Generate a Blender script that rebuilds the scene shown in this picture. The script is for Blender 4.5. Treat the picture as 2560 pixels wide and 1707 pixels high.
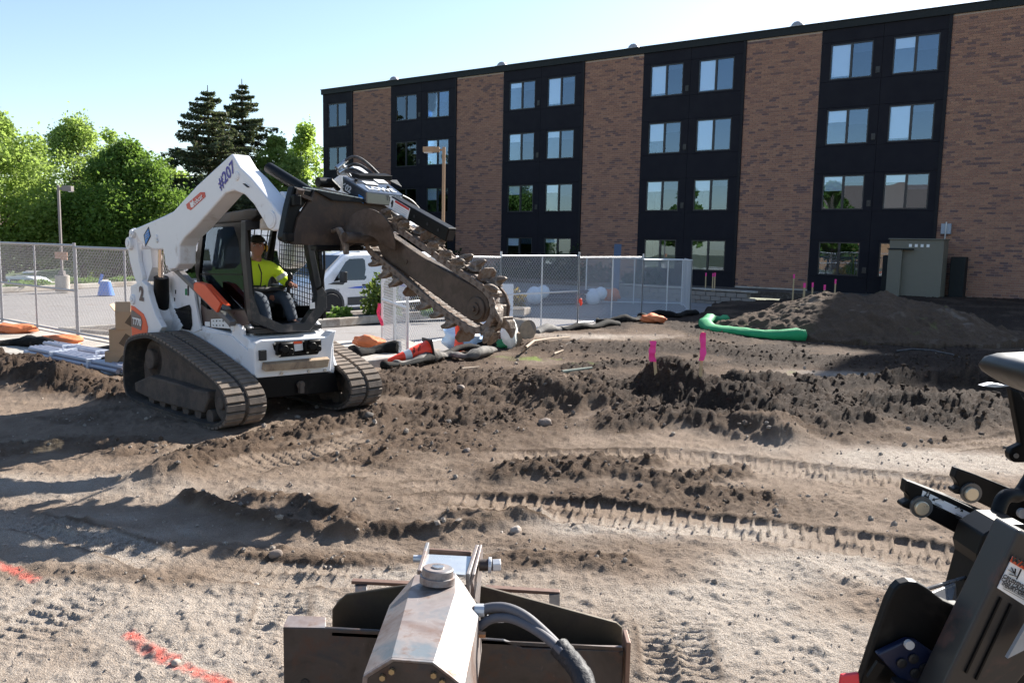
import bpy, bmesh, math, random
import numpy as np
from mathutils import Vector, Matrix
random.seed(7); RNG = np.random.default_rng(11)
for _o in list(bpy.data.objects): bpy.data.objects.remove(_o)
SC = bpy.context.scene; COL = SC.collection
# ------------------------------------------------------------------ camera
FPX, CX, CY, EYE = 2066.0, 1280.0, 853.5, 1.95
PIT, ROL = math.atan(245/2066), math.atan(0.0195)
cF = Vector((0, math.cos(PIT), -math.sin(PIT)))
_R0 = Vector((1, 0, 0)); _U0 = Vector((0, math.sin(PIT), math.cos(PIT)))
cR = _R0*math.cos(ROL) + _U0*math.sin(ROL); cU = _U0*math.cos(ROL) - _R0*math.sin(ROL)
CAM = Vector((0, 0, EYE))
cd = bpy.data.cameras.new('camera'); cam = bpy.data.objects.new('camera', cd); COL.objects.link(cam)
cd.sensor_width = 36; cd.sensor_fit = 'HORIZONTAL'; cd.lens = 36*FPX/2560; cd.clip_start = 0.05; cd.clip_end = 3000
cam.matrix_world = Matrix(((cR.x, cU.x, -cF.x, 0), (cR.y, cU.y, -cF.y, 0), (cR.z, cU.z, -cF.z, EYE), (0, 0, 0, 1)))
SC.camera = cam
# ------------------------------------------------------------------ sky, sun, exposure
SUN_EL, SUN_AZ = math.radians(32), math.atan2(0.63, 0.77)
wd = bpy.data.worlds.new('World'); SC.world = wd; wd.use_nodes = True
nt = wd.node_tree; bg = nt.nodes['Background']
sky = nt.nodes.new('ShaderNodeTexSky'); sky.sky_type = 'NISHITA'; sky.sun_disc = False
sky.sun_elevation = SUN_EL; sky.sun_rotation = SUN_AZ; sky.altitude = 250; sky.air_density = 1.0; sky.dust_density = 0.6; sky.ozone_density = 1.0
nt.links.new(sky.outputs[0], bg.inputs[0]); bg.inputs[1].default_value = 0.078
sl = bpy.data.lights.new('sun', 'SUN'); sl.energy = 5.0; sl.angle = math.radians(0.5); sl.color = (1, 0.95, 0.87)
so = bpy.data.objects.new('sun', sl); COL.objects.link(so)
sdir = Vector((math.sin(SUN_AZ)*math.cos(SUN_EL), math.cos(SUN_AZ)*math.cos(SUN_EL), math.sin(SUN_EL)))
so.rotation_euler = (-sdir).to_track_quat('-Z', 'Y').to_euler(); so.location = (20, 25, 40)
SC.view_settings.view_transform = 'Standard'; SC.view_settings.look = 'None'
SC.view_settings.gamma = 1.0; SC.view_settings.exposure = 1.42
SC.render.engine = 'CYCLES'
# ------------------------------------------------------------------ helpers
def V(*a): return Vector(a if len(a) > 1 else a[0])
def ray(u, v): return cF*FPX + cR*(u-CX) - cU*(v-CY)            # photo pixel (2560 wide) -> direction
def at(u, v, z=0.0): d = ray(u, v); return CAM + d*((z-EYE)/d.z)
def aty(u, v, Y): d = ray(u, v); return CAM + d*(Y/d.y)
def onp(u, v, P, n): d = ray(u, v); return CAM + d*((P-CAM).dot(n)/d.dot(n))
KD = 2560/2352
def gd(u, v, z=0.0): return at(u*KD, v*KD, z)
def zoom(x0, y0, k): return lambda x, y: (x0+x/k, y0+y/k)
def tag(o, label=None, cat=None, group=None, kind=None):
    if label: o['label'] = label
    if cat: o['category'] = cat
    if group: o['group'] = group
    if kind: o['kind'] = kind
    return o
def thing(name, loc, label, cat, group=None, rz=0.0):
    o = bpy.data.objects.new(name, None); COL.objects.link(o); o.location = loc; o.rotation_euler = (0, 0, rz)
    o.empty_display_size = 0.2
    return tag(o, label, cat, group)
def cpx(o, parent=None):
    c = o.copy(); COL.objects.link(c)
    if parent: c.parent = parent
    for ch in list(o.children): cpx(ch, c)
    return c
class MB:
    def __init__(s): s.v = []; s.f = []
    def add(s, vs, fs):
        b = len(s.v); s.v += [tuple(p) for p in vs]; s.f += [tuple(i+b for i in f) for f in fs]; return s
    def box(s, c, sz, R=None):
        c = Vector(c); h = [k/2 for k in sz]; vs = []
        for x in (-1, 1):
            for y in (-1, 1):
                for z in (-1, 1):
                    p = Vector((x*h[0], y*h[1], z*h[2]))
                    if R is not None: p = R @ p
                    vs.append(c+p)
        return s.add(vs, [(0, 1, 3, 2), (4, 6, 7, 5), (0, 4, 5, 1), (2, 3, 7, 6), (0, 2, 6, 4), (1, 5, 7, 3)])
    def bar(s, a, b, w, h, up=(0, 0, 1)):
        a = Vector(a); b = Vector(b); d = b-a; L = d.length; d.normalize()
        sx = d.cross(Vector(up))
        if sx.length < 1e-4: sx = d.cross(Vector((1, 0, 0)))
        sx.normalize(); u = sx.cross(d)
        R = Matrix((d, sx, u)).transposed()
        return s.box((a+b)/2, (L, w, h), R)
    def prism(s, pts, ext):
        ext = Vector(ext); pts = [Vector(p) for p in pts]; n = len(pts)
        return s.add(pts+[p+ext for p in pts], [tuple(range(n))[::-1], tuple(range(n, 2*n))] + [(i, (i+1) % n, n+(i+1) % n, n+i) for i in range(n)])
    def ring(s, o, i, ext):
        ext = Vector(ext); o = [Vector(p) for p in o]; i = [Vector(p) for p in i]; n = len(o)
        vs = o+i+[p+ext for p in o]+[p+ext for p in i]; fs = []
        for k in range(n):
            j = (k+1) % n
            fs += [(k, j, n+j, n+k), (2*n+k, 3*n+k, 3*n+j, 2*n+j), (k, 2*n+k, 2*n+j, j), (n+k, n+j, 3*n+j, 3*n+k)]
        return s.add(vs, fs)
    def loft(s, secs, caps=True, closed=True):
        n = len(secs[0]); vs = [p for sec in secs for p in sec]; fs = []
        for a in range(len(secs)-1):
            for k in range(n if closed else n-1):
                j = (k+1) % n; fs.append((a*n+k, a*n+j, (a+1)*n+j, (a+1)*n+k))
        if caps and closed: fs += [tuple(range(n))[::-1], tuple(range((len(secs)-1)*n, len(secs)*n))]
        return s.add(vs, fs)
    def tube(s, pts, r, n=8, caps=True):
        pts = [Vector(p) for p in pts]; m = len(pts); rr = r if isinstance(r, (list, tuple)) else [r]*m
        secs = []; ref = None
        for k in range(m):
            d = (pts[min(k+1, m-1)]-pts[max(k-1, 0)]).normalized()
            if ref is None:
                ref = Vector((0, 0, 1)) if abs(d.z) < .9 else Vector((1, 0, 0))
            a = (ref - d*ref.dot(d)).normalized(); b = d.cross(a); ref = a
            secs.append([pts[k]+(a*math.cos(t)+b*math.sin(t))*rr[k] for t in [2*math.pi*i/n for i in range(n)]])
        return s.loft(secs, caps)
    def cyl(s, a, b, r, n=14, r2=None): return s.tube([a, b], [r, r if r2 is None else r2], n)
    def lathe(s, o, ax, prof, n=20):
        o = Vector(o); ax = Vector(ax).normalized(); t = Vector((0, 0, 1)) if abs(ax.z) < .9 else Vector((1, 0, 0))
        a = (t-ax*t.dot(ax)).normalized(); b = ax.cross(a)
        return s.loft([[o+ax*h+(a*math.cos(q)+b*math.sin(q))*max(r, 1e-4) for q in [2*math.pi*i/n for i in range(n)]] for r, h in prof])
    def ball(s, c, r, nu=12, nv=8, R=None):
        c = Vector(c); r = (r, r, r) if not hasattr(r, '__len__') else r; secs = []
        for j in range(nv+1):
            ph = -math.pi/2+math.pi*j/nv; sec = []
            for i in range(nu):
                q = 2*math.pi*i/nu; p = Vector((r[0]*math.cos(ph)*math.cos(q), r[1]*math.cos(ph)*math.sin(q), r[2]*math.sin(ph)))
                sec.append(c+(R @ p if R is not None else p))
            secs.append(sec)
        return s.loft(secs)
    def build(s, name, m, parent=None, bev=0.0, smooth=0.0, jit=0.0, world=True, seg=2):
        if parent is not None: off = Vector((0, 0, 0)); root = parent; 
        if parent is None:
            a = np.array(s.v); lo = a.min(0); hi = a.max(0); off = Vector(((lo[0]+hi[0])/2, (lo[1]+hi[1])/2, lo[2]))
        elif world:
            while root.parent is not None: root = root.parent
            off = root.location.copy()
        vs = [Vector(p)-off for p in s.v]
        if jit: vs = [p+Vector((random.uniform(-jit, jit), random.uniform(-jit, jit), random.uniform(-jit, jit))) for p in vs]
        me = bpy.data.meshes.new(name); me.from_pydata(vs, [], s.f); me.update()
        if m is not None: me.materials.append(m)
        bm = bmesh.new(); bm.from_mesh(me); bmesh.ops.recalc_face_normals(bm, faces=bm.faces); bm.to_mesh(me); bm.free()
        if smooth:
            me.polygons.foreach_set('use_smooth', [True]*len(me.polygons)); me.set_sharp_from_angle(angle=math.radians(smooth))
        o = bpy.data.objects.new(name, me); COL.objects.link(o)
        if parent is None: o.location = off
        else: o.parent = parent
        if bev:
            b = o.modifiers.new('bevel', 'BEVEL'); b.width = bev; b.segments = seg; b.limit_method = 'ANGLE'; b.angle_limit = math.radians(35)
        return o
def inst(o, name, parent, loc, rot=None, scale=None):       # a light copy sharing mesh data
    c = bpy.data.objects.new(name, o.data); COL.objects.link(c)
    if parent is not None: c.parent = parent
    c.location = loc
    if rot is not None: c.rotation_euler = rot
    if scale is not None: c.scale = scale
    return c
# ------------------------------------------------------------------ materials
def nodes(name):
    m = bpy.data.materials.new(name); m.use_nodes = True; t = m.node_tree; return m, t, t.nodes['Principled BSDF']
def mix(t, fac, a, b, blend='MIX'):
    n = t.nodes.new('ShaderNodeMix'); n.data_type = 'RGBA'; n.blend_type = blend
    for idx, val in ((0, fac), (6, a), (7, b)):
        if hasattr(val, 'is_linked'): t.links.new(val, n.inputs[idx])
        elif idx == 0: n.inputs[0].default_value = val
        else: n.inputs[idx].default_value = (*val[:3], 1)
    return n.outputs[2]
def noise(t, scale, detail=4, rough=.55, vec=None, dist=0.0):
    n = t.nodes.new('ShaderNodeTexNoise'); n.inputs['Scale'].default_value = scale; n.inputs['Detail'].default_value = detail
    n.inputs['Roughness'].default_value = rough; n.inputs['Distortion'].default_value = dist
    if vec is not None: t.links.new(vec, n.inputs['Vector'])
    return n.outputs[0]
def ramp(t, src, lo, hi, a=0.0, b=1.0):
    n = t.nodes.new('ShaderNodeMapRange'); n.inputs[1].default_value = lo; n.inputs[2].default_value = hi
    n.inputs[3].default_value = a; n.inputs[4].default_value = b; t.links.new(src, n.inputs[0]); return n.outputs[0]
def coord(t, kind='Object'): return t.nodes.new('ShaderNodeTexCoord').outputs[kind]
def bump(t, p, h, strength, dist=.01):
    b = t.nodes.new('ShaderNodeBump'); b.inputs['Strength'].default_value = strength; b.inputs['Distance'].default_value = dist
    t.links.new(h, b.inputs['Height']); t.links.new(b.outputs[0], p.inputs['Normal'])
def pm(name, col, rough=.5, metal=0.0, var=.12, scale=6.0, dirt=None, damt=.45, dscale=3.0, bmp=0.0, bscale=60.0, spec=.5, coat=0.0):
    m, t, p = nodes(name); oc = coord(t)
    c = mix(t, noise(t, scale, 5, vec=oc), [k*(1-var) for k in col], [min(1, k*(1+var)) for k in col])
    if dirt is not None:
        d = ramp(t, noise(t, dscale, 7, .68, vec=oc, dist=.3), .62-damt*.5, .78-damt*.35)
        c = mix(t, d, c, dirt)
        t.links.new(ramp(t, d, 0, 1, rough, min(1, rough+.35)), p.inputs['Roughness'])
    else:
        t.links.new(ramp(t, noise(t, scale*2, 4, vec=oc), .3, .7, max(0, rough-.08), min(1, rough+.08)), p.inputs['Roughness'])
    t.links.new(c, p.inputs['Base Color']); p.inputs['Metallic'].default_value = metal
    p.inputs['Specular IOR Level'].default_value = spec; p.inputs['Coat Weight'].default_value = coat
    if bmp: bump(t, p, noise(t, bscale, 4, vec=oc), bmp, .01)
    return m
DIRT = (.16, .115, .085)
M = {}
M['white'] = pm('white machine paint', (.74, .74, .76), .38, dirt=(.40, .34, .29), damt=.10, dscale=2.5, var=.04)
M['black'] = pm('black machine paint', (.005, .005, .0055), .55, dirt=(.035, .028, .023), damt=.2, dscale=4, spec=.15)
M['blackclean'] = pm('satin black steel', (.005, .005, .0053), .45, dirt=(.022, .019, .016), damt=.12, dscale=6, spec=.18)
M['cabgrey'] = pm('charcoal cab frame', (.005, .0045, .005), .45, dirt=(.025, .02, .017), damt=.14, dscale=5, spec=.15)
M['rubber'] = pm('dusty track rubber', (.030, .026, .024), .8, dirt=(.09, .07, .055), damt=.32, dscale=7, bmp=.3)
M['lug'] = pm('dusty rubber lug', (.11, .088, .072), .85, dirt=(.19, .15, .12), damt=.5, dscale=9, bmp=.3)
M['muddy'] = pm('mud caked steel', (.095, .072, .058), .85, dirt=(.06, .05, .045), damt=.4, dscale=6, bmp=.6, bscale=25)
M['rustmud'] = pm('worn brown steel', (.060, .042, .032), .5, metal=.25, dirt=(.13, .098, .078), damt=.36, dscale=7, bmp=.3, var=.3)
M['chain'] = pm('dirty chain steel', (.18, .145, .12), .62, metal=.15, dirt=(.13, .07, .042), damt=.36, dscale=16, bmp=.5, bscale=90, var=.3)
M['tooth'] = pm('worn digging tooth', (.27, .22, .18), .5, metal=.4, dirt=(.12, .09, .07), damt=.5, dscale=18, bmp=.5, bscale=70)
M['orange'] = pm('safety orange paint', (.78, .09, .025), .42, var=.06, dirt=(.3, .12, .07), damt=.1)
M['red'] = pm('red badge', (.55, .035, .02), .4, var=.03)
M['decalw'] = pm('white decal', (.78, .78, .78), .4, var=.02)
M['ink'] = pm('black ink', (.012, .012, .014), .5, var=0)
M['inkblue'] = pm('purple blue paint', (.06, .045, .30), .5, var=0)
M['inkgrey'] = pm('light grey lettering', (.55, .55, .56), .5, var=0)
M['blue'] = pm('blue decal', (.03, .22, .62), .45, var=.05)
M['bluepaint'] = pm('blue painted barrel', (.07, .20, .62), .5, var=.08, dirt=(.2, .25, .4), damt=.15)
M['steel'] = pm('bright steel', (.55, .55, .55), .3, metal=.9)
M['galv'] = pm('galvanised pipe', (.60, .61, .63), .42, metal=.35, var=.1)
M['galvdark'] = pm('weathered galvanised pipe', (.36, .35, .36), .5, metal=.45, var=.1)
M['hose'] = pm('black hydraulic hose', (.02, .02, .022), .45, dirt=(.12, .11, .11), damt=.3, dscale=9)
M['hosegrey'] = pm('grey sleeved hose', (.11, .105, .115), .6, var=.2, scale=30)
M['conc'] = pm('concrete', (.46, .42, .37), .85, var=.12, scale=3, dirt=(.30, .25, .20), damt=.35, dscale=1.2, bmp=.25, bscale=120)
M['kerb'] = pm('weathered kerb concrete', (.40, .36, .31), .9, var=.14, scale=4, dirt=(.22, .17, .13), damt=.35, dscale=2.0, bmp=.3, bscale=90)
M['wood'] = pm('pine stake', (.50, .36, .20), .7, var=.18, scale=18)
M['card'] = pm('brown cardboard', (.42, .28, .17), .8, var=.06)
M['pink'] = pm('pink flagging tape', (.90, .045, .30), .5, var=.06)
M['sock'] = pm('black silt sock fabric', (.009, .009, .009), .85, var=.2, scale=20, dirt=(.075, .062, .052), damt=.22, dscale=5, spec=.15, bmp=.5, bscale=40)
M['greensock'] = pm('green mesh sock', (.012, .30, .10), .7, var=.2, scale=40, bmp=.6, bscale=80)
M['obag'] = pm('orange sandbag', (.72, .21, .08), .75, var=.15, scale=12, bmp=.4, bscale=40)
M['tan'] = pm('tan painted cabinet', (.15, .14, .11), .55, var=.06)
def steelmat(name, cols, rough, metal, rust, ramt):
    m, t, p = nodes(name); oc = coord(t); n1 = noise(t, 4.5, 5, .6, oc, .6); n2 = noise(t, 13, 6, .7, oc)
    mp = t.nodes.new('ShaderNodeMapping'); mp.inputs['Scale'].default_value = (160, 9, 40); t.links.new(oc, mp.inputs[0]); sc_ = noise(t, 1.0, 2, .5, mp.outputs[0])
    c = mix(t, ramp(t, n1, .38, .52), cols[0], cols[1]); c = mix(t, ramp(t, n1, .54, .66), c, cols[2])
    c = mix(t, ramp(t, n2, .62-ramt*.3, .80-ramt*.3), c, rust); c = mix(t, ramp(t, sc_, .70, .78, 0, .5), c, [min(1, k*2.2) for k in cols[1]])
    t.links.new(c, p.inputs['Base Color']); p.inputs['Metallic'].default_value = metal; t.links.new(ramp(t, n2, .3, .8, rough-.08, rough+.25), p.inputs['Roughness'])
    bump(t, p, n2, .06, .01); return m
M['lampwood'] = pm('bronze tan lamp pole', (.36, .22, .125), .6, var=.08)
M['lampgrey'] = pm('grey lamp pole', (.20, .175, .17), .55, var=.08)
M['glassdark'] = pm('dark tinted glass', (.01, .012, .014), .06, var=0, spec=.8)
M['tyre'] = pm('tyre rubber', (.02, .02, .021), .8, var=.15)
M['trim'] = pm('grey plastic trim', (.06, .06, .062), .6, var=.1)
M['vanwhite'] = pm('white van paint', (.80, .80, .82), .25, var=.02, coat=.5)
M['bark'] = pm('tree bark', (.085, .065, .05), .9, var=.3, scale=9, bmp=.8, bscale=20)
M['plasticw'] = pm('white plastic film', (.70, .74, .80), .3, var=.1, scale=5, bmp=.3, bscale=12)
M['plasticb'] = pm('pale blue plastic sack', (.42, .58, .78), .4, var=.15, scale=4, bmp=.3, bscale=12)
M['coneor'] = pm('fluorescent orange plastic', (.90, .06, .02), .45, var=.04)
def glass(name, tint, gloss, rough=.02):
    m, t, p = nodes(name); t.nodes.remove(p); out = t.nodes['Material Output']
    tr = t.nodes.new('ShaderNodeBsdfTransparent'); tr.inputs[0].default_value = (*tint, 1)
    gl = t.nodes.new('ShaderNodeBsdfGlossy'); gl.inputs[1].default_value = rough; gl.inputs[0].default_value = (.62, .80, 1, 1)
    fr = t.nodes.new('ShaderNodeFresnel'); fr.inputs[0].default_value = 1.5
    ad = t.nodes.new('ShaderNodeMath'); ad.operation = 'ADD'; ad.use_clamp = True; ad.inputs[1].default_value = gloss
    mx = t.nodes.new('ShaderNodeMixShader'); t.links.new(fr.outputs[0], ad.inputs[0]); t.links.new(ad.outputs[0], mx.inputs[0])
    t.links.new(tr.outputs[0], mx.inputs[1]); t.links.new(gl.outputs[0], mx.inputs[2]); t.links.new(mx.outputs[0], out.inputs[0])
    return m, t, gl
M['cabglass'] = glass('cab glass', (.80, .84, .82), .0)[0]
M['screenglass'] = glass('screened glass', (.45, .50, .56), .085, .0)[0]
_m, _t, _g = glass('window glass', (.92, .96, .99), .075, .0)
_b = _t.nodes.new('ShaderNodeBump'); _b.inputs['Strength'].default_value = .35; _b.inputs['Distance'].default_value = .02
_t.links.new(noise(_t, .55, 1, vec=coord(_t)), _b.inputs['Height']); _t.links.new(_b.outputs[0], _g.inputs['Normal'])
M['winglass'] = _m
def text(s, size, origin, xa, ya, m, parent, name='lettering', depth=.002, bold=0.0):
    c = bpy.data.curves.new('txt', 'FONT'); c.body = s; c.size = size; c.align_x = 'CENTER'; c.align_y = 'CENTER'; c.offset = bold
    o = bpy.data.objects.new('txt', c); COL.objects.link(o)
    dg = bpy.context.evaluated_depsgraph_get(); me = bpy.data.meshes.new_from_object(o.evaluated_get(dg))
    bpy.data.objects.remove(o); bpy.data.curves.remove(c)
    xa = Vector(xa).normalized(); ya = Vector(ya); ya = (ya-xa*ya.dot(xa)).normalized(); za = xa.cross(ya)
    root = parent
    while root.parent is not None: root = root.parent
    me.name = name; me.materials.clear(); me.materials.append(m)
    Q = Matrix((xa, ya, za)).transposed().to_4x4(); Q.translation = Vector(origin)+za*depth
    me.transform(Q)
    if root.get('_local') is None: me.transform(Matrix.Translation(-root.location))
    o = bpy.data.objects.new(name, me); COL.objects.link(o); o.parent = parent
    return o
# ================================================================== GROUND (soil site as one relief mesh)
def _h(ix, iy, s):
    n = (ix.astype(np.int64)*374761393 + iy.astype(np.int64)*668265263 + s*1274126177) & 0xffffffff
    n = ((n ^ (n >> 13))*1274126177) & 0xffffffff
    return ((n ^ (n >> 16)) & 0xffff)/65535.0
def vn(x, y, s=0):
    ix = np.floor(x); iy = np.floor(y); fx = x-ix; fy = y-iy
    fx = fx*fx*fx*(fx*(fx*6-15)+10); fy = fy*fy*fy*(fy*(fy*6-15)+10)
    a = _h(ix, iy, s); b = _h(ix+1, iy, s); c = _h(ix, iy+1, s); d = _h(ix+1, iy+1, s)
    return (a+(b-a)*fx)*(1-fy)+(c+(d-c)*fx)*fy
def fbm(x, y, o, s=0, g=.5):
    t = 0; a = 1; n = 0
    for k in range(o):
        c, sn = math.cos(.6*k), math.sin(.6*k)
        t = t+a*(vn((x*c-y*sn)*2**k+17.3*k, (x*sn+y*c)*2**k-9.1*k, s+k)*2-1); n += a; a *= g
    return t/n
def worley(x, y, s, dens=1.0):        # rounded lumps: 1 at a lump's centre, 0 outside
    ix = np.floor(x); iy = np.floor(y); best = np.zeros_like(x)
    for dx in (-1, 0, 1):
        for dy in (-1, 0, 1):
            cx = ix+dx; cy = iy+dy; px = cx+_h(cx, cy, s); py = cy+_h(cx, cy, s+1); r = .25+.45*_h(cx, cy, s+2)**2
            on = _h(cx, cy, s+3) < dens
            d2 = ((x-px)**2+(y-py)**2)/(r*r)
            best = np.maximum(best, np.where(on, np.sqrt(np.clip(1-d2, 0, 1))*r, 0))
    return best
def pline(X, Y, pts):                 # distance to a polyline, signed side, arc length
    best = np.full(X.shape, 1e9); sg = np.zeros_like(X); ss = np.zeros_like(X); L = 0
    for (x0, y0), (x1, y1) in zip(pts[:-1], pts[1:]):
        dx, dy = x1-x0, y1-y0; l = math.hypot(dx, dy); t = np.clip(((X-x0)*dx+(Y-y0)*dy)/(l*l), 0, 1)
        ex = X-(x0+t*dx); ey = Y-(y0+t*dy); d = np.hypot(ex, ey); m = d < best
        best = np.where(m, d, best); sg = np.where(m, np.sign(dx*ey-dy*ex), sg); ss = np.where(m, L+t*l, ss); L += l
    return best, sg, ss
def smooth(P, k=3):                   # Chaikin
    for _ in range(k):
        Q = [P[0]]
        for a, b in zip(P[:-1], P[1:]): Q += [(a[0]*.75+b[0]*.25, a[1]*.75+b[1]*.25), (a[0]*.25+b[0]*.75, a[1]*.25+b[1]*.75)]
        P = Q+[P[-1]]
    return P
def gpl(*pp, k=2): return smooth([tuple(gd(u, v)[:2]) for u, v in pp], k)
EDGE = smooth([(-60, 39.5), (-11, 14.4), (-8.06, 12.75), (-5.87, 11.7), (-4.3, 11.5), (-2.6, 12.4), (-1.5, 13.5), (-.9, 14.9), (.2, 17.7), (1.1, 19.2), (2.3, 20.5), (4.1, 22.9), (5.6, 24.6), (6.3, 27), (7.2, 29.5), (9, 30.5)], 2)
LIN = []    # (polyline, half width, height, looseness)
def berm(pp, w, h, loose=1.0, end=.25): LIN.append((gpl(*pp), w, h, loose, end))
berm([(1250, 905), (1500, 940), (1700, 960), (1900, 950), (2100, 940), (2352, 950)], .95, .15)
berm([(1640, 902), (1800, 905), (1950, 897), (2130, 893), (2352, 915)], .32, .30)
berm([(1250, 925), (1420, 950), (1560, 985), (1760, 1010)], .30, .20)
berm([(870, 885), (1050, 890), (1250, 905)], .8, .07)
berm([(900, 862), (1060, 868), (1200, 865), (1330, 880)], .35, .10)
berm([(900, 905), (1100, 925), (1300, 945)], .25, .08)
berm([(430, 1150), (520, 1180), (640, 1208), (790, 1232)], .085, .085)
berm([(560, 1140), (660, 1150), (760, 1180), (810, 1195)], .12, .035)
berm([(802, 1232), (900, 1230), (1050, 1222), (1180, 1200), (1240, 1193)], .085, .085)
berm([(1060, 1190), (1160, 1180), (1240, 1190)], .16, .06)
berm([(1165, 1098), (1230, 1085), (1330, 1075), (1450, 1070)], .24, .11)
berm([(1270, 1100), (1420, 1090), (1560, 1120), (1750, 1150)], .16, .05)
berm([(1560, 1105), (1640, 1098), (1700, 1090)], .14, .07)
berm([(-20, 868), (90, 882), (190, 893), (272, 905)], .42, .24)
berm([(-40, 835), (60, 850), (150, 880)], .5, .22)
berm([(390, 1095), (500, 1050), (600, 1010), (760, 985), (880, 962)], .30, .16)
berm([(-20, 1040), (150, 1010), (330, 1030)], .35, .05, .6)
berm([(120, 1215), (300, 1222), (450, 1258), (700, 1290), (960, 1305)], .16, .015, .8)
berm([(1130, 1300), (1280, 1285), (1430, 1300)], .16, .025, .8)
berm([(1850, 1310), (1950, 1340), (2060, 1395)], .10, .03, .7)
berm([(1940, 1022), (2060, 1020), (2352, 1040)], .25, .02, .7)
berm([(1220, 800), (1500, 800), (1750, 812)], .9, .04, .8)
berm([(1330, 845), (1420, 840), (1600, 842)], .35, .06)
berm([(1700, 815), (1900, 830), (2100, 838), (2352, 838)], .5, .07)
berm([(40, 1310), (200, 1312), (420, 1330)], .12, .01, .5)
BLOB = []   # (x, y, rx, ry, height, looseness)
def blob(u, v, rx, ry, h, loose=1.0): p = gd(u, v); BLOB.append((p.x, p.y, rx, ry, h, loose))
blob(1530, 928, .48, .40, .46); blob(1640, 945, .55, .4, .22); blob(1740, 960, .5, .35, .14); blob(1950, 985, .5, .35, .14); blob(1830, 930, .5, .35, .12); blob(1450, 985, .5, .4, .12)
blob(1300, 900, 1.6, 1.0, .03); blob(1050, 960, 1.2, .8, .0); blob(650, 1165, .55, .30, .02, .5)
blob(1800, 1000, .8, .4, .07); blob(2150, 965, 1.1, .8, .06); blob(1600, 1150, 1.2, .45, .0, .7)
blob(300, 1235, 1.2, .3, .0, .35); blob(750, 1040, .9, .5, .02, .7); blob(1250, 880, 1.6, 1.4, .0, .8)
blob(950, 1010, 1.0, .6, .0, .75); blob(1350, 1215, 1.0, .3, .0, .5); blob(1900, 1180, .9, .3, .0, .5)
TRK = []    # (polyline, width, depth, pitch)
def track(pp, w, d=.03, pitch=.105): TRK.append((gpl(*pp), w, d, pitch))
track([(960, 1160), (1300, 1176), (1550, 1200), (1900, 1240), (2240, 1293), (2420, 1325)], .54, .024, .11)
track([(1100, 1052), (1400, 1052), (1650, 1060), (1900, 1088), (2180, 1118), (2420, 1150)], .48, .022, .11)
track([(480, 1095), (650, 1052), (760, 1030), (880, 1000)], .45, .022, .115)
track([(1525, 1390), (1550, 1470), (1580, 1620)], .36, .016, .07)
track([(655, 1330), (650, 1400), (620, 1500)], .28, .014, .07)
track([(-40, 1495), (100, 1420), (270, 1335)], .34, .015, .085)
track([(2080, 1040), (2260, 1025), (2420, 1010)], .35, .02, .10)
track([(1880, 1300), (1990, 1350), (2060, 1400)], .30, .02, .08)
track([(-20, 1180), (180, 1225), (420, 1310)], .30, .012, .08)
track([(700, 1075), (820, 1082), (900, 1072)], .40, .016, .09)
track([(880, 1130), (960, 1118), (1060, 1120)], .34, .014, .09)
track([(440, 1290), (640, 1320), (900, 1330)], .34, .012, .09)
track([(1220, 870), (1340, 890), (1440, 900)], .4, .03, .11)
PAINT = [[tuple(gd(u, v)[:2]) for u, v in ((-40, 1278), (30, 1310), (78, 1335))], [tuple(gd(u, v)[:2]) for u, v in ((295, 1452), (350, 1490), (430, 1532), (560, 1585))]]
GRASS = [(gd(1200, 822), 1.0, .35, .9), (gd(1360, 845), .6, .3, .5), (gd(1740, 882), .9, .30, 1.0), (gd(1800, 862), 1.2, .5, .45), (gd(1650, 770), .9, .6, .3), (gd(1500, 745), 1.2, .6, .25)]
PALE = [(gd(350, 1400), 1.4, .45), (gd(1650, 1400), 1.0, .45), (gd(250, 1500), 1.3, .55), (gd(150, 1240), 1.6, .5), (gd(1750, 1470), .9, .6), (gd(1900, 1330), .8, .4), (gd(520, 1400), .7, .3), (gd(2100, 1060), 1.6, .6), (gd(950, 1330), .5, .3), (gd(1450, 1220), 1.2, .3), (gd(180, 1120), 1.6, .4), (gd(1900, 865), 2.0, .7), (gd(2060, 868), 2.6, .62), (gd(2220, 868), 2.0, .6), (gd(1350, 775), 2.5, .9)]
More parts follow.
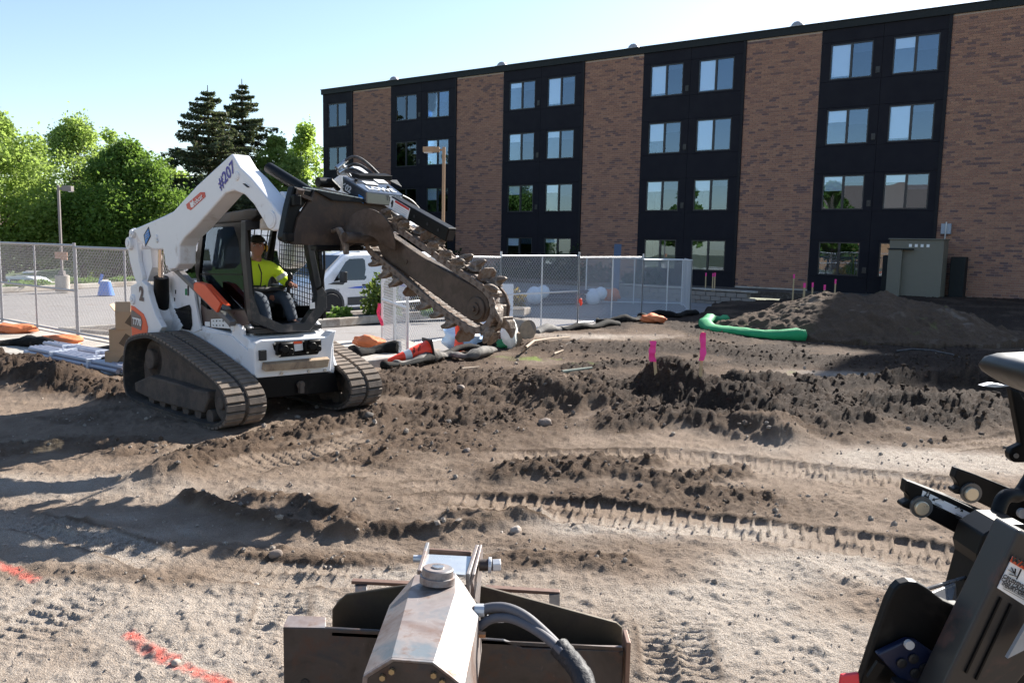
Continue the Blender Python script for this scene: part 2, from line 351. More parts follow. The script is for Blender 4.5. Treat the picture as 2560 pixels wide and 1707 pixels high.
def soil(X, Y, fine=True):
    ed, sg, _ = pline(X, Y, EDGE); sd = ed*sg            # + = beyond the soil edge (left of the run)
    inside = np.clip(.5-sd/.25+fbm(X*3, Y*3, 2, 5)*.8, 0, 1)
    h = fbm(X*.35, Y*.35, 3, 1)*.05+fbm(X*1.3, Y*1.3, 3, 9)*.022
    h += np.clip((Y-19)/14, 0, 1)*np.clip((X-4)/8, 0, 1)*.10
    n1 = fbm(X*.9, Y*.9, 4, 21); loose = np.clip((n1-.22)*1.8, 0, .35)
    far = np.clip((Y-10.5)/4, 0, 1); loose = np.maximum(loose, far*np.clip(.45+n1*1.5, 0, .85))
    wob = fbm(X*1.7, Y*1.7, 3, 31); pal = np.zeros_like(X)
    for p, rx, ry in PALE: pal = np.maximum(pal, np.exp(-(((X-p.x+wob*.2)/rx)**2+((Y-p.y+wob*.15)/ry)**2)))
    for P, w, H, lo, e in LIN:
        a = np.array(P); m = (X > a[:, 0].min()-3*w) & (X < a[:, 0].max()+3*w) & (Y > a[:, 1].min()-3*w) & (Y < a[:, 1].max()+3*w)
        if not m.any(): continue
        x, y = X[m], Y[m]; d, s, ss = pline(x+wob[m]*w*.5, y+fbm(x*2.1+5, y*2.1, 3, 77)*w*.5, P)
        prof = np.exp(-(d/w)**2*1.15); var = .75+.9*fbm(ss*1.6, ss*0+3.3, 3, 41)
        h[m] += H*prof*np.clip(var, .25, 1.6); loose[m] = np.maximum(loose[m], lo*np.clip(prof*1.8-.15, 0, 1))
    for bx, by, rx, ry, H, lo in BLOB:
        q = ((X-bx+wob*rx*.3)/rx)**2+((Y-by)/ry)**2; g = np.exp(-q); h += H*g; loose = np.maximum(loose, lo*np.clip(g*1.5-.1, 0, 1))
    d, s, _ = pline(X, Y, gpl((1555, 866), (1620, 895), (1720, 922))); h -= .20*np.exp(-(d/.16)**2); loose = np.maximum(loose, np.exp(-(d/.4)**2))
    print_ = np.zeros_like(X); pdark = np.zeros_like(X); ph = np.zeros_like(X)
    for P, w, D, pit in TRK:
        a = np.array(P); m = (X > a[:, 0].min()-w) & (X < a[:, 0].max()+w) & (Y > a[:, 1].min()-w) & (Y < a[:, 1].max()+w)
        if not m.any(): continue
        x, y = X[m], Y[m]; d, s, ss = pline(x, y, P); t = d*s; u = np.clip((w/2-d)/.03, 0, 1)
        off = np.where(t > 0, .5, 0); c = np.abs(((ss/pit+off) % 1)-.5); rib = np.clip(1.5-c/.075, 0, 1)
        fade = np.clip(1.05+1.1*fbm(x*.9, y*.9, 3, 51), 0, 1)
        fade = fade*np.clip(np.minimum(ss, ss.max()-ss)/.5, 0, 1) if len(ss) else fade
        mid = np.exp(-(t/.035)**2)*(worley(ss/pit/2, t*0+.5, 61)*1.9)*.035
        pr = u*(-D+rib*(D+.009)*(.95+.5*fbm(x*9, y*9, 2, 57)))+mid*u + .010*np.exp(-((d-w/2-.04)/.05)**2)
        ph[m] += pr*fade; print_[m] = np.maximum(print_[m], u*fade); pdark[m] = np.maximum(pdark[m], fade*np.maximum(np.exp(-(t/.030)**2), .6*np.exp(-((d-w/2)/.03)**2))); pdark[m] = np.maximum(pdark[m], .55*fade*u*np.exp(-((((ss/pit+off) % 1)-.66)/.06)**2))  # thin line beside each rib paints its shadow into the soil colour
    loose = loose*(1-.95*print_)*(1-.70*pal)
    def bil(f, o, s): return .5-np.abs(fbm(X*f, Y*f, o, s, .6))
    big = fbm(X*3.2, Y*3.2, 4, 71); h += loose*(np.abs(big)*-.05+.03+fbm(X*7, Y*7, 3, 81)*.022)*(1-print_*.8)
    lo2 = loose*np.clip(Y/9.5, .50, 1); loose_, loose = loose, lo2
    if fine:
        h += loose*((bil(5, 3, 211)-.35)*.075+(bil(13, 3, 213)-.35)*.05+fbm(X*34, Y*34, 2, 215)*.016)
        h += (1-loose)*(1-.75*print_)*(fbm(X*8, Y*8, 3, 217)*.012+np.maximum(0, fbm(X*17, Y*17, 3, 219)-.05)*.022)
        h += loose*(worley(X/.17, Y/.17, 91, .25)*.045+worley(X/.075, Y/.075, 95, .70)*.040+worley(X/.036, Y/.036, 97, .75)*.018)
        h += (1-loose)*(worley(X/.085, Y/.085, 101, .10)*.024+fbm(X*26, Y*26, 2, 111)*.007)*(1-.7*print_)
        h += worley(X/.035, Y/.035, 131, .25)*.010*(Y < 9)
    loose = loose_; h += ph*(1-.5*loose)
    clay = np.clip(fbm(X*.5, Y*.5, 3, 121)*1.2, -1, 1)
    dark = np.clip((X-.5+.8*wob)/2.5, 0, 1)*np.clip((Y-8.2+wob)/1.5, 0, 1)         # black topsoil on the right-hand side
    moist_shade = np.clip(loose*(.66*np.clip((Y-1.5)/6.5, .62, 1)+.7*dark)+dark*.26+.15*clay+.22*far+.16*fbm(X*4, Y*4, 4, 141)+.05, 0, 1)*(1-.80*pal)-.35*print_*(1-loose)+.5*pdark  # damp soil tone plus the painted rib shadows
    moist_shade = np.maximum(np.clip(moist_shade, 0, 1), np.clip((Y-21)/6, 0, 1)*np.clip((X-5)/3, 0, 1)*.75)
    pink = np.zeros_like(X)
    for P in PAINT: d, _, _ = pline(X+fbm(X*6, Y*6, 2, 151)*.02, Y, P); pink = np.maximum(pink, np.clip(1.35-d/.036, 0, 1)*np.clip(.72+1.1*fbm(X*30, Y*30, 3, 161), 0, 1)*.9)
    grass = np.zeros_like(X)
    for p, rx, ry, am in GRASS: grass = np.maximum(grass, am*np.exp(-(((X-p.x)/rx)**2+((Y-p.y)/ry)**2)*1.3)*(.5+.9*fbm(X*5, Y*5, 3, 171)))
    h = h-(1-inside)*.45-np.clip(sd, 0, 3)*.15
    return h, moist_shade, pink, np.clip(grass, 0, 1), loose, np.clip(np.maximum(pal, .55*np.clip((6.2-Y)/2.5, 0, 1))*(1-loose*1.3)*(.85+.8*fbm(X*1.6, Y*1.6, 3, 181)), 0, 1)
def hit(u, v, lift=0.0):                 # where the sight line through a photo pixel first meets the soil
    d = ray(u, v); Y = np.concatenate([np.arange(2.2, 14, .03), np.arange(14, 34, .08)]); P = np.array(CAM)[None]+np.array(d)[None]*(Y/d.y)[:, None]
    g = soil(P[:, 0], P[:, 1], False)[0]; k = np.argmax(P[:, 2] <= g+lift); return Vector(P[k])
def gh(x, y): return float(soil(np.array([x], float), np.array([y], float), False)[0][0])
NR, NC = 780, 980
vv = np.concatenate([np.linspace(EYE*826/2.0, EYE*826/26, NR-40), np.linspace(EYE*826/26, EYE*826/44, 41)[1:]]); yy = EYE*826/vv
tt = np.linspace(-.93, .93, NC)
Yg = np.repeat(yy[:, None], NC, 1); Xg = tt[None, :]*(Yg+1.3)
Yg = Yg+0.0
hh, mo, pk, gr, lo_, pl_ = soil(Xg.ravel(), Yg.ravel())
def gridmesh(name, X, Y, Z, nr, nc):
    me = bpy.data.meshes.new(name); n = nr*nc; me.vertices.add(n)
    co = np.stack([X, Y, Z], 1).astype(np.float32); me.vertices.foreach_set('co', co.ravel())
    i = np.arange((nr-1)*nc).reshape(nr-1, nc)[:, :-1].ravel(); q = np.stack([i, i+1, i+nc+1, i+nc], 1).astype(np.int32)
    m = len(q); me.loops.add(m*4); me.polygons.add(m); me.loops.foreach_set('vertex_index', q.ravel())
    me.polygons.foreach_set('loop_start', np.arange(0, m*4, 4, dtype=np.int32)); me.polygons.foreach_set('loop_total', np.full(m, 4, np.int32))
    me.update(calc_edges=True); me.polygons.foreach_set('use_smooth', [True]*m); return me
gme = gridmesh('ground', Xg.ravel(), Yg.ravel(), hh, NR, NC)
ca = gme.color_attributes.new('soil', 'FLOAT_COLOR', 'POINT')
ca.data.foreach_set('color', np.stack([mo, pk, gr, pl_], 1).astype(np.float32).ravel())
m, t, p = nodes('soil'); at_ = t.nodes.new('ShaderNodeAttribute'); at_.attribute_name = 'soil'
sp = t.nodes.new('ShaderNodeSeparateColor'); t.links.new(at_.outputs[0], sp.inputs[0]); oc = coord(t)
n1 = noise(t, 3, 6, .65, oc); n2 = noise(t, 160, 3, .7, oc); n3 = noise(t, 34, 5, .7, oc)
dry = mix(t, ramp(t, n1, .35, .65), (.235, .175, .130), (.31, .235, .178))
dry = mix(t, ramp(t, n2, .60, .72), dry, (.40, .35, .30)); dry = mix(t, ramp(t, n2, .42, .30), dry, (.12, .088, .066))
wet = mix(t, ramp(t, n3, .35, .7), (.030, .020, .015), (.075, .052, .038))
mid_ = mix(t, ramp(t, n3, .35, .7), (.098, .066, .046), (.150, .104, .073))
dry = mix(t, ramp(t, at_.outputs[3], .12, .75), dry, mix(t, ramp(t, n2, .42, .62), (.34, .275, .22), (.56, .50, .44)))
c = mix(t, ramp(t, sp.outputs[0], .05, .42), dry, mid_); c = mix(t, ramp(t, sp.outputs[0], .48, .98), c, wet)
c = mix(t, sp.outputs[1], c, (.80, .17, .13))
gn = mix(t, ramp(t, n3, .3, .7), (.10, .16, .03), (.25, .28, .08)); c = mix(t, ramp(t, sp.outputs[2], .25, .7), c, gn)
t.links.new(c, p.inputs['Base Color']); p.inputs['Roughness'].default_value = .95; p.inputs['Specular IOR Level'].default_value = .15
_n = t.nodes.new('ShaderNodeMath'); _n.operation = 'ADD'; t.links.new(noise(t, 26, 5, .72, oc), _n.inputs[0]); t.links.new(noise(t, 110, 3, .7, oc), _n.inputs[1]); bump(t, p, _n.outputs[0], .95, .026)
gme.materials.append(m); M['soil'] = m
go = bpy.data.objects.new('ground', gme); COL.objects.link(go); tag(go, kind='structure')
# loose crumbs and pebbles lying on the soil: nobody could count them
def rocks(n, pick, size, mt, name):
    ico = bmesh.new(); bmesh.ops.create_icosphere(ico, subdivisions=1, radius=1); bv = np.array([v.co[:] for v in ico.verts]); bf = np.array([[v.index for v in f.verts] for f in ico.faces]); ico.free()
    idx = RNG.choice(len(pick), n, p=pick/pick.sum()); P = np.stack([Xg.ravel()[idx], Yg.ravel()[idx], hh[idx]], 1)
    s = size*(.35+1.9*RNG.random(n)**3)*np.clip(P[:, 1]/6, .6, 2.2)**.6
    A = RNG.random((n, len(bv), 1))*.55+.70; sc = (RNG.random((n, 1, 3))*.7+.65)
    th = RNG.random(n)*6.28; c, sn = np.cos(th), np.sin(th); R = np.zeros((n, 3, 3)); R[:, 0, 0] = c; R[:, 0, 1] = -sn; R[:, 1, 0] = sn; R[:, 1, 1] = c; R[:, 2, 2] = 1
    vts = np.einsum('nij,nvj->nvi', R, bv[None]*A*sc)*s[:, None, None]+P[:, None, :]+np.array([0, 0, .25])*s[:, None, None]
    fcs = (bf[None]+(np.arange(n)*len(bv))[:, None, None]).reshape(-1, 3)
    me = bpy.data.meshes.new(name); me.from_pydata(vts.reshape(-1, 3).tolist(), [], fcs.tolist()); me.update()
    ca = me.color_attributes.new('soil', 'FLOAT_COLOR', 'POINT'); k = np.repeat(np.clip(mo[idx]*.8+RNG.normal(0, .12, n)-.05, 0, 1), len(bv))
    ca.data.foreach_set('color', np.stack([k, k*0, k*0, k*0+1], 1).astype(np.float32).ravel())
    me.materials.append(mt); o = bpy.data.objects.new(name, me); COL.objects.link(o); return tag(o, kind='stuff')
area = (Yg.ravel()+1.3)*Yg.ravel()**2; vis = (np.abs(Xg.ravel()) < .68*Yg.ravel()+.8)*(Yg.ravel() < 20)*(hh > -.15)
w_ = area*vis/np.maximum(Yg.ravel(), 3)**1.6
tag(rocks(5500, w_*np.clip(lo_-.05, .004, 1)**1.3, .011, M['soil'], 'soil_clods'), 'brown crumbs and clods of soil scattered over the dug site', 'soil clods')
M['pebble'] = pm('pale pebble', (.36, .30, .25), .8, var=.35, scale=2.2)
tag(rocks(4000, w_*(lo_ < .4)*(.12+pl_), .005, M['pebble'], 'gravel'), 'pale pebbles strewn over the packed sandy soil', 'gravel')
# ------------------------------------------------------------------ sheets around the soil
def sheet(name, pts, z, mt, kind='structure', thick=0.0):
    b = MB()
    if thick: b.prism([(x, y, z-thick) for x, y in pts], (0, 0, thick))
    else: b.add([(x, y, z) for x, y in pts], [tuple(range(len(pts)))])
    o = b.build(name, mt); return tag(o, kind=kind)
sheet('terrain', [(-420, -300), (420, -300), (420, 500), (-420, 500)], -3.4, pm('far earth', (.12, .12, .06), .95, var=.3, scale=.1))
sheet('yard', [(-40, -60), (60, -60), (60, 60), (9, 30), (8, 12), (-3, 8), (-40, 14)], -.62, pm('bare earth', (.25, .19, .14), .95, var=.2, scale=.3))
m, t, p = nodes('asphalt'); oc = coord(t)
c = mix(t, noise(t, .5, 6, .6, oc), (.185, .17, .165), (.265, .245, .23)); c = mix(t, ramp(t, noise(t, 90, 2, .6, oc), .55, .75), c, (.36, .33, .31))
c = mix(t, ramp(t, noise(t, 1.1, 8, .72, oc, .8), .56, .70), c, (.16, .125, .10))
t.links.new(c, p.inputs['Base Color']); p.inputs['Roughness'].default_value = .9; bump(t, p, noise(t, 140, 3, .7, oc), .4, .01)
M['asphalt'] = m
SLN = [(-30.5, 8), (-21, 22), (-18.6, 30.2), (-16.9, 35), (-14.2, 41.8), (-11.6, 48.6), (-13, 60), (-30, 75)]
def za(x, y): return -.08-.30*math.exp(-((x+4.2)/4.5)**2-((y-26.5)/4.2)**2)-.04*min(1, max(0, (y-15)/8))
_q = np.linspace(0, 1, 140); _X = -40+49*np.repeat(_q[None, :]**.7, 140, 0); _Y = 9+54*np.repeat(_q[:, None], 140, 1)
_dl, _sl, _ = pline(_X.ravel(), _Y.ravel(), SLN); _dl = _dl*_sl
_pm = gridmesh('parking_lot', _X.ravel(), _Y.ravel(), np.array([-4.5 if dd > 1.2 else (za(a, b) if b > 9.5+max(0, (a+3)*.85) or a < -3 else -.5) for a, b, dd in zip(_X.ravel(), _Y.ravel(), _dl)]), 140, 140); _pm.materials.append(m)
_po = bpy.data.objects.new('parking_lot', _pm); COL.objects.link(_po); tag(_po, kind='structure')
M['grass'] = pm('mown grass', (.075, .125, .025), .9, var=.45, scale=2.5, dirt=(.13, .13, .05), damt=.3, dscale=.6)
def zl(x, y):
    d, sg, _ = pline(np.array([x], float), np.array([y], float), SLN); d = float(d[0]*sg[0]); return -.08-2.75*min(1, max(0, d)/26)**1.1 if d > 0 else -3
_X = np.repeat(np.linspace(-150, -9, 120)[None, :], 90, 0); _Y = np.repeat(np.linspace(8, 190, 90)[:, None], 120, 1)
d_, s_, _ = pline(_X.ravel(), _Y.ravel(), SLN); d_ = d_*s_; _Z = np.where(d_ > -1.5, -.08-2.75*np.clip(d_/26, 0, 1)**1.1+fbm(_X.ravel()*.2, _Y.ravel()*.2, 3, 401)*.12, -3.3)
_lm = gridmesh('lawn', _X.ravel(), _Y.ravel(), _Z, 90, 120); _lm.materials.append(M['grass']); _lo = bpy.data.objects.new('lawn', _lm); COL.objects.link(_lo); tag(_lo, kind='structure')
# concrete walk along the soil edge, kerb side towards the soil
SW = [(-60, 39.9), (-11, 14.75), (-8.1, 13.1), (-5.9, 12.0), (-4.3, 11.75), (-2.75, 12.55), (-1.75, 13.55), (-1.35, 14.6)]
SWB = [(-2.2, 16.4), (-3.4, 15.6), (-5.4, 14.6), (-8.3, 16.1), (-11.3, 18.6), (-60, 43)]
for k in range(7):                                            # slabs of the walk, one by one
    pass
wk = sheet('sidewalk', SW+SWB, .035, M['conc'], thick=.3)
kb = MB()
for a, b2 in zip(SW[:-1], SW[1:]):
    a_ = Vector((*a, .0)); b_ = Vector((*b2, .0)); nrm = Vector((a_.y-b_.y, b_.x-a_.x, 0)).normalized()*-.0
    kb.bar(a_+Vector((0, -.075, -.06)), b_+Vector((0, -.075, -.06)), .16, .26)
tag(kb.build('kerb', M['kerb'], bev=.012), kind='structure')
# kerbed island by the van, planting strip on the far left
ISL = [(-7.6, 15.9), (-4.14, 19.74), (-2.24, 22.6), (-.9, 23.5), (.33, 23.75), (.55, 24.4), (-.4, 24.7), (-2.0, 24.3), (-3.4, 22.9), (-9.2, 16.6)]
def inset(P, d):
    c = Vector((sum(x for x, y in P)/len(P), sum(y for x, y in P)/len(P))); out = []
    n = len(P)
    for i in range(n):
        a, b, c2 = Vector(P[i-1]), Vector(P[i]), Vector(P[(i+1) % n]); e = (b-a).normalized()+(c2-b).normalized(); nn = Vector((-e.y, e.x)).normalized()
        if nn.dot(c-b) < 0 and abs(nn.dot(c-b)) > .05: nn = -nn
        out.append(tuple(b+nn*d))
    return out
k_ = MB(); k_.ring([(x, y, -.12) for x, y in ISL], [(x, y, -.12) for x, y in inset(ISL, .17)], (0, 0, .21))
tag(k_.build('island_kerb', M['kerb'], bev=.03), kind='structure')
M['mulch'] = pm('dark mulch', (.075, .055, .042), .95, var=.5, scale=30, dirt=(.20, .17, .14), damt=.25, dscale=8, bmp=.8, bscale=60)
sheet('island_soil', inset(ISL, .16), .055, M['mulch'], thick=.15)
STR = [(-17.6, 29.3), (-15.9, 34.0), (-13.2, 41.0), (-10.5, 48), (-12.4, 48.6), (-15.0, 41.8), (-17.7, 35.0), (-19.4, 30.2), (-24, 20), (-22.2, 19.2)]
k_ = MB(); k_.ring([(x, y, -.12) for x, y in STR], [(x, y, -.12) for x, y in inset(STR, .17)], (0, 0, .2))
tag(k_.build('strip_kerb', M['conc'], bev=.03), kind='structure')
sheet('planting_strip', inset(STR, .16), .045, M['grass'], thick=.15)
# ================================================================== APARTMENT BUILDING
_dv = cR*0+ (cF*FPX + cR*(-1510*KD-CX) - cU*(504*KD-CY)); wa = -Vector((_dv.x, _dv.y, 0)).normalized(); wn = Vector((wa.y, -wa.x, 0))
if wn.y > 0: wn = -wn
_d = ray(1960, 620); WP = Vector((0, 0, 0))+Vector((_d.x, _d.y, 0))*(39.4/_d.y)
def wp(s, z, d=0.0): return WP+wa*s+wn*d+Vector((0, 0, z))
WR = Matrix((wa, wn, Vector((0, 0, 1)))).transposed()
def wbox(b, s0, s1, z0, z1, d0, d1): return b.box(wp((s0+s1)/2, (z0+z1)/2, (d0+d1)/2), (s1-s0, abs(d1-d0), z1-z0), WR)
BL = thing('apartment_building', wp(-10, 0), 'four storey brick apartment building with dark panelled window bays', 'building')
M['mortar'] = pm('mortar', (.42, .34, .30), .9, var=.1, scale=4)
def brickmat(name, rnd):
    m, t, p = nodes(name); cr = t.nodes.new('ShaderNodeValToRGB'); e = cr.color_ramp; e.interpolation = 'LINEAR'
    cols = [(0, (.13, .078, .080)), (.10, (.17, .095, .085)), (.2, (.29, .145, .100)), (.6, (.345, .178, .118)), (.85, (.39, .205, .132)), (1, (.28, .148, .110))]
    e.elements[0].position = 0; e.elements[0].color = (*cols[0][1], 1); e.elements[1].position = 1; e.elements[1].color = (*cols[-1][1], 1)
    for q, cc in cols[1:-1]: el = e.elements.new(q); el.color = (*cc, 1)
    t.links.new(rnd(t), cr.inputs[0]); c = mix(t, noise(t, 12, 3, vec=coord(t)), cr.outputs[0], (.16, .10, .085)); c = mix(t, .55, c, cr.outputs[0])
    t.links.new(c, p.inputs['Base Color']); p.inputs['Roughness'].default_value = .85; return m
M['brickone'] = brickmat('brick single', lambda t: t.nodes.new('ShaderNodeObjectInfo').outputs['Random'])
M['brick'] = brickmat('brick', lambda t: t.nodes.new('ShaderNodeNewGeometry').outputs['Random Per Island'])
BW, BH, JT = .305, .1016, .011
b = MB()
BP = [(-28.95, -25.5), (-20.08, -16.63), (-11.2, -7.7), (-2.3, 1.18), (6.45, 22.3)]
for s0, s1 in BP: wbox(b, s0, s1, -.3, 11.72, -.30, 0.0)
b.build('brick_backing', M['mortar'], BL)
_one = MB().box((0, 0, 0), (BW-JT, .03, BH-JT)).build('brick', M['brickone'], BL, world=False); _one_used = False
rest = MB(); cnt = 0; rz = math.atan2(wa.y, wa.x)
for pi, (s0, s1) in enumerate(BP):
    s1v = min(s1, 12.5)
    for r in range(int(11.62/BH)):
        z = .06+r*BH; s = s0+.004-(BW/2 if r % 2 else 0)
        while s < s1v-.02:
            a0 = max(s, s0+.004); a1 = min(s+BW, s1v); 
            if a1-a0 > .05:
                full = a1-a0 > BW-.02; d = .006+random.uniform(-.003, .003)
                if full and pi == 4 and 6.4 < a0 < 10.3 and z > 9.55 and z < 11.9 and cnt < 300:
                    q = wp((a0+a1-JT)/2, z+BH/2, d)-BL.location
                    if not _one_used: _one.location = q; _one.rotation_euler = (0, 0, rz); _one_used = True
                    else: inst(_one, 'brick', BL, q, (0, 0, rz))
                    cnt += 1
                else: wbox(rest, a0, a1-JT, z, z+BH-JT, -.01, .014+d)
            s += BW
tag(rest.build('brick_field', M['brick'], BL), kind='stuff')
M['siding'] = pm('charcoal fibre panel', (.0115, .0110, .0165), .7, var=.15, scale=1.2, bmp=.08, bscale=160, spec=.18)
M['sidingtrim'] = pm('charcoal trim', (.010, .010, .014), .6, var=.1, spec=.2)
M['frame'] = pm('black window frame', (.012, .012, .016), .4, var=.05)
M['blind'] = pm('white roller blind', (.80, .82, .84), .8, var=.03)
M['room'] = pm('dim room wall', (.10, .095, .09), .9, var=.3, scale=1)
M['cap'] = pm('dark roof coping', (.012, .015, .016), .6, var=.1, spec=.25)
DARK = [(-31.86, -28.95, 1)]+[(-25.5+8.9*k, [-20.08, -11.2, -2.3, 6.45][k], 2) for k in range(4)]
ZT = [2.29, 5.28, 8.2, 11.06]; ZB = [.79, 3.76, 6.66, 9.52]
rb = MB()
for s0, s1, _ in DARK:
    wbox(rb, s0, s1, -.3, 11.72, -2.4, -1.9)                       # back wall of the rooms
    for zz in [0]+[z+.55 for z in ZT]: wbox(rb, s0+.02, s1-.02, zz-.12, zz+.12, -1.9, -.12)
    wbox(rb, (s0+s1)/2-.05, (s0+s1)/2+.05, 0, 11.5, -1.9, -.12)
rb.build('interior_wall', M['room'], BL)
g = .012
wi = 0
for s0, s1, nc in DARK:
    cols = [(s0, s1, s0+.48)] if nc == 1 else [(s0, s0+2.60, s0+.40), (s0+2.60, s1-.13, s0+3.02)]
    if nc == 1: cols = [(s0, s1-.13, s0+.48)]
    jt = MB(); wbox(jt, s1-.13, s1, -.1, 11.72, -.2, .09); jt.build('edge_trim', M['sidingtrim'], BL)
    bk = MB()
    for a0, a1, w0 in cols:
        w1 = w0+1.80
        zz = [-.1]+[v for p in zip(ZB, ZT) for v in p]+[11.72]
        for k in range(5):                                          # spandrel panels above, between and below the windows
            z0 = zz[2*k]+(.09 if k else 0); z1 = zz[2*k+1]-(.09 if k < 4 else 0)
            q = MB(); wbox(q, a0+g/2, a1-g/2, z0+g/2, z1-g/2, -.05, .045); q.build('siding_panel', M['siding'], BL)
            wbox(bk, a0, a1, z0-.01, z1+.01, -.1, -.03)
        for k in range(4):
            for x0, x1 in ((a0, w0), (w1, a1)):
                q = MB(); wbox(q, x0+g/2, x1-g/2, ZB[k]-.09+g/2, ZT[k]+.09-g/2, -.05, .043); q.build('siding_panel', M['siding'], BL)
                wbox(bk, x0, x1, ZB[k]-.1, ZT[k]+.1, -.1, -.03)
            for z0, z1 in ((ZB[k]-.09, ZB[k]), (ZT[k], ZT[k]+.09)):
                q = MB(); wbox(q, w0+.002, w1-.002, z0+g/2, z1-g/2, -.05, .041); q.build('siding_panel', M['siding'], BL)
            fr = MB(); t0 = .05
            wbox(fr, w0, w1, ZB[k], ZB[k]+t0, -.06, .015); wbox(fr, w0, w1, ZT[k]-t0, ZT[k], -.06, .015)
            wbox(fr, w0, w0+t0, ZB[k]+t0, ZT[k]-t0, -.06, .015); wbox(fr, w1-t0, w1, ZB[k]+t0, ZT[k]-t0, -.06, .015)
            wbox(fr, (w0+w1)/2-.05, (w0+w1)/2+.05, ZB[k]+t0, ZT[k]-t0, -.06, .02)
            fo = fr.build('window', M['frame'], BL)
            hlf = (w1-w0)/2
            for h in (0, 1):
                pb = MB(); x0 = w0+t0+h*(hlf); x1 = x0+hlf-t0-.05
                if h: x0, x1 = (w0+w1)/2+.05, w1-t0
                wbox(pb, x0, x1, ZB[k]+t0, ZT[k]-t0, -.030, -.024); pb.build('pane', M['screenglass' if h else 'winglass'], fo)
                drop = random.Random(wi*13+h+3).choice([.18, .3, .45, .5, .6, .35, .95, .22]) if k >= 1 else random.Random(wi*7+h).choice([.0, .22, .3, .15])
                if h and k: drop = drop*.9
                if (nc == 2 and abs(s0+7.7) < .5 and k in (2, 3) and w0 > s0+2): drop = .98
                if drop > .02:
                    q = MB(); wbox(q, x0+.02, x1-.01, ZT[k]-t0-(ZT[k]-ZB[k]-.12)*drop, ZT[k]-t0, -.075, -.068); q.build('blind', M['blind'], fo)
            wi += 1
            if not (nc == 2 and w0 > s0+2):
                vb = MB(); vs_ = w1+.16 if nc == 2 else w1+.10
                for j in range(4): wbox(vb, vs_, vs_+.17, ZB[k]+.14+j*.065, ZB[k]+.14+j*.065+.035, .04, .075)
                wbox(vb, vs_, vs_+.17, ZB[k]+.13, ZB[k]+.40, .038, .05)
                vb.build('wall_vent', M['frame'], BL)
    bk.build('panel_backing', M['sidingtrim'], BL)
rf = MB(); wbox(rf, -31.95, 22.3, 11.72, 12.02, -.3, .13); wbox(rf, -31.98, 22.3, 12.02, 12.07, -.34, .16); wbox(rf, -31.92, 22.3, 11.60, 11.74, -.35, -.02)
rfo = rf.build('roof_coping', M['cap'], BL)
r2 = MB(); wbox(r2, -31.86, 22.3, 11.4, 11.9, -16, -.34); wbox(r2, -31.86, -31.6, -.3, 11.7, -16, -.1); wbox(r2, -31.86, 22.3, -.3, 11.7, -16, -15.7)
r2.build('roof_and_side_wall', M['siding'], BL)
tw = MB(); sh_ = Vector((sdir.x, sdir.y, 0)).normalized()          # unseen taller wing inferred from its shadow, slabs sized to cast it
for (gx, gy), tt_, hh_ in (((7.35, 19.0), 30, 20.3), ((5.35, 13.5), 36, 23.8)):
    q_ = Vector((gx, gy, 0))+sh_*tt_-WP; s_, d_ = q_.dot(wa), q_.dot(wn); s_ -= 0
    wbox(tw, s_, s_+22, -.3, hh_, d_-3.5, d_)
tw.build('tall_wing', M['brick'], BL)
M['ventmetal'] = pm('pale vent metal', (.42, .40, .40), .5, metal=.5)
for s_ in (-26.2, -17.5, -8.85, -.28, 8.2):
    q = MB(); q.lathe(wp(s_, 11.9, -1.0), (0, 0, 1), [(.36, 0), (.36, .30), (.45, .31), (.45, .38), (.32, .40), (.28, .52), (.18, .62), (.03, .67)], 14)
    q.build('roof_vent', M['ventmetal'], BL, smooth=35)
q = MB(); wbox(q, -32, 22, -.35, .09, -.05, .03); q.build('foundation', M['conc'], BL)
eb = thing('meter_box', wp(6.82, 2.7, .02), 'small grey metal box with a conduit fixed on the brick above the cabinet', 'utility box')
q = MB(); wbox(q, 6.64, 7.02, 2.70, 3.13, .02, .22); q.build('casing', pm('grey box', (.30, .34, .40), .5), eb, bev=.01)
q = MB(); q.tube([wp(6.84, 3.2, .25), wp(6.83, 2.6, .25), wp(6.80, 2.2, .06), wp(6.79, 1.2, .05)], .028, 8); q.build('conduit', M['galv'], eb, smooth=40)
# cabinet by the wall: a tall tan transformer housing with a darker one behind
def wbx(name, lab, cat, s0, s1, z0, z1, d0, d1, mt):
    o = thing(name, wp((s0+s1)/2, z0, (d0+d1)/2), lab, cat); q = MB(); wbox(q, s0, s1, z0, z1, d0, d1); q.build('casing', mt, o, bev=.02); return o
cb = wbx('utility_cabinet', 'tall tan metal utility cabinet standing behind the dirt pile', 'utility cabinet', 5.0, 7.05, -.2, 2.42, .7, 1.9, M['tan'])
q = MB(); wbox(q, 5.02, 5.55, -.2, 2.02, 1.9, 2.15); q.build('front_bay', M['tan'], cb, bev=.015)
q = MB(); wbox(q, 4.96, 7.09, 2.42, 2.47, .66, 1.98); q.build('lid', M['tan'], cb, bev=.01)
q = MB(); wbox(q, 4.98, 5.95, 2.0, 2.06, 1.88, 2.2); q.build('canopy', M['cap'], cb)
for j in range(4):
    q = MB(); wbox(q, 5.75+j*.22, 5.86+j*.22, 2.12, 2.24, 1.9, 1.91); q.build('louvre_mark', M['decalw'], cb)
c2 = wbx('utility_cabinet', 'narrow black metal cabinet against the brick wall right of the tan cabinet', 'utility cabinet', 7.2, 7.75, -.2, 1.75, .1, .9, M['cap'])
c3 = wbx('utility_cabinet', 'slim black metal post cabinet left of the tan cabinet', 'utility cabinet', 4.55, 4.85, -.2, 1.75, .2, .8, M['cap'])
sheet('planting_bed', [tuple(wp(s, 0, d)[:2]) for s, d in ((-32, 0.04), (6, .04), (6, 2.0), (-8, 3.4), (-32, 3.0))], .02, M['mulch'], thick=.3)
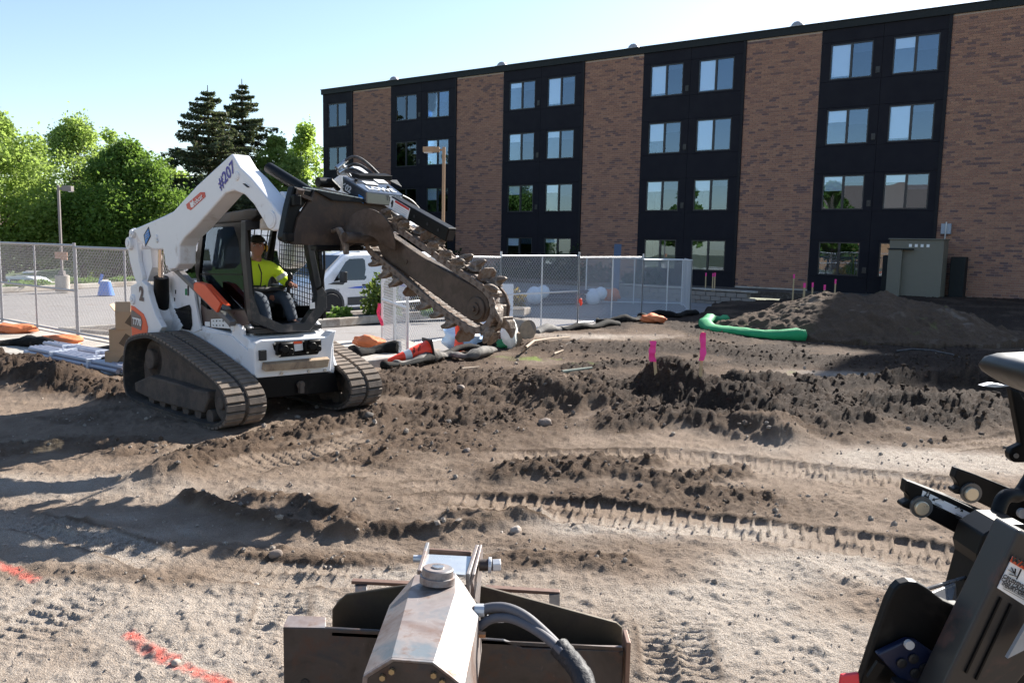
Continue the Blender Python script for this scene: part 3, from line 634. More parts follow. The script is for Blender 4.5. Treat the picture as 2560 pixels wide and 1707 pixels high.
# low block retaining wall right of the fence end: block by block
rw = thing('retaining_wall', at(1760, 745, .0), 'low grey block retaining wall between the fence end and the dirt pile', 'wall')
ra, rb_ = Vector((4.4, 33.5, 0)), Vector((8.6, 29.3, 0)); rd = (rb_-ra).normalized()
_blk = None; M['block'] = pm('split face block', (.27, .235, .21), .9, var=.25, scale=3, bmp=.6, bscale=30)
for row in range(3):
    for k in range(14):
        pos = ra+rd*(.42*k+(.21 if row % 2 else 0))+Vector((0, 0, .06+.17*row-.15))
        if _blk is None:
            _blk = MB().box((0, 0, 0), (.405, .28, .16)).build('block', M['block'], rw, bev=.012, world=False)
            _blk.location = pos-rw.location; _blk.rotation_euler = (0, 0, math.atan2(rd.y, rd.x))
        else: inst(_blk, 'block', rw, pos-rw.location+Vector((random.uniform(-.01, .01), random.uniform(-.015, .015), 0)), (0, 0, math.atan2(rd.y, rd.x)+random.uniform(-.02, .02))).modifiers.new('bevel', 'BEVEL').width = .012
q = MB(); q.bar(ra+Vector((0, 0, .40)), rb_+Vector((0, 0, .40)), .34, .06); q.build('cap_stone', M['conc'], rw, bev=.01)
# ================================================================== PLANTS
def leafmat(name, c0, c1, tr=.5, tc=1.0):
    m, t, p = nodes(name); at_ = t.nodes.new('ShaderNodeNewGeometry'); r = at_.outputs['Random Per Island']
    c = mix(t, r, c0, c1); t.links.new(c, p.inputs['Base Color']); p.inputs['Roughness'].default_value = .6; p.inputs['Specular IOR Level'].default_value = .25
    tl = t.nodes.new('ShaderNodeBsdfTranslucent'); k = mix(t, .55, c, [min(1, x*tc) for x in (c1[0]*1.5, c1[1]*1.6, c1[2])]); t.links.new(k, tl.inputs[0])
    mx = t.nodes.new('ShaderNodeMixShader'); mx.inputs[0].default_value = tr; t.links.new(p.outputs[0], mx.inputs[1]); t.links.new(tl.outputs[0], mx.inputs[2])
    t.links.new(mx.outputs[0], t.nodes['Material Output'].inputs[0]); return m
M['leafyel'] = leafmat('yellow green leaves', (.11, .175, .045), (.30, .38, .12), .55, 1.1)
M['leafmid'] = leafmat('mid green leaves', (.05, .105, .02), (.17, .26, .06), .45)
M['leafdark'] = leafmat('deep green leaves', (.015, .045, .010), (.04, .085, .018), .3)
M['leafpale'] = leafmat('pale spring leaves', (.13, .20, .045), (.29, .37, .10), .6, 1.2)
M['needle'] = leafmat('spruce needles', (.045, .068, .038), (.14, .16, .085), .25)
M['needleb'] = leafmat('spruce cones and tips', (.10, .065, .035), (.17, .11, .06), .1)
M['shrub'] = leafmat('shrub leaves', (.04, .09, .02), (.16, .20, .05), .4)
M['shrubred'] = leafmat('reddish shrub leaves', (.14, .10, .03), (.28, .20, .06), .4)
M['bush'] = leafmat('dark evergreen leaves', (.010, .025, .010), (.028, .05, .018), .2)
def leafcloud(name, P, size, mt, parent, up=.25, nrm=None, asp=.6):
    n = len(P); s = size*(.55+.9*RNG.random(n))[:, None]
    a = RNG.normal(size=(n, 3)); a[:, 2] *= .8; a /= np.linalg.norm(a, axis=1)[:, None]
    q = RNG.normal(size=(n, 3)); q[:, 2] += up; b = np.cross(a, q); b /= np.linalg.norm(b, axis=1)[:, None]
    t = np.stack([P-a*s, P+b*s*asp*.9-a*s*.1, P+a*s, P-b*s*asp+a*s*.15], 1) - np.array(parent.location)[None, None, :]
    me = bpy.data.meshes.new(name); me.vertices.add(4*n); me.vertices.foreach_set('co', t.reshape(-1).astype(np.float32))
    me.loops.add(4*n); me.polygons.add(n); me.loops.foreach_set('vertex_index', np.arange(4*n, dtype=np.int32))
    me.polygons.foreach_set('loop_start', np.arange(0, 4*n, 4, dtype=np.int32)); me.polygons.foreach_set('loop_total', np.full(n, 4, np.int32)); me.update(calc_edges=True)
    me.materials.append(mt); o = bpy.data.objects.new(name, me); COL.objects.link(o); o.parent = parent; return o
def broad(name, label, base, H, R, n, size, mt, lo=.22, clumps=46, top=1.0, grp=None, seed=1, spiky=.35, cat='tree', trunk=.16):
    rs = np.random.default_rng(seed); b = Vector(base); H = H-b.z; T = thing(name, b, label, cat, grp)
    cl = []; k = 0
    while len(cl) < clumps:
        u = rs.random(); z = lo+(1-lo)*u
        prof = (math.sin(math.pi*min(1, (u*.93+.10)**.8)))**.65*(1-.35*u*top) if u < 1 else 0
        th = rs.random()*6.283; r = R*prof*(.35+.65*rs.random()**.5)
        c = np.array([b.x+r*math.cos(th), b.y+r*math.sin(th), b.z+H*(z*.97)]); rad = R*(.20+.20*rs.random())*(1-.45*u)
        cl.append((c, rad))
    w = np.array([q[1]**2 for q in cl]); w /= w.sum(); ci = rs.choice(len(cl), n, p=w)
    d = rs.normal(size=(n, 3)); d /= np.linalg.norm(d, axis=1)[:, None]; rr = (.45+.65*rs.random(n)**.6)[:, None]
    C = np.array([q[0] for q in cl])[ci]; A = np.array([q[1] for q in cl])[ci][:, None]
    P = C+d*rr*A*np.array([1, 1, .85]); ns = int(n*spiky*.25)                # twigs that stand up out of the clumps
    P[:ns, 2] += np.abs(rs.normal(0, .40, ns))*A[:ns, 0]*.9; P = P[P[:, 2] > b.z+H*lo*.55]
    tb = MB(); tb.tube([b+Vector((0, 0, -.2)), b+Vector((.05, 0, H*.25)), b+Vector((-.05, .05, H*.55)), b+Vector((0, 0, H*.9))], [trunk*1.25, trunk, trunk*.6, .03], 9)
    for c, rad in cl[:26]:
        z0 = b.z+(c[2]-b.z)*.55; m = Vector(((b.x+c[0])/2, (b.y+c[1])/2, (z0+c[2])/2+.1*rad))
        tb.tube([Vector((b.x, b.y, z0)), m, Vector(c)], [trunk*.4, trunk*.25, .015], 5)
    tb.build('trunk', M['bark'], T, smooth=50); leafcloud('crown', P, size, mt, T); return T
def dpt(u, v, Y, z=-.1): p = aty(u*KD, v*KD, Y); return Vector((p.x, p.y, max(zl(p.x, p.y), -2.9)-.05))
broad('maple_tree', 'tall yellow green tree at the left edge of the photo', dpt(0, 600, 40), 7.6, 3.6, 44000, .092, M['leafyel'], .27, 90, seed=2)
broad('maple_tree', 'yellow green tree with a sparse airy top behind the left lamp', dpt(190, 600, 48), 8.4, 3.9, 36000, .088, M['leafyel'], .25, 80, seed=3, spiky=.5)
broad('maple_tree', 'dense mid green maple left of the spruces', dpt(305, 600, 42), 6.5, 3.5, 46000, .088, M['leafmid'], .22, 90, seed=4)
broad('maple_tree', 'narrow bright tree behind the dense mid green maple', dpt(262, 600, 50), 8.2, 2.7, 22000, .088, M['leafyel'], .12, 60, seed=14, spiky=.5)
broad('maple_tree', 'small bright tree in the gap between the maple and the spruces', dpt(398, 600, 56), 7.1, 3.2, 14000, .13, M['leafyel'], .1, 34, seed=5)
broad('maple_tree', 'bright tree right behind the spruces', dpt(640, 600, 52), 8.1, 3.6, 26000, .10, M['leafyel'], .1, 44, seed=6)
broad('poplar_tree', 'pale airy tree beside the left end of the building', dpt(706, 600, 62), 10.2, 3.2, 15000, .12, M['leafpale'], .12, 50, seed=7, spiky=.6)
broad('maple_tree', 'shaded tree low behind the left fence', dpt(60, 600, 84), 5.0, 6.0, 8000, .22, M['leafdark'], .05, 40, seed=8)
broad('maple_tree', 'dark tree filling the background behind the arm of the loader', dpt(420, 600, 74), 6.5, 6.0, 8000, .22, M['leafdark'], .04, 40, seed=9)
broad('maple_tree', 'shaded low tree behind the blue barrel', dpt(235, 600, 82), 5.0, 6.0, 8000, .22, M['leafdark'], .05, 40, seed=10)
broad('maple_tree', 'low green tree left of the building corner', dpt(600, 600, 66), 6.5, 4.4, 8000, .2, M['leafmid'], .04, 40, seed=12)
def spruce(label, base, H, R, seed, grp):
    rs = np.random.default_rng(seed); b = Vector(base); H = H-b.z; T = thing('spruce_tree', b, label, 'tree', grp)
    tb = MB(); tb.tube([b, b+Vector((0, 0, H*.5)), b+Vector((0, 0, H))], [.24, .14, .02], 8); pts = []; cones = []
    z = .8
    while z < H-.15:
        f = 1-z/H; L0 = R*(f**.85)*(1.0 if z > 1.2 else .9); nb = int(7+9*f)
        for k in range(nb):
            th = rs.random()*6.283; L = L0*(.45+.72*rs.random()); e = np.array([math.cos(th), math.sin(th)])
            droop = .10+.25*f; up_ = .30
            n = int(22+L*105)
            s = rs.random(n)**.8*L; w = .05+.17*(1-s/max(L, .1))*min(1, L)
            zz = z-droop*s+up_*s*s/max(L, .3)*.55
            lat = rs.normal(0, 1, n)*w; hang = -np.abs(rs.normal(0, .05+.035*L, n))
            P = np.stack([b.x+e[0]*s-e[1]*lat, b.y+e[1]*s+e[0]*lat, b.z+zz+hang], 1); pts.append(P)
            if f < .45: cones.append(P[rs.random(n) < .10])
            tb.tube([b+Vector((0, 0, z)), b+Vector((e[0]*L, e[1]*L, z-droop*L+up_*L*.55))], [.035, .01], 4)
        z += .30+.30*f
    tb.build('trunk', M['bark'], T); P = np.concatenate(pts); leafcloud('crown', P, .11, M['needle'], T, up=-.4, asp=.38)
    leafcloud('cones', np.concatenate(cones), .09, M['needleb'], T, asp=.5); return T
spruce('broad dark spruce left of the other spruce', dpt(486, 600, 47), 10.3, 6.4, 21, 'spruces behind the loader arm')
spruce('taller dark spruce right of the other spruce', dpt(563, 600, 52), 11.6, 6.2, 22, 'spruces behind the loader arm')
def bushy(name, label, base, r, n, size, mt, seed, grp=None, cat='shrub'):
    rs = np.random.default_rng(seed); b = Vector(base); T = thing(name, b, label, cat, grp)
    d = rs.normal(size=(n, 3)); d /= np.linalg.norm(d, axis=1)[:, None]; d[:, 2] = np.abs(d[:, 2])
    lump = .75+.5*np.sin(d[:, 0]*5+seed)*np.cos(d[:, 1]*4+seed*2)*np.abs(d[:, 2])**.3
    P = d*(.35+.65*rs.random(n)**.5)[:, None]*lump[:, None]*np.array(r)+np.array(b)
    tb = MB()
    for k in range(7): th = k*.9; tb.tube([b, b+Vector((math.cos(th)*r[0]*.45, math.sin(th)*r[1]*.45, r[2]*.75))], [.02, .006], 5)
    tb.build('stem', M['bark'], T); leafcloud('foliage', P, size, mt, T); return T
bushy('shrub', 'leafy green and yellow shrub by the kerb in front of the van', at(955, 790, .05)+Vector((0, .3, 0)), (.62, .5, 1.15), 2600, .055, M['shrub'], 31)
bushy('shrub', 'reddish brown shrub on the kerbed island behind the open fence panel', at(1085, 778, .05)+Vector((0, .4, 0)), (.75, .5, .75), 2200, .055, M['shrubred'], 32)
bushy('shrub', 'low bright green plant on the kerbed island beside the van wheel', at(855, 793, .05), (.32, .28, .30), 500, .06, M['leafmid'], 33)
bushy('shrub', 'tiny green weed on the kerbed island left of the shrub', at(826, 797, .05), (.25, .2, .14), 220, .05, M['leafmid'], 34)
bushy('shrub', 'low green tuft on the right end of the kerbed island', at(1075, 788, .05), (.35, .2, .2), 360, .05, M['leafmid'], 39)
bushy('shrub', 'small yellow leaved shrub right of the white board', at(1288, 770, .0), (.32, .3, .65), 500, .05, M['shrubred'], 35)
for i, (s_, d_, r_, h_, lab) in enumerate([(-19.3, 1.2, 1.3, 1.75, 'dark evergreen shrub against the brick right of the lamp pole'), (-16.0, 1.3, 1.5, 1.0, 'broad dark shrub under the windows behind the white board'), (-13.6, 1.2, 1.4, 1.0, 'low dark shrub under the windows left of the round shrub'), (-11.2, 1.2, 1.5, 1.85, 'round dark shrub standing above the fence rail against the brick'), (-9.4, 1.3, 1.1, 1.1, 'dark shrub behind the fence right of the round shrub'), (-6.6, 1.3, 1.3, .8, 'low dark shrub under the windows near the fence end'), (-22.5, 1.2, 1.5, 1.2, 'dark shrub under the windows left of the lamp pole')]):
    bushy('evergreen_shrub', lab, wp(s_, 0.0, d_), (r_, .9, h_), 1500, .08, M['bush'], 60+i)
# ornamental grasses in the far planting strip
for i in range(16):
    f = i/15; p0 = Vector((-18.9, 26.5, 0)).lerp(Vector((-13.2, 43.5, 0)), f)+Vector((random.uniform(-.5, .3), random.uniform(-.4, .4), .04))
    T = thing('grass_tuft', p0, 'clump of fresh green grass in the kerbed planting strip beyond the left fence', 'grass tuft', 'grass clumps in the planting strip')
    if i == 0 or True:
        n = 260; th = RNG.random(n)*6.283; r = RNG.random(n)**.5*.42; P = np.stack([p0.x+r*np.cos(th), p0.y+r*np.sin(th), p0.z+.05+RNG.random(n)*.20*(1-r*1.2)], 1)
        leafcloud('foliage', P, .09, M['leafmid'], T, asp=.25)
# ================================================================== FENCES
LG = 'temporary chain link panels left of the loader'; RG = 'temporary chain link panels right of the loader'
def fence(label, p0, p1, z0, z1, group, mid=True, midrail=False, pipe=.021, post_up=.0, mt='galv', dz=0.0, cell=.062, bottom=True):
    p0 = Vector((p0[0], p0[1], 0)); p1 = Vector((p1[0], p1[1], 0)); L = (p1-p0).length; d = (p1-p0)/L; up = Vector((0, 0, 1))
    T = thing('chain_link_panel', p0.lerp(p1, .5)+up*z0, label, 'fence', group)
    zb = z0+.05; G = M[mt]
    q = MB(); q.cyl(p0+up*z1, p1+up*(z1+dz), pipe, 10); q.build('top_rail', G, T, smooth=50)
    if bottom: q = MB(); q.cyl(p0+up*zb, p1+up*(zb+dz), pipe*.9, 10); q.build('bottom_rail', G, T, smooth=50)
    if midrail: q = MB(); q.cyl(p0+up*(z0+(z1-z0)*.5), p1+up*(z0+(z1-z0)*.5+dz), pipe*.9, 10); q.build('middle_rail', G, T, smooth=50)
    for k, f in enumerate((0, .5, 1) if mid else (0, 1)):
        q = MB(); r = pipe*(.85 if f == .5 else 1.15); q.cyl(p0.lerp(p1, f)+up*(z0-.02+dz*f), p0.lerp(p1, f)+up*(z1+dz*f+(post_up if f != .5 else 0)), r, 10); q.build('post', G, T, smooth=50)
    h = z1-zb; q = MB(); n = int((L+h*.62)/cell); nn = Vector((-d.y, d.x, 0)); sl = .62                 # crossing wires
    w = .0027 if group == RG else .0019
    for fam in (0, 1):
        for k in range(n):
            a = -h*sl+k*cell if fam == 0 else k*cell
            xa, xb = a, (a+h*sl if fam == 0 else a-h*sl); za_, zb_ = 0, h
            if fam == 0:
                t0 = max(0, (0-xa)/(xb-xa)); t1 = min(1, (L-xa)/(xb-xa))
            else:
                t0 = max(0, (xa-L)/(xa-xb)); t1 = min(1, xa/(xa-xb))
            if t1-t0 < .02: continue
            A = p0+d*(xa+(xb-xa)*t0)+up*(zb+h*t0+dz*.5)+nn*(.003 if fam else -.003); B = p0+d*(xa+(xb-xa)*t1)+up*(zb+h*t1+dz*.5)+nn*(.003 if fam else -.003)
            e = (B-A).normalized(); s_ = e.cross(nn)*w; o_ = nn*w
            q.add([A+s_, A-s_*.5+o_, A-s_*.5-o_, B+s_, B-s_*.5+o_, B-s_*.5-o_], [(0, 1, 4, 3), (1, 2, 5, 4), (2, 0, 3, 5)])
    tag(q.build('chain_link_mesh', G, T), kind='stuff'); return T
LG = 'temporary chain link panels left of the loader'; RG = 'temporary chain link panels right of the loader'
LP = Vector((-8.30, 15.68, 0)); LD = Vector((.776, -.631, 0)).normalized()
def lp(k): p = LP+LD*k; return (p.x, p.y)
fence('chain link panel at the far left edge of the photo', lp(-7.4), lp(-3.72), .035, 1.75, LG, mt='galvdark', midrail=True, pipe=.024)
fence('chain link panel with a middle rail in front of the white car', lp(-3.7), lp(0), .035, 1.75, LG, mt='galvdark', midrail=True, pipe=.024, post_up=.05)
fence('chain link panel in front of the blue barrel', lp(.03), lp(3.9), .035, 1.72, LG, mt='galvdark', pipe=.024)
J = [(-2.30, 16.1), (-.29, 19.3), (1.71, 21.63), (3.78, 24.2), (5.46, 25.4), (6.02, 29.2)]
fence('chain link panel in front of the white board', J[0], J[1], -.14, 1.66, RG, mid=True, midrail=True, dz=-.04)
fence('chain link panel with a middle rail between the white board and the red clip', J[1], J[2], -.16, 1.66, RG, midrail=True, post_up=.10)
fence('chain link panel in front of the white wrapped bundle', J[2], J[3], -.14, 1.62, RG, post_up=.10)
fence('last chain link panel at the right end of the fence', J[3], J[4], -.10, 1.55, RG)
fence('chain link panel seen almost edge on at the right end of the fence', J[4], J[5], -.10, 1.53, RG)
fence('chain link panel standing farther back behind the fence end', (2.6, 29.5), (6.0, 29.4), -.1, 1.5, RG)
gt = fence('narrow looking open chain link panel turned towards the camera beside the loader track', (-2.45, 15.49), (-1.72, 13.5), .0, 1.72, RG, midrail=True)
q = MB(); q.tube([Vector((-1.72, 13.5, .03)), Vector((-1.95, 13.3, .02)), Vector((-2.3, 13.6, .02)), Vector((-1.75, 13.9, .03))], .018, 8); q.build('foot', M['galv'], gt, smooth=50)
def ribbon(name, label, cat, top, w, h, mt, sway=.03, seed=1):
    r = random.Random(seed); T = MB(); pts = []; n = 8; a = []
    for k in range(n+1): f = k/n; a.append((Vector((math.sin(f*5+seed)*sway*f, math.cos(f*4+seed)*sway*f, -h*f))))
    for off in (0, .012):
        vs = []
        for k, p in enumerate(a): ww = w*(.88+.14*math.sin(k*1.7+seed)); vs += [top+p+Vector((-ww/2, off, 0)), top+p+Vector((ww/2, off+.015*math.sin(k*2+seed), 0))]
        T.add(vs, [(2*k, 2*k+1, 2*k+3, 2*k+2) for k in range(n)])
    return T
_p = aty(955, 758, 15.4); q = ribbon('', '', '', Vector((_p.x-.04, 15.35, _p.z)), .07, .42, M['pink'], .05, 3); tag(q.build('flagging_ribbon', pm('crimson ribbon', (.72, .03, .12), .5)), 'crimson ribbon hanging on the open chain link panel', 'ribbon')
q = MB(); _p = aty(1451, 752, 21.5); q.ball(_p, (.045, .03, .07)); q.tube([_p+Vector((0, 0, .02)), _p+Vector((.03, -.02, -.06)), _p+Vector((.0, -.02, -.12))], .025, 7); tag(q.build('fence_clip', M['coneor'], smooth=50), 'small red clip tied to the fence post above the black socks', 'clip')
# ================================================================== LAMPS
def lamp(label, x, y, z0, ztop, w, mt, head, base=None):
    T = thing('street_lamp', (x, y, z0), label, 'street lamp'); q = MB(); q.box((x, y, (z0+ztop)/2), (w, w, ztop-z0)); q.build('pole', mt, T, bev=.008)
    hl, hw, hh = head; q = MB(); c = ztop-.10
    q.prism([(x+.02, y-hw/2, c+hh/2), (x+hl*.2, y-hw/2, c+hh/2) if 0 else (x+.02, y-hw/2, c+hh/2-.001), (x+.02, y-hw/2, c-hh*.2)], (0, .001, 0)) if 0 else None
    s_ = 1 if hl > 0 else -1
    q.box((x+s_*(w/2+.06), y, c), (.14, .07, .06)); q.build('arm', mt, T)
    q = MB(); x0 = x+s_*(w/2+.10); x1 = x+s_*(w/2+.10+abs(hl))
    q.loft([[(x0, y-hw*.3, c-.08), (x0, y+hw*.3, c-.08), (x0, y+hw*.3, c+.09), (x0, y-hw*.3, c+.09)], [(x0+s_*.22, y-hw/2, c-.10), (x0+s_*.22, y+hw/2, c-.10), (x0+s_*.22, y+hw/2, c+.10), (x0+s_*.22, y-hw/2, c+.10)], [(x1, y-hw/2, c-.10), (x1, y+hw/2, c-.10), (x1, y+hw/2, c+.08), (x1, y-hw/2, c+.08)]]); q.build('lamp_head', mt, T, bev=.008)
    q = MB(); q.box(((x0+s_*.22+x1)/2, y, c-.11), (abs(hl)-.28, hw*.8, .02)); q.build('lens', M['decalw'], T)
    if base: q = MB(); q.cyl((x, y, z0-.1), (x, y, z0+base[1]), base[0], 24); q.build('concrete_base', M['conc'], T, smooth=50, bev=.01); q = MB(); q.box((x, y, z0+base[1]+.02), (.28, .28, .04)); q.box((x, y, z0+base[1]+.10), (.17, .17, .14)); q.build('base_cover', mt, T)
    return T
lamp('tan square lamp pole in front of the dark panelled bay of the building', (1104-CX)/FPX*30, 30, -.15, 5.30, .105, M['lampwood'], (-.58, .34, .2))
_b = at(157, 722, .03); L2 = lamp('grey lamp pole on a round concrete base behind the left fence', _b.x, _b.y, .03, 3.66, .075, M['lampgrey'], (.36, .20, .14), (.235, .47))
q = MB(); q.box((_b.x-.03, _b.y-.08, 1.22), (.30, .03, .24)); q.box((_b.x+.15, _b.y-.09, 1.20), (.22, .03, .28)); q.build('sign_plate', pm('faded tan sign', (.45, .24, .15), .6), L2)
# ================================================================== VEHICLES BEHIND THE FENCE
def frame(o, hdg):                                                   # local (x fwd, y left) -> world
    f = Vector((math.cos(hdg), math.sin(hdg), 0)); l = Vector((-f.y, f.x, 0)); o = Vector(o); return lambda x, y, z: o+f*x+l*y+Vector((0, 0, z))
def body_loft(secs, nxt):                                            # secs: list of (x, [(y, z)...]) half sections mirrored
    out = []
    for x, half in secs: out.append([nxt(x, y, z) for y, z in half]+[nxt(x, -y, z) for y, z in half[::-1]])
    return MB().loft(out)
def wheel(T, F, x, y, r, w, rimm, name='wheel'):
    s_ = 1 if y > 0 else -1; ax = (F(0, s_, 0)-F(0, 0, 0))
    q = MB(); q.lathe(F(x, y-s_*w/2, r), ax, [(r*.6, 0), (r*.95, 0), (r, w*.15), (r, w*.85), (r*.95, w), (r*.68, w)], 26); W = q.build(name, M['tyre'], T, smooth=40)
    q = MB(); q.lathe(F(x, y-s_*w/2, r), ax, [(r*.67, w*.75), (r*.67, w*.97), (r*.60, w*1.0), (r*.56, w*.82), (r*.2, w*.86), (r*.16, w*.98), (.01, w*.98)], 26); q.build('rim', rimm, W, smooth=40)
    for k in range(5):
        th = k*1.2566; f_ = (F(1, 0, 0)-F(0, 0, 0)); c = F(x, y+s_*w*.36, r)+f_*math.cos(th)*r*.38+Vector((0, 0, math.sin(th)*r*.38)); q = MB(); q.cyl(c, c+ax*.012, r*.10, 9); q.build('hub_hole', M['tyre'], W)
vh = math.radians(180+47); _w = Vector(((821.5-CX)/FPX*25.2, 25.2, 0)); vz = za(_w.x, _w.y)-.02
_l = Vector((-math.sin(vh), math.cos(vh), 0)); vo = Vector((_w.x, _w.y, vz))-_l*.93; F = frame(vo, vh)
VN = thing('van', vo, 'white panel van with a blue side stripe parked behind the fence', 'van')
sec = lambda w0, w1, z0, z1, z2: [(w0*.93, z0), (w0, z0+.12), (w0, z1), (w1, z2-.10), (w1*.86, z2)]
S_ = [(.98, [(.62, .42), (.72, .5), (.74, .72), (.70, .86), (.60, .90)]), (.86, [(.80, .34), (.88, .45), (.90, .78), (.84, .96), (.70, 1.0)]), (.45, [(.90, .30), (.96, .42), (.97, .90), (.90, 1.08), (.74, 1.12)]),
      (.18, [(.92, .28), (.97, .40), (.98, .98), (.92, 1.14), (.78, 1.18)]), (-.62, [(.93, .28), (.98, .40), (.985, 1.0), (.86, 1.80), (.72, 1.88)]), (-.95, sec(.985, .86, .28, 1.02, 1.96)), (-2.4, sec(.985, .87, .28, 1.02, 2.0)), (-4.2, sec(.985, .87, .28, 1.02, 1.99)), (-4.36, sec(.96, .84, .34, 1.0, 1.95))]
vb = body_loft(S_, F).build('body', M['vanwhite'], VN, smooth=40)
q = MB(); q.add([F(.17, .70, 1.20), F(.17, -.70, 1.20), F(-.58, -.68, 1.83), F(-.58, .68, 1.83)], [(0, 1, 2, 3)]); q.v = [tuple(Vector(p)+(F(.02, 0, .03)-F(0, 0, 0))) for p in q.v]; q.build('windscreen', M['glassdark'], VN)
def sidez(z): return .985-(max(0, z-1.0)/.86)*.125
for s_ in (1, -1):
    def sp(x, z, o=.006): return F(x, s_*(sidez(z)+o), z)
    q = MB(); q.prism([sp(-.12, 1.08), sp(-.30, 1.10), sp(-1.28, 1.10), sp(-1.36, 1.16), sp(-1.36, 1.72), sp(-1.28, 1.78), sp(-.78, 1.76), sp(-.62, 1.66)], F(0, -s_*.01, 0)-F(0, 0, 0)); q.build('side_window', M['glassdark'], VN)
    q = MB(); q.prism([sp(.10, .995, .012), sp(-.15, 1.06, .012), sp(-.55, 1.06, .012), sp(-.45, .97, .012)], F(0, -s_*.02, 0)-F(0, 0, 0)); q.build('window_corner', M['trim'], VN)
    q = MB(); q.prism([sp(-.62, .865, .004), sp(-.9, .90, .004), sp(-1.6, .925, .004), sp(-4.0, .98, .004), sp(-4.0, .86, .004), sp(-1.6, .85, .004), sp(-1.0, .85, .004)], F(0, s_*.003, 0)-F(0, 0, 0)); q.build('stripe', pm('blue stripe', (.03, .11, .62), .4), VN)
    q = MB(); q.prism([sp(-.62, .34), sp(-.62, .58), sp(-2.75, .60), sp(-2.75, .34)], F(0, s_*.012, 0)-F(0, 0, 0)); q.build('lower_cladding', M['trim'], VN, bev=.006)
    q = MB(); q.cyl(F(-.6, s_*1.03, .30), F(-2.75, s_*1.03, .30), .035, 8); q.build('step_bar', M['galv'], VN)
    arch = [(math.cos(t), math.sin(t)) for t in [math.pi*k/12 for k in range(13)]]
    for wx in (0, -3.3):
        q = MB(); q.ring([F(wx+.50*c, s_*.975, .36+.50*n_) for c, n_ in arch]+[F(wx-.50, s_*.975, .28), F(wx+.50, s_*.975, .28)], [F(wx+.42*c, s_*.975, .36+.42*n_) for c, n_ in arch]+[F(wx-.42, s_*.975, .28), F(wx+.42, s_*.975, .28)], F(0, s_*.02, 0)-F(0, 0, 0)); q.build('wheel_arch', M['trim'], VN)
        q = MB(); q.prism([F(wx+.42*c, s_*.94, .36+.42*n_) for c, n_ in arch]+[F(wx-.42, s_*.94, .26), F(wx+.42, s_*.94, .26)], F(0, s_*.046, 0)-F(0, 0, 0)); q.build('wheel_well', M['tyre'], VN)
        wheel(VN, F, wx, s_*.93, .36, .22, pm('grey steel rim', (.35, .35, .37), .4, metal=.6))
    q = MB(); q.bar(F(-.30, s_*.97, 1.16), F(-.30, s_*1.10, 1.16), .08, .06); q.box(F(-.32, s_*1.20, 1.22), (.12, .26, .34), Matrix.Rotation(vh, 3, 'Z')); q.build('mirror', M['ink'], VN, bev=.03)
    for dx in (-1.43, -2.55):
        q = MB(); q.bar(sp(dx, .40, .001), sp(dx, 1.0, .001), .008, .006, up=(1, 0, 0)); q.bar(sp(dx, 1.0, .001), sp(dx, 1.84, .001), .008, .006, up=(1, 0, 0)); q.build('door_seam', M['trim'], VN)
    q = MB(); q.box(F(-1.27, s_*.995, .95), (.18, .04, .05), Matrix.Rotation(vh, 3, 'Z')); q.build('door_handle', M['ink'], VN, bev=.01)
    q = MB(); q.box(F(-1.26, s_*.99, .68), (.03, .01, .03), Matrix.Rotation(vh, 3, 'Z')); q.build('fuel_lock', M['ink'], VN)
    q = MB(); q.prism([F(.93, s_*.60, .74), F(.80, s_*.86, .76), F(.62, s_*.94, .90), F(.80, s_*.74, .94)], F(.02, s_*.02, .01)-F(0, 0, 0)); q.build('headlight', M['steel'], VN)
    q = MB(); q.box(F(-4.33, s_*.93, .95), (.06, .10, .46), Matrix.Rotation(vh, 3, 'Z')); q.build('tail_light', pm('red lens', (.45, .01, .01), .2), VN)
_f = F(-1, 0, 0)-F(0, 0, 0)
text('U', .14, F(-.26, .992, .80), _f, (0, 0, 1), M['ink'], VN)
for k in range(9):
    hgt = [.10, .16, .08, .20, .13, .24, .10, .15, .07][k]; x = -2.0-k*.055
    q = MB(); q.prism([F(x, sidez(1.22)+.004, 1.18), F(x-.045, sidez(1.22)+.004, 1.18), F(x-.045, sidez(1.22+hgt)+.004, 1.18+hgt), F(x, sidez(1.22+hgt)+.004, 1.18+hgt)], F(0, .002, 0)-F(0, 0, 0)); q.build('skyline_emblem', M['inkgrey'] if k % 2 else M['trim'], VN)
q = MB(); q.bar(F(-1.97, .96, 1.175), F(-2.55, .96, 1.175), .012, .02); q.build('skyline_base', M['trim'], VN)
text('E450', .09, F(-1.1, 1.0, .44), _f, (0, 0, 1), M['inkgrey'], VN) if 0 else None
q = MB(); q.box(F(.96, 0, .62), (.06, 1.0, .20), Matrix.Rotation(vh, 3, 'Z')); q.box(F(.97, 0, .42), (.08, 1.3, .16), Matrix.Rotation(vh, 3, 'Z')); q.build('grille', M['ink'], VN, bev=.02)
q = MB()
for x in (-1.25, -2.3): q.bar(F(x, .75, 1.98), F(x, -.75, 1.98), .04, .04); q.bar(F(x, .7, 1.93), F(x, .7, 2.12), .04, .04); q.bar(F(x, -.7, 1.93), F(x, -.7, 2.12), .04, .04)
q.bar(F(-.95, .7, 2.13), F(-2.9, .7, 2.13), .05, .04); q.bar(F(-.95, -.7, 2.13), F(-2.9, -.7, 2.13), .05, .04); q.build('roof_rack', M['galv'], VN)
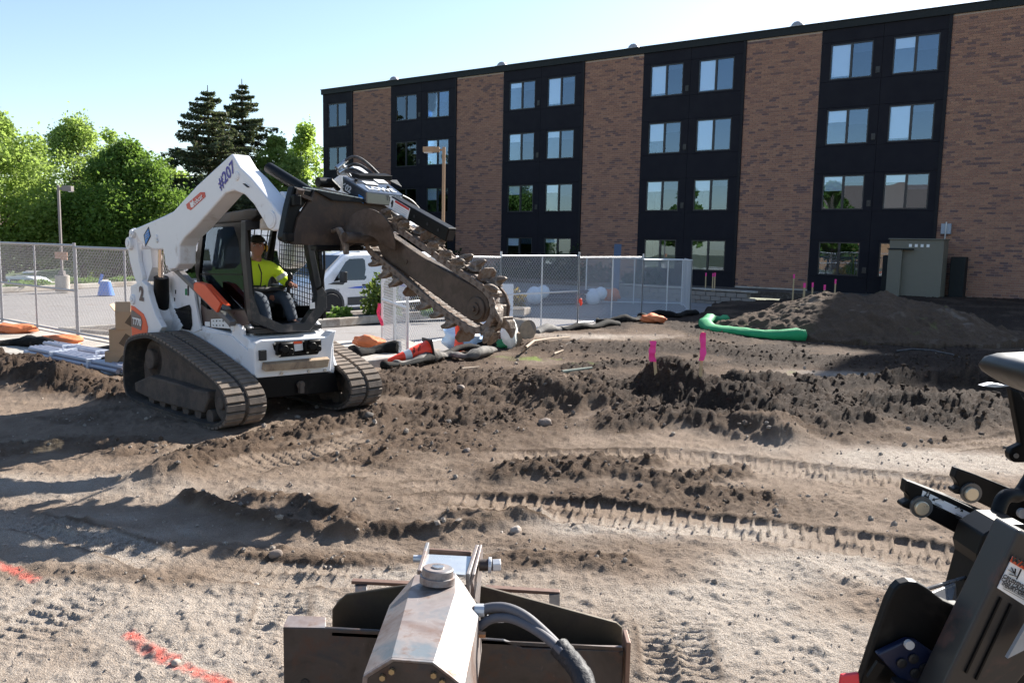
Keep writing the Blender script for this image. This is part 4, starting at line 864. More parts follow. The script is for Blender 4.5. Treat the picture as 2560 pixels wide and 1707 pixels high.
def car(label, o, hdg, ht=1.65, L=4.6, mt=None):
    F = frame(o, hdg); T = thing('parked_car', o, label, 'car'); a = L/2
    sec = lambda w, z0, z1, z2, wt: [(w*.9, z0), (w, z0+.15), (w, z1), (wt, z2)]
    body_loft([(a, [(.55, .35), (.62, .45), (.62, .62), (.5, .70)]), (a-.25, sec(.82, .25, .72, .80, .7)), (a-1.0, sec(.9, .2, .85, .94, .75)), (a-1.9, sec(.92, .2, .9, ht-.06, .66)), (a-2.5, sec(.92, .2, .92, ht, .66)), (-a+.5, sec(.92, .2, .92, ht-.03, .64)), (-a+.05, sec(.86, .3, .92, 1.05, .74)), (-a, [(.7, .4), (.78, .5), (.78, .8), (.7, .9)])], F).build('body', mt or M['vanwhite'], T, smooth=35)
    for s_ in (1, -1):
        y = lambda z: s_*(.92-(z-.9)/(ht-.9)*.26+.012)
        for x0, x1 in ((a-1.55, a-2.45), (a-2.55, -a+1.25), (-a+1.15, -a+.45)):
            q = MB(); q.prism([F(x0, y(.96), .96), F(x1, y(.96), .96), F(x1+.05, y(ht-.16), ht-.16), F(x0-(.45 if x0 > a-1.6 else .05), y(ht-.16), ht-.16)], F(0, -s_*.02, 0)-F(0, 0, 0)); q.build('side_window', M['glassdark'], T)
        for x in (a-.9, -a+.9): wheel(T, F, x, s_*.82, .34, .2, M['galvdark'])
        q = MB(); q.bar(F(a-2.2, s_*.6, ht+.02), F(-a+.7, s_*.6, ht+.02), .03, .04); q.build('roof_rail', M['galv'], T)
    return T
_c = at(82, 718, -.1); car('white station wagon parked behind the left fence', Vector(((80-CX)/FPX*55, 55.0, -2.46)), math.radians(-6), 1.60, 4.7)
car('small white car parked farther away under the trees at left', Vector(((118-CX)/FPX*70, 70, -2.75)), math.radians(60), 1.6, 4.4)
# blue barrel with a tilted paddle
_b = at(265, 738, -.1); q = MB(); BR = thing('blue_barrel', _b, 'blue tapered tub standing on the asphalt behind the left fence', 'barrel')
q.lathe(_b, (0, 0, 1), [(.27, 0), (.265, .04), (.16, .46), (.16, .47)], 22); q.build('tub', M['bluepaint'], BR, smooth=40)
q = MB(); q.lathe(_b+Vector((0, 0, .47)), (0, 0, 1), [(.165, 0), (.165, .025), (.02, .04)], 20); q.build('lid', M['plasticw'], BR, smooth=40)
q = MB(); q.bar(_b+Vector((-.22, 0, .38)), _b+Vector((-.10, 0, .72)), .10, .02, up=(0, 1, 0)); q.build('paddle', M['bluepaint'], BR, bev=.006)
# ================================================================== COMPACT TRACK LOADER
YAW = math.radians(-42.5); mf = Vector((math.cos(YAW), math.sin(YAW), 0)); ml = Vector((-math.sin(YAW), math.cos(YAW), 0))
MO = gd(470, 980)-mf*.8+ml*.98; MO.z = .03
def loc(P): d = P-MO; return Vector((d.dot(mf), d.dot(ml), d.z))
def sy(uv, y): return loc(onp(uv[0], uv[1], MO+ml*y, ml))             # photo point on a plane parallel to the machine's side
def sx(uv, x): return loc(onp(uv[0], uv[1], MO+mf*x, mf))             # ... on a plane across the machine
def syl(fn, y, pts): return [sy(fn(*p), y) for p in pts]
def sxl(fn, x, pts): return [sx(fn(*p), x) for p in pts]
zA, zB, zC, zD, zE = zoom(280, 360, 3.3357), zoom(280, 680, 3.36), zoom(680, 370, 3.2), zoom(280, 560, 4.611), zoom(460, 500, 4.355)
TL = thing('track_loader', MO, 'white and orange compact track loader with its arms raised', 'track loader', rz=YAW); TL['_local'] = 1
def B(q, name, mt, par=None, **k): return q.build(name, mt, par or TL, world=False, **k)
YV = lambda y: Vector((0, y, 0))
mir = lambda pts: [Vector((p.x, -p.y, p.z)) for p in pts]
# --- tracks: belt, tread bars, undercarriage
PATH = [(-1.00, .73), (-.55, .82), (-.30, .80), (.2, .70), (.73, .565), (1.02, .475), (1.20, .38), (1.28, .24), (1.22, .09), (1.05, .0), (.8, -.03), (.2, -.03), (-.6, -.03), (-1.02, -.01), (-1.16, .07), (-1.20, .25), (-1.17, .48), (-1.11, .64)]
def resample(P, n, closed=True):
    P = [Vector(p) for p in P]; Q = P+[P[0]] if closed else P; L = [0]
    for a, b in zip(Q[:-1], Q[1:]): L.append(L[-1]+(b-a).length)
    out = []; tot = L[-1]
    for k in range(n):
        s = tot*k/n if closed else tot*k/(n-1)
        i = max(j for j in range(len(L)) if L[j] <= s+1e-9); i = min(i, len(Q)-2); f = (s-L[i])/max(1e-9, L[i+1]-L[i]); out.append(Q[i].lerp(Q[i+1], f))
    return out
def chaik(P, k=2):
    P = [Vector(p) for p in P]
    for _ in range(k):
        n = len(P); P = [q for i in range(n) for q in (P[i]*.75+P[(i+1) % n]*.25, P[i]*.25+P[(i+1) % n]*.75)]
    return P
RP = resample(chaik(PATH), 136); NL = 68
_lugA = None
for side in (-1, 1):
    y0, y1 = (-.98, -.53) if side < 0 else (.53, .98)
    tk = MB(); n = len(RP); inner = []
    for k in range(n):
        t = (RP[(k+1) % n]-RP[k-1]).normalized(); nr = Vector((-t.y, t.x)); inner.append(RP[k]-nr*.035)
    area = sum(RP[k].x*RP[(k+1) % n].y-RP[(k+1) % n].x*RP[k].y for k in range(n)); sgn = 1 if area < 0 else -1
    inner = []; NRM = []
    for k in range(n):
        t = (RP[(k+1) % n]-RP[k-1]).normalized(); nr = Vector((-t.y, t.x))*sgn; NRM.append((t, nr)); inner.append(RP[k]-nr*.035)
    tk.ring([(p.x, y0, p.y) for p in RP], [(p.x, y0, p.y) for p in inner], YV(y1-y0))
    TK = B(tk, 'track', M['rubber'], smooth=40)
    for k in range(NL):
        for hf in (0, 1):
            idx = (2*k+hf) % n; p = RP[idx]; t, nr = NRM[idx]; yc = (y0+.105 if hf == 0 else y1-.105)
            R = Matrix((Vector((t.x, 0, t.y)), Vector((0, 1, 0)), Vector((nr.x, 0, nr.y)))).transposed()
            if R.determinant() < 0: R = Matrix((Vector((-t.x, 0, -t.y)), Vector((0, 1, 0)), Vector((nr.x, 0, nr.y)))).transposed()
            c = Vector((p.x+nr.x*.010, yc, p.y+nr.y*.010))
            if _lugA is None:
                q = MB(); q.loft([[(-.034, -.105, -.012), (.034, -.105, -.012), (.030, -.10, .012), (-.030, -.10, .012)], [(-.034, .098, -.012), (.034, .098, -.012), (.030, .088, .012), (-.030, .088, .012)]])
                _lugA = B(q, 'tread_bar', M['lug'], TK); _lugA.location = c; _lugA.rotation_euler = R.to_euler()
            else: inst(_lugA, 'tread_bar', TK, c, R.to_euler())
    yo = -.93 if side < 0 else .65
    fr = syl(zB, -.90, [(205, 925), (330, 870), (560, 930), (700, 980), (825, 1000), (835, 1060), (790, 1180), (650, 1150), (380, 1080), (215, 1000)])
    fr = [Vector((p.x, yo, p.z)) for p in fr]; q = MB(); q.prism(fr, YV(.28)); UF = B(q, 'undercarriage_frame', M['muddy'], bev=.02)
    for xr in (-.62, -.34, -.06, .22, .50, .76): q = MB(); q.cyl((xr, yo+.03, .06), (xr, yo+.25, .06), .075, 16); B(q, 'track_roller', M['muddy'], smooth=40)
    q = MB(); q.cyl((1.0, yo+.06, .235), (1.0, yo+.28, .235), .20, 20); q.cyl((1.0, yo+.02, .235), (1.0, yo+.08, .235), .07, 12); B(q, 'idler_wheel', M['muddy'], smooth=40, bev=.015)
    q = MB(); q.cyl((-.72, yo+.12, .50), (-.72, yo+.28, .50), .22, 20); q.cyl((-.72, yo+.06, .50), (-.72, yo+.15, .50), .12, 14); B(q, 'drive_sprocket', M['muddy'], smooth=40, bev=.015)
    q = MB(); q.prism([Vector((x, yo+.12, z)) for x, z in ((-1.02, .40), (-.85, .66), (-.3, .72), (.35, .60), (.85, .45), (.9, .2), (-1.0, .2))], YV(.10)); B(q, 'guard_plate', M['muddy'], bev=.02)
# --- chassis
q = MB(); q.prism([(-1.05, -.50, .30), (-1.05, -.50, .95), (-.3, -.50, .92), (.82, -.50, .87), (.98, -.50, .80), (1.0, -.50, .45), (.95, -.50, .25), (.6, -.50, .20)], YV(1.0)); B(q, 'chassis', M['white'], bev=.012)
q = MB(); q.prism(sxl(zB, 1.02, [(1160, 865), (1215, 890), (1840, 838), (1880, 850), (1905, 1000), (1850, 1010), (1240, 1065), (1180, 1000)]), (-.10, 0, 0)); B(q, 'lower_bumper', M['cabgrey'], bev=.01)
q = MB(); q.cyl((1.03, .02, .33), (1.06, .02, .33), .045, 12); q.box((1.05, .02, .30), (.05, .05, .12)); B(q, 'tow_lug', M['muddy'])
nose = sxl(zB, 1.03, [(1195, 650), (1205, 600), (1265, 572), (1800, 545), (1850, 500), (1885, 490), (1850, 640), (1838, 835), (1215, 892), (1200, 860)])
q = MB(); q.prism(nose, (-.14, 0, 0)); B(q, 'front_panel', M['white'], bev=.012)
step = sxl(zB, 1.10, [(1300, 775), (1830, 728), (1815, 800), (1290, 838)]); st2 = [Vector((1.035, p.y*1.03, p.z+.02)) for p in step]
q = MB(); q.loft([step, st2]); B(q, 'foot_step', pm('worn tan step', (.36, .26, .17), .7, var=.2, scale=9, dirt=(.16, .11, .08), damt=.3), bev=.008)
plate = sxl(zB, 1.045, [(1355, 605), (1375, 585), (1500, 580), (1725, 565), (1750, 590), (1745, 660), (1730, 690), (1410, 718), (1365, 650)])
q = MB(); q.prism(plate, (-.02, 0, 0)); B(q, 'coupler_plate', M['cabgrey'], bev=.006)
q = MB(); q.prism(sxl(zB, 1.052, [(1528, 588), (1600, 582), (1605, 655), (1535, 665)]), (-.01, 0, 0)); B(q, 'coupler_decal', M['decalw']); q = MB(); q.prism(sxl(zB, 1.055, [(1525, 588), (1597, 582), (1598, 600), (1527, 607)]), (-.01, 0, 0)); B(q, 'coupler_decal_band', M['orange'])
for cx_, cy_ in ((1440, 640), (1675, 615)):
    c = sx(zB(cx_, cy_), 1.05)
    q = MB(); q.cyl(c+Vector((.05, -.07, .045)), c+Vector((.05, .07, .045)), .028, 10); q.cyl(c+Vector((0, -.04, 0)), c+Vector((.10, -.04, 0)), .045, 12); q.cyl(c+Vector((0, .04, -.03)), c+Vector((.09, .04, -.03)), .035, 12); q.box(c+Vector((.02, 0, 0)), (.05, .20, .13)); B(q, 'hydraulic_coupler', M['blackclean'], smooth=40, bev=.006)
    for dx, dz in ((-.11, .06), (.10, -.06), (-.06, -.07)): q = MB(); q.cyl(c+Vector((0, dx, dz)), c+Vector((.02, dx, dz)), .014, 8); B(q, 'bolt', M['steel'])
for u, v in ((1420, 850), (1650, 832), (1785, 822)): c = sx(zB(u, v), 1.03); q = MB(); q.cyl(c, c+Vector((.015, 0, 0)), .018, 10); B(q, 'bolt', M['steel'])
c = sx(zB(1270, 700), 1.06); q = MB(); q.box(c+Vector((-.02, 0, 0)), (.06, .075, .11)); B(q, 'reflector', M['ink'], bev=.005)
# front cast lugs (arm stops) left and right of the nose
for pts, y in (([(1000, 480), (1025, 435), (1060, 440), (1090, 480), (1095, 530), (1140, 560), (1135, 660), (1080, 560), (1005, 530)], -.50),):
    a = syl(zB, y, pts); q = MB(); q.prism(a, YV(.05)); B(q, 'arm_stop', M['white'], bev=.01)
    q = MB(); q.prism([p+YV(.10) for p in a], YV(.05)); q.cyl(a[0]+Vector((.04, -.01, .02)), a[0]+Vector((.04, .17, .02)), .045, 14); B(q, 'arm_stop', M['white'], bev=.01, smooth=40)
    q = MB(); q.prism([Vector((p.x, -p.y-.05, p.z)) for p in a], YV(.05)); q.prism([Vector((p.x, -p.y-.15, p.z)) for p in a], YV(.05)); q.cyl((a[0].x+.04, .33, a[0].z+.02), (a[0].x+.04, .52, a[0].z+.02), .06, 14); B(q, 'arm_stop', M['white'], bev=.01, smooth=40)
side = syl(zB, -.52, [(420, 475), (740, 490), (1000, 535), (1140, 660), (1200, 860), (1100, 830), (740, 650), (620, 585), (500, 520)]); q = MB(); q.prism(side, YV(.03)); B(q, 'chassis_side', M['white'], bev=.006)
q = MB(); q.prism(mir(side), YV(-.03)); B(q, 'chassis_side', M['white'])
# body side panels with grille
bp = syl(zD, -.53, [(600, 585), (720, 527), (935, 730), (960, 900), (1015, 1220), (940, 1255), (760, 1215), (575, 1195), (500, 1100), (620, 700)])
q = MB(); q.prism(bp, YV(.03)); B(q, 'side_panel', M['white'], bev=.006); q = MB(); q.prism(mir(bp), YV(-.03)); B(q, 'side_panel', M['white'], bev=.006)
gp = syl(zD, -.536, [(697, 1000), (720, 990), (840, 945), (895, 930), (910, 970), (925, 1160), (905, 1225), (850, 1215), (720, 1180), (700, 1110)]); q = MB(); q.prism(gp, YV(-.012)); GR = B(q, 'grille', M['blackclean'], bev=.004)
zs = [p.z for p in gp]; xs = [p.x for p in gp]
for k in range(5): z = min(zs)+.03+(max(zs)-min(zs)-.05)*k/5; q = MB(); q.box(((min(xs)+max(xs))/2, -.552, z), (max(xs)-min(xs)-.05, .006, .012)); B(q, 'grille_bar', M['cabgrey'], GR)
for u, v0, v1 in ((880, 710, 825), (722, 850, 890), (733, 760, 805)): a, b_ = sy(zD(u, v0), -.535), sy(zD(u, v1), -.535); q = MB(); q.bar(a, b_, .008, .02 if u == 880 else .010, up=(0, 1, 0)); B(q, 'slot', M['ink'])
a, b_ = sy(zD(857, 745), -.537), sy(zD(857, 820), -.537); q = MB(); q.bar(a, b_, .006, .03, up=(0, 1, 0)); B(q, 'small_decal', pm('green decal', (.05, .3, .14), .5))
# rear uprights and links
up_ = syl(zD, -.80, [(212, 715), (275, 685), (340, 652), (405, 712), (420, 790), (445, 890), (500, 1050), (575, 1188), (520, 1288), (400, 1295), (226, 1330), (215, 1000)])
q = MB(); q.prism(up_, YV(.07)); B(q, 'rear_upright', M['white'], bev=.01); q = MB(); q.prism([p+YV(.24) for p in up_], YV(.05)); B(q, 'rear_upright', M['white'], bev=.01); q = MB(); q.prism(mir(up_), YV(-.27)); B(q, 'rear_upright', M['white'], bev=.01)
tg = syl(zD, -.80, [(215, 720), (300, 690), (440, 880), (560, 1190), (520, 1280), (226, 1320)]); q = MB(); q.prism([(-1.28, -.72, .75), (-1.22, -.72, 1.25), (-1.05, -.72, 1.35), (-.75, -.72, .95), (-.85, -.72, .7)], YV(1.44)); B(q, 'engine_cover', M['white'], bev=.02)
q = MB(); q.prism([(-.95, -.48, .9), (-.95, -.48, 1.25), (-.45, -.48, 1.42), (-.22, -.48, 1.42), (-.22, -.48, .9)], YV(.96)); B(q, 'engine_hood', M['white'], bev=.03)
lk = syl(zD, -.78, [(205, 90), (235, 48), (272, 60), (290, 110), (285, 210), (300, 330), (310, 440), (350, 600), (345, 680), (285, 690), (250, 600), (200, 420), (178, 260), (180, 180)])
q = MB(); q.prism(lk, YV(.05)); B(q, 'rear_link', M['white'], bev=.01); q = MB(); q.prism([p+YV(.22) for p in lk], YV(.05)); B(q, 'rear_link', M['white'], bev=.01); q = MB(); q.prism(mir(lk), YV(-.22)); B(q, 'rear_link', M['white'], bev=.01)
q = MB(); q.prism([p+YV(.05)+Vector((.03, 0, 0)) for p in syl(zD, -.78, [(240, 300), (385, 285), (400, 500), (345, 660), (290, 650)])], YV(.12)); B(q, 'link_web', M['white'])
for u, v, r in ((235, 112, .05), (200, 225, .075), (245, 870, .06)): c = sy(zD(u, v), -.80); q = MB(); q.cyl(c+YV(-.02), c+YV(.30), r, 18); q.cyl(c+YV(-.03), c+YV(-.02), r*.45, 12); B(q, 'pivot_pin', M['white'], smooth=40, bev=.006)
ob = syl(zD, -.806, [(218, 938), (255, 950), (360, 1035), (392, 1110), (412, 1190), (400, 1292), (232, 1320), (220, 1100)]); q = MB(); q.prism(ob, YV(.004)); B(q, 'orange_decal', M['orange']); q = MB(); q.prism([p+YV(-.003) for p in syl(zD, -.806, [(222, 985), (250, 1000), (335, 1065), (350, 1130), (338, 1225), (225, 1180)])], YV(.003)); B(q, 'model_plate', pm('grey model plate', (.16, .12, .11), .5))
c = sy(zD(288, 1130), -.812); text('T770', .115, c, (1, 0, -.03), (0, 0, 1), M['decalw'], TL, 'model_number', bold=.004)
c = sy(zD(338, 812), -.806); text('2', .22, c, (1, 0, 0), (0, 0, 1), pm('brown speed decal', (.10, .06, .06), .5), TL, 'two_speed_mark', bold=.012)
# lift cylinder
a, b_ = sy(zD(568, 610), -.66), sy(zD(575, 1110), -.60); q = MB(); q.cyl(a, b_, .085, 18); q.cyl(a+Vector((-.06, .02, -.02)), b_+Vector((-.06, .02, .05)), .045, 12); B(q, 'lift_cylinder', M['blackclean'], smooth=40, bev=.012)
a, c = sy(zD(565, 240), -.66), sy(zD(560, 620), -.66); q = MB(); q.cyl(a, c, .032, 14); B(q, 'cylinder_rod', pm('chrome rod', (.62, .52, .46), .15, metal=.9), smooth=40)
q = MB(); q.cyl((-.6, .63, 1.0), (-.55, .66, 1.5), .085, 16); B(q, 'lift_cylinder', M['blackclean'], smooth=40)
# --- lift arms
ARM = [(165, 715), (230, 688), (430, 600), (510, 560), (700, 352), (850, 212), (995, 80), (1060, 190), (1150, 275), (1230, 370), (1310, 470), (1440, 640), (1437, 700), (1405, 722), (1330, 725), (1300, 705), (1180, 505), (1105, 425), (1015, 390), (945, 412), (690, 700), (600, 785), (560, 850), (556, 1000), (525, 1040), (478, 1048), (445, 1010), (425, 880), (350, 882), (275, 850), (225, 800), (205, 760)]
arm = syl(zA, -.82, ARM)
for sg in (-1, 1):
    pts = arm if sg < 0 else mir(arm); q = MB(); q.prism(pts, YV(.20 if sg < 0 else -.20)); AR = B(q, 'lift_arm', M['white'], bev=.018, seg=3)
    for (u, v, r, mt) in ((1328, 630, .085, 'white'), (1420, 672, .045, 'galv'), (1042, 268, .045, 'white'), (372, 778, .03, 'white'), (380, 808, .022, 'galv')):
        c = sy(zA(u, v), -.82); c = Vector((c.x, sg*.82, c.z)); q = MB(); q.cyl(c+YV(sg*.012), c-YV(sg*.012), r, 20); q.cyl(c+YV(sg*.016), c, r*.72, 16); B(q, 'pin', M[mt], AR, smooth=40, bev=.003)
    a, b_ = sy(zA(1108, 332), -.822), sy(zA(1145, 362), -.822); a.y = b_.y = sg*.822; q = MB(); q.bar(a, b_, .006, .05, up=(0, 1, 0)); B(q, 'oval_slot', M['ink'], AR, bev=.01)
q = MB(); a = sy(zA(620, 838), -.25); q.cyl(Vector((a.x, -.66, a.z)), Vector((a.x, .66, a.z)), .085, 20); B(q, 'cross_tube', M['white'], smooth=40)
q = MB(); q.cyl((1.75, -.63, 2.30), (1.75, .63, 2.30), .07, 16); B(q, 'cross_tube', M['white'], smooth=40)
# badges on the near arm
ax_ = (sy(zA(775, 420), -.82)-sy(zA(640, 545), -.82)).normalized(); az_ = Vector((-ax_.z, 0, ax_.x))
bd = syl(zA, -.8245, [(617, 505), (735, 402), (772, 402), (778, 440), (655, 553), (625, 540)]); q = MB(); q.prism(bd, YV(.004)); BG = B(q, 'badge', M['red'], bev=.004)
c = sy(zA(712, 472), -.826); text('Bobcat', .082, c, ax_, az_, M['decalw'], BG, 'badge_lettering', bold=.0012)
c = sy(zA(666, 500), -.826); q = MB(); q.prism([c+ax_*x*.03+az_*z*.03 for x, z in ((-1, -.9), (-1.1, 1.2), (-.5, .6), (.5, .6), (1.1, 1.2), (1, -.9), (0, -1.4))], YV(-.003)); B(q, 'cat_head_mark', M['decalw'], BG)
c = sy(zA(955, 265), -.823); text('#207', .17, c, (sy(zA(985, 225), -.82)-sy(zA(925, 305), -.82)), az_, M['inkblue'], TL, 'painted_number', bold=.004)
bd = syl(zA, -.8245, [(263, 760), (303, 690), (322, 770), (278, 855)]); q = MB(); q.prism(bd, YV(.004)); BD = B(q, 'diamond_decal', M['ink']); bd = syl(zA, -.827, [(270, 762), (302, 708), (314, 768), (280, 836)]); q = MB(); q.prism(bd, YV(.003)); B(q, 'diamond_decal_inset', M['blue'], BD)
c = sy(zA(292, 768), -.829); text('Ditch', .06, c, (1, 0, .35), (0, 0, 1), M['ink'], BD, 'diamond_lettering') if 0 else None
for k in range(3): a, b_ = sy(zA(278, 790-k*18), -.829), sy(zA(306, 770-k*18), -.829); q = MB(); q.bar(a, b_, .003, .012, up=(0, 1, 0)); B(q, 'diamond_decal_line', M['inkgrey'], BD)
# tilt cylinders (inside of the arms) and front link
for sg in (-1, 1):
    q = MB(); q.cyl((1.35, sg*.52, 2.62), (2.02, sg*.46, 2.34), .055, 14); q.cyl((1.95, sg*.46, 2.37), (2.16, sg*.45, 2.27), .03, 10); B(q, 'tilt_cylinder', M['blackclean'], smooth=40)
# rear diagonal strut with the red arm lock
a, b_ = sy(zA(500, 1005), -.60), sy(zA(1010, 1500), -.545); q = MB(); q.bar(a, b_, .06, .075, up=(0, 1, 0)); B(q, 'lift_link', pm('dull grey link', (.13, .12, .12), .5, dirt=(.2, .17, .15), damt=.2), bev=.01)
c = sy(zA(480, 1018), -.70); q = MB(); q.cyl(c, c+YV(.2), .06, 16); B(q, 'link_pivot', M['white'], smooth=40, bev=.01)
rl = syl(zA, -.64, [(680, 1165), (700, 1150), (770, 1170), (905, 1330), (870, 1405), (835, 1370), (680, 1215)]); q = MB(); q.prism(rl, YV(.03)); q.prism([p+YV(.03) for p in syl(zA, -.64, [(700, 1150), (770, 1170), (935, 1350), (900, 1335)])], YV(.05)); B(q, 'red_arm_lock', M['orange'], bev=.004)
# --- cab
og = [(745, 640), (950, 592), (1132, 566), (1122, 900), (1150, 1200), (1168, 1490), (760, 1545), (688, 1010)]; ig = [(765, 702), (892, 692), (1015, 690), (1050, 800), (1090, 1100), (1105, 1372), (800, 1385), (722, 1100)]
o_, i_ = syl(zA, -.47, og), syl(zA, -.47, ig)
for sg in (-1, 1):
    O2, I2 = (o_, i_) if sg < 0 else (mir(o_), mir(i_)); q = MB(); q.ring(O2, I2, YV(-sg*.05)); B(q, 'cab_side_frame', M['cabgrey'], bev=.008)
q = MB(); q.prism([p+YV(.02) for p in i_], YV(.006)); B(q, 'side_window', M['cabglass'])
q = MB(); q.bar(sy(zA(740, 1085), -.465), sy(zA(1090, 1088), -.465), .012, .02, up=(0, 1, 0)); B(q, 'window_slide_rail', M['cabgrey'])
def grid(P, name, nx, ny, par, w=.007):                              # bars of a guard screen across a quad
    a, b_, c, d = P; q = MB()
    for k in range(nx+1): f = k/nx; q.bar(a.lerp(b_, f), d.lerp(c, f), w, w)
    for k in range(ny+1): f = k/ny; q.bar(a.lerp(d, f), b_.lerp(c, f), w, w, up=(1, 0, 0))
    return B(q, name, M['blackclean'], par)
grid([Vector((-.08, .44, 1.15)), Vector((.86, .44, 1.02)), Vector((.84, .44, 2.06)), Vector((.0, .44, 2.06))], 'far_guard_screen', 18, 17, TL)
grid([Vector((-.24, -.40, 1.3)), Vector((-.24, .40, 1.3)), Vector((-.05, .40, 2.05)), Vector((-.05, -.40, 2.05))], 'rear_guard_screen', 9, 8, TL, .009)
dp = syl(zA, -.475, [(735, 1330), (800, 1380), (1105, 1385), (1150, 1500), (1000, 1540), (770, 1535)]); q = MB(); q.prism(dp, YV(.02)); B(q, 'cab_lower_panel', pm('brown tinted panel', (.10, .065, .055), .35, var=.2), bev=.004)
dc = syl(zA, -.48, [(825, 1460), (925, 1455), (990, 1540), (826, 1525)]); q = MB(); q.prism(dc, YV(.004)); DC = B(q, 'instruction_decal', M['decalw']); q = MB(); q.prism(syl(zA, -.48, [(774, 1480), (815, 1483), (817, 1520), (776, 1518)]), YV(.004)); B(q, 'instruction_decal', M['decalw'])
for r in range(2):
    for k in range(5-r): c = sy(zA(845+k*27, 1475+r*37), -.482); q = MB(); q.box(c, (.022, .003, .018 if k % 2 else .01)); B(q, 'decal_mark', M['trim'], DC)
roof = [(-.06, 2.13), (.10, 2.17), (.9, 2.225), (1.06, 2.22), (1.08, 2.15), (.95, 2.10), (0, 2.06)]
q = MB(); q.prism([(x, -.49, z) for x, z in roof], YV(.98)); B(q, 'cab_roof', M['black'], bev=.02, seg=3)
q = MB(); q.prism([(-.05, -.42, 2.1), (-.25, -.42, 1.62), (-.28, -.42, 1.0), (-.24, -.42, 1.0), (-.2, -.42, 1.62), (-.0, -.42, 2.1)], YV(.06)); q.prism([(-.05, .36, 2.1), (-.25, .36, 1.62), (-.28, .36, 1.0), (-.24, .36, 1.0), (-.2, .36, 1.62), (-.0, .36, 2.1)], YV(.06)); B(q, 'cab_rear_post', M['cabgrey'], bev=.01)
fo = sxl(zA, .93, [(1112, 640), (1380, 610), (1640, 640), (1690, 900), (1750, 1180), (1790, 1240), (1795, 1370), (1650, 1545), (1400, 1570), (1168, 1480), (1140, 1200), (1112, 900)]); fi = sxl(zA, .93, [(1130, 720), (1380, 700), (1615, 730), (1640, 900), (1700, 1200), (1712, 1255), (1705, 1345), (1600, 1490), (1425, 1505), (1235, 1420), (1175, 1250), (1148, 900)])
fo[7].z -= .02
q = MB(); q.ring(fo, fi, (-.09, 0, 0)); B(q, 'front_frame', pm('grey cab front frame', (.016, .018, .024), .42, dirt=(.18, .15, .13), damt=.15), bev=.012, seg=3)
q = MB(); q.prism([(.98, -.42, 2.12), (1.03, -.42, 2.15), (1.03, -.42, 2.02), (.97, -.42, 2.00)], YV(.18)); B(q, 'work_light', pm('clear lamp lens', (.5, .47, .43), .25, var=.2, scale=15), bev=.02)
q = MB(); q.prism([(.98, .24, 2.12), (1.03, .24, 2.15), (1.03, .24, 2.02), (.97, .24, 2.00)], YV(.18)); B(q, 'work_light', pm('lamp lens', (.5, .47, .43), .25), bev=.02)
c0, c1 = sx(zA(1768, 870), .98), sx(zA(1745, 1200), .98); q = MB(); q.tube([c0+Vector((-.04, -.03, .02)), c0, c0.lerp(c1, .5)+Vector((.02, .01, 0)), c1+Vector((.0, .01, .02)), c1+Vector((-.03, -.04, -.02))], .014, 8); B(q, 'grab_handle', M['blackclean'], smooth=50)
q = MB(); q.prism(sxl(zA, .935, [(1648, 1330), (1690, 1318), (1692, 1370), (1650, 1375)]), (.004, 0, 0)); B(q, 'white_tag', M['decalw'])
# interior
q = MB(); q.box((.0, 0, 1.17), (.46, .46, .12)); q.prism([(-.20, -.2, 1.2), (-.10, -.2, 1.22), (-.14, -.2, 1.46), (-.20, -.2, 1.46)], YV(.40)); B(q, 'seat', M['ink'], bev=.04, seg=3)
q = MB(); q.box((.05, -.33, 1.12), (.5, .12, .26)); q.box((.05, .33, 1.12), (.5, .12, .26)); B(q, 'side_console', M['ink'], bev=.02)
q = MB(); q.box((-.20, 0, 1.20), (.02, .84, .52)); B(q, 'cab_rear_wall', M['ink'])
q = MB(); q.box((.3, 0, .93), (1.1, .86, .05)); B(q, 'cab_floor', M['ink'])
for sg in (-1, 1): q = MB(); q.cyl((.36, sg*.30, 1.28), (.42, sg*.29, 1.46), .022, 10); q.ball((.43, sg*.29, 1.49), (.035, .03, .05)); B(q, 'joystick', M['ink'], smooth=50)
q = MB(); q.tube([(.05, -.30, 1.36), (.32, -.26, 1.35), (.40, -.15, 1.34), (.40, .15, 1.34), (.32, .26, 1.35), (.05, .30, 1.36)], .035, 10); B(q, 'seat_bar', M['ink'], smooth=50)
# ================================================================== TRENCHER held by the loader
TR = thing('trencher', MO+mf*2.3+Vector((0, 0, 1.0)), 'muddy chain trencher carried high in front of the loader', 'trencher', rz=YAW); TR['_local'] = 1
TRO = Vector((2.3, 0, 1.0-MO.z+.03-.03))
TR.location = MO+mf*2.3+Vector((0, 0, 1.0)); TO = Vector((2.3, 0, 1.0))
def BT(q, name, mt, par=None, **k):
    q.v = [tuple(Vector(p)-TO) for p in q.v]; return q.build(name, mt, par or TR, world=False, **k)
def ttext(s, size, c, xa, ya, mt, name, par=None): return text(s, size, Vector(c)-TO, xa, ya, mt, par or TR, name, bold=.003)
YB = -.05                                                            # near face of the boom
bo = syl(zC, YB, [(862, 690), (905, 672), (1180, 860), (1440, 1010), (1655, 1130), (1715, 1190), (1735, 1280), (1700, 1370), (1630, 1400), (1560, 1360), (1300, 1180), (1000, 960), (880, 870), (850, 800)])
q = MB(); q.prism(bo, YV(.10)); BOOM = BT(q, 'boom', M['rustmud'], bev=.012)
c = sy(zC(1640, 1285), YB); q = MB(); q.cyl(c+YV(-.025), c+YV(.12), .105, 24); BT(q, 'nose_roller', M['rustmud'], smooth=40, bev=.01); q = MB(); q.cyl(c+YV(-.04), c+YV(-.02), .055, 16); q.cyl(c+YV(-.06), c+YV(-.03), .022, 10); BT(q, 'roller_cap', M['rustmud'], smooth=40)
c = sy(zC(1075, 910), YB); q = MB(); q.cyl(c+YV(-.008), c, .02, 12); BT(q, 'bolt', M['rustmud'])
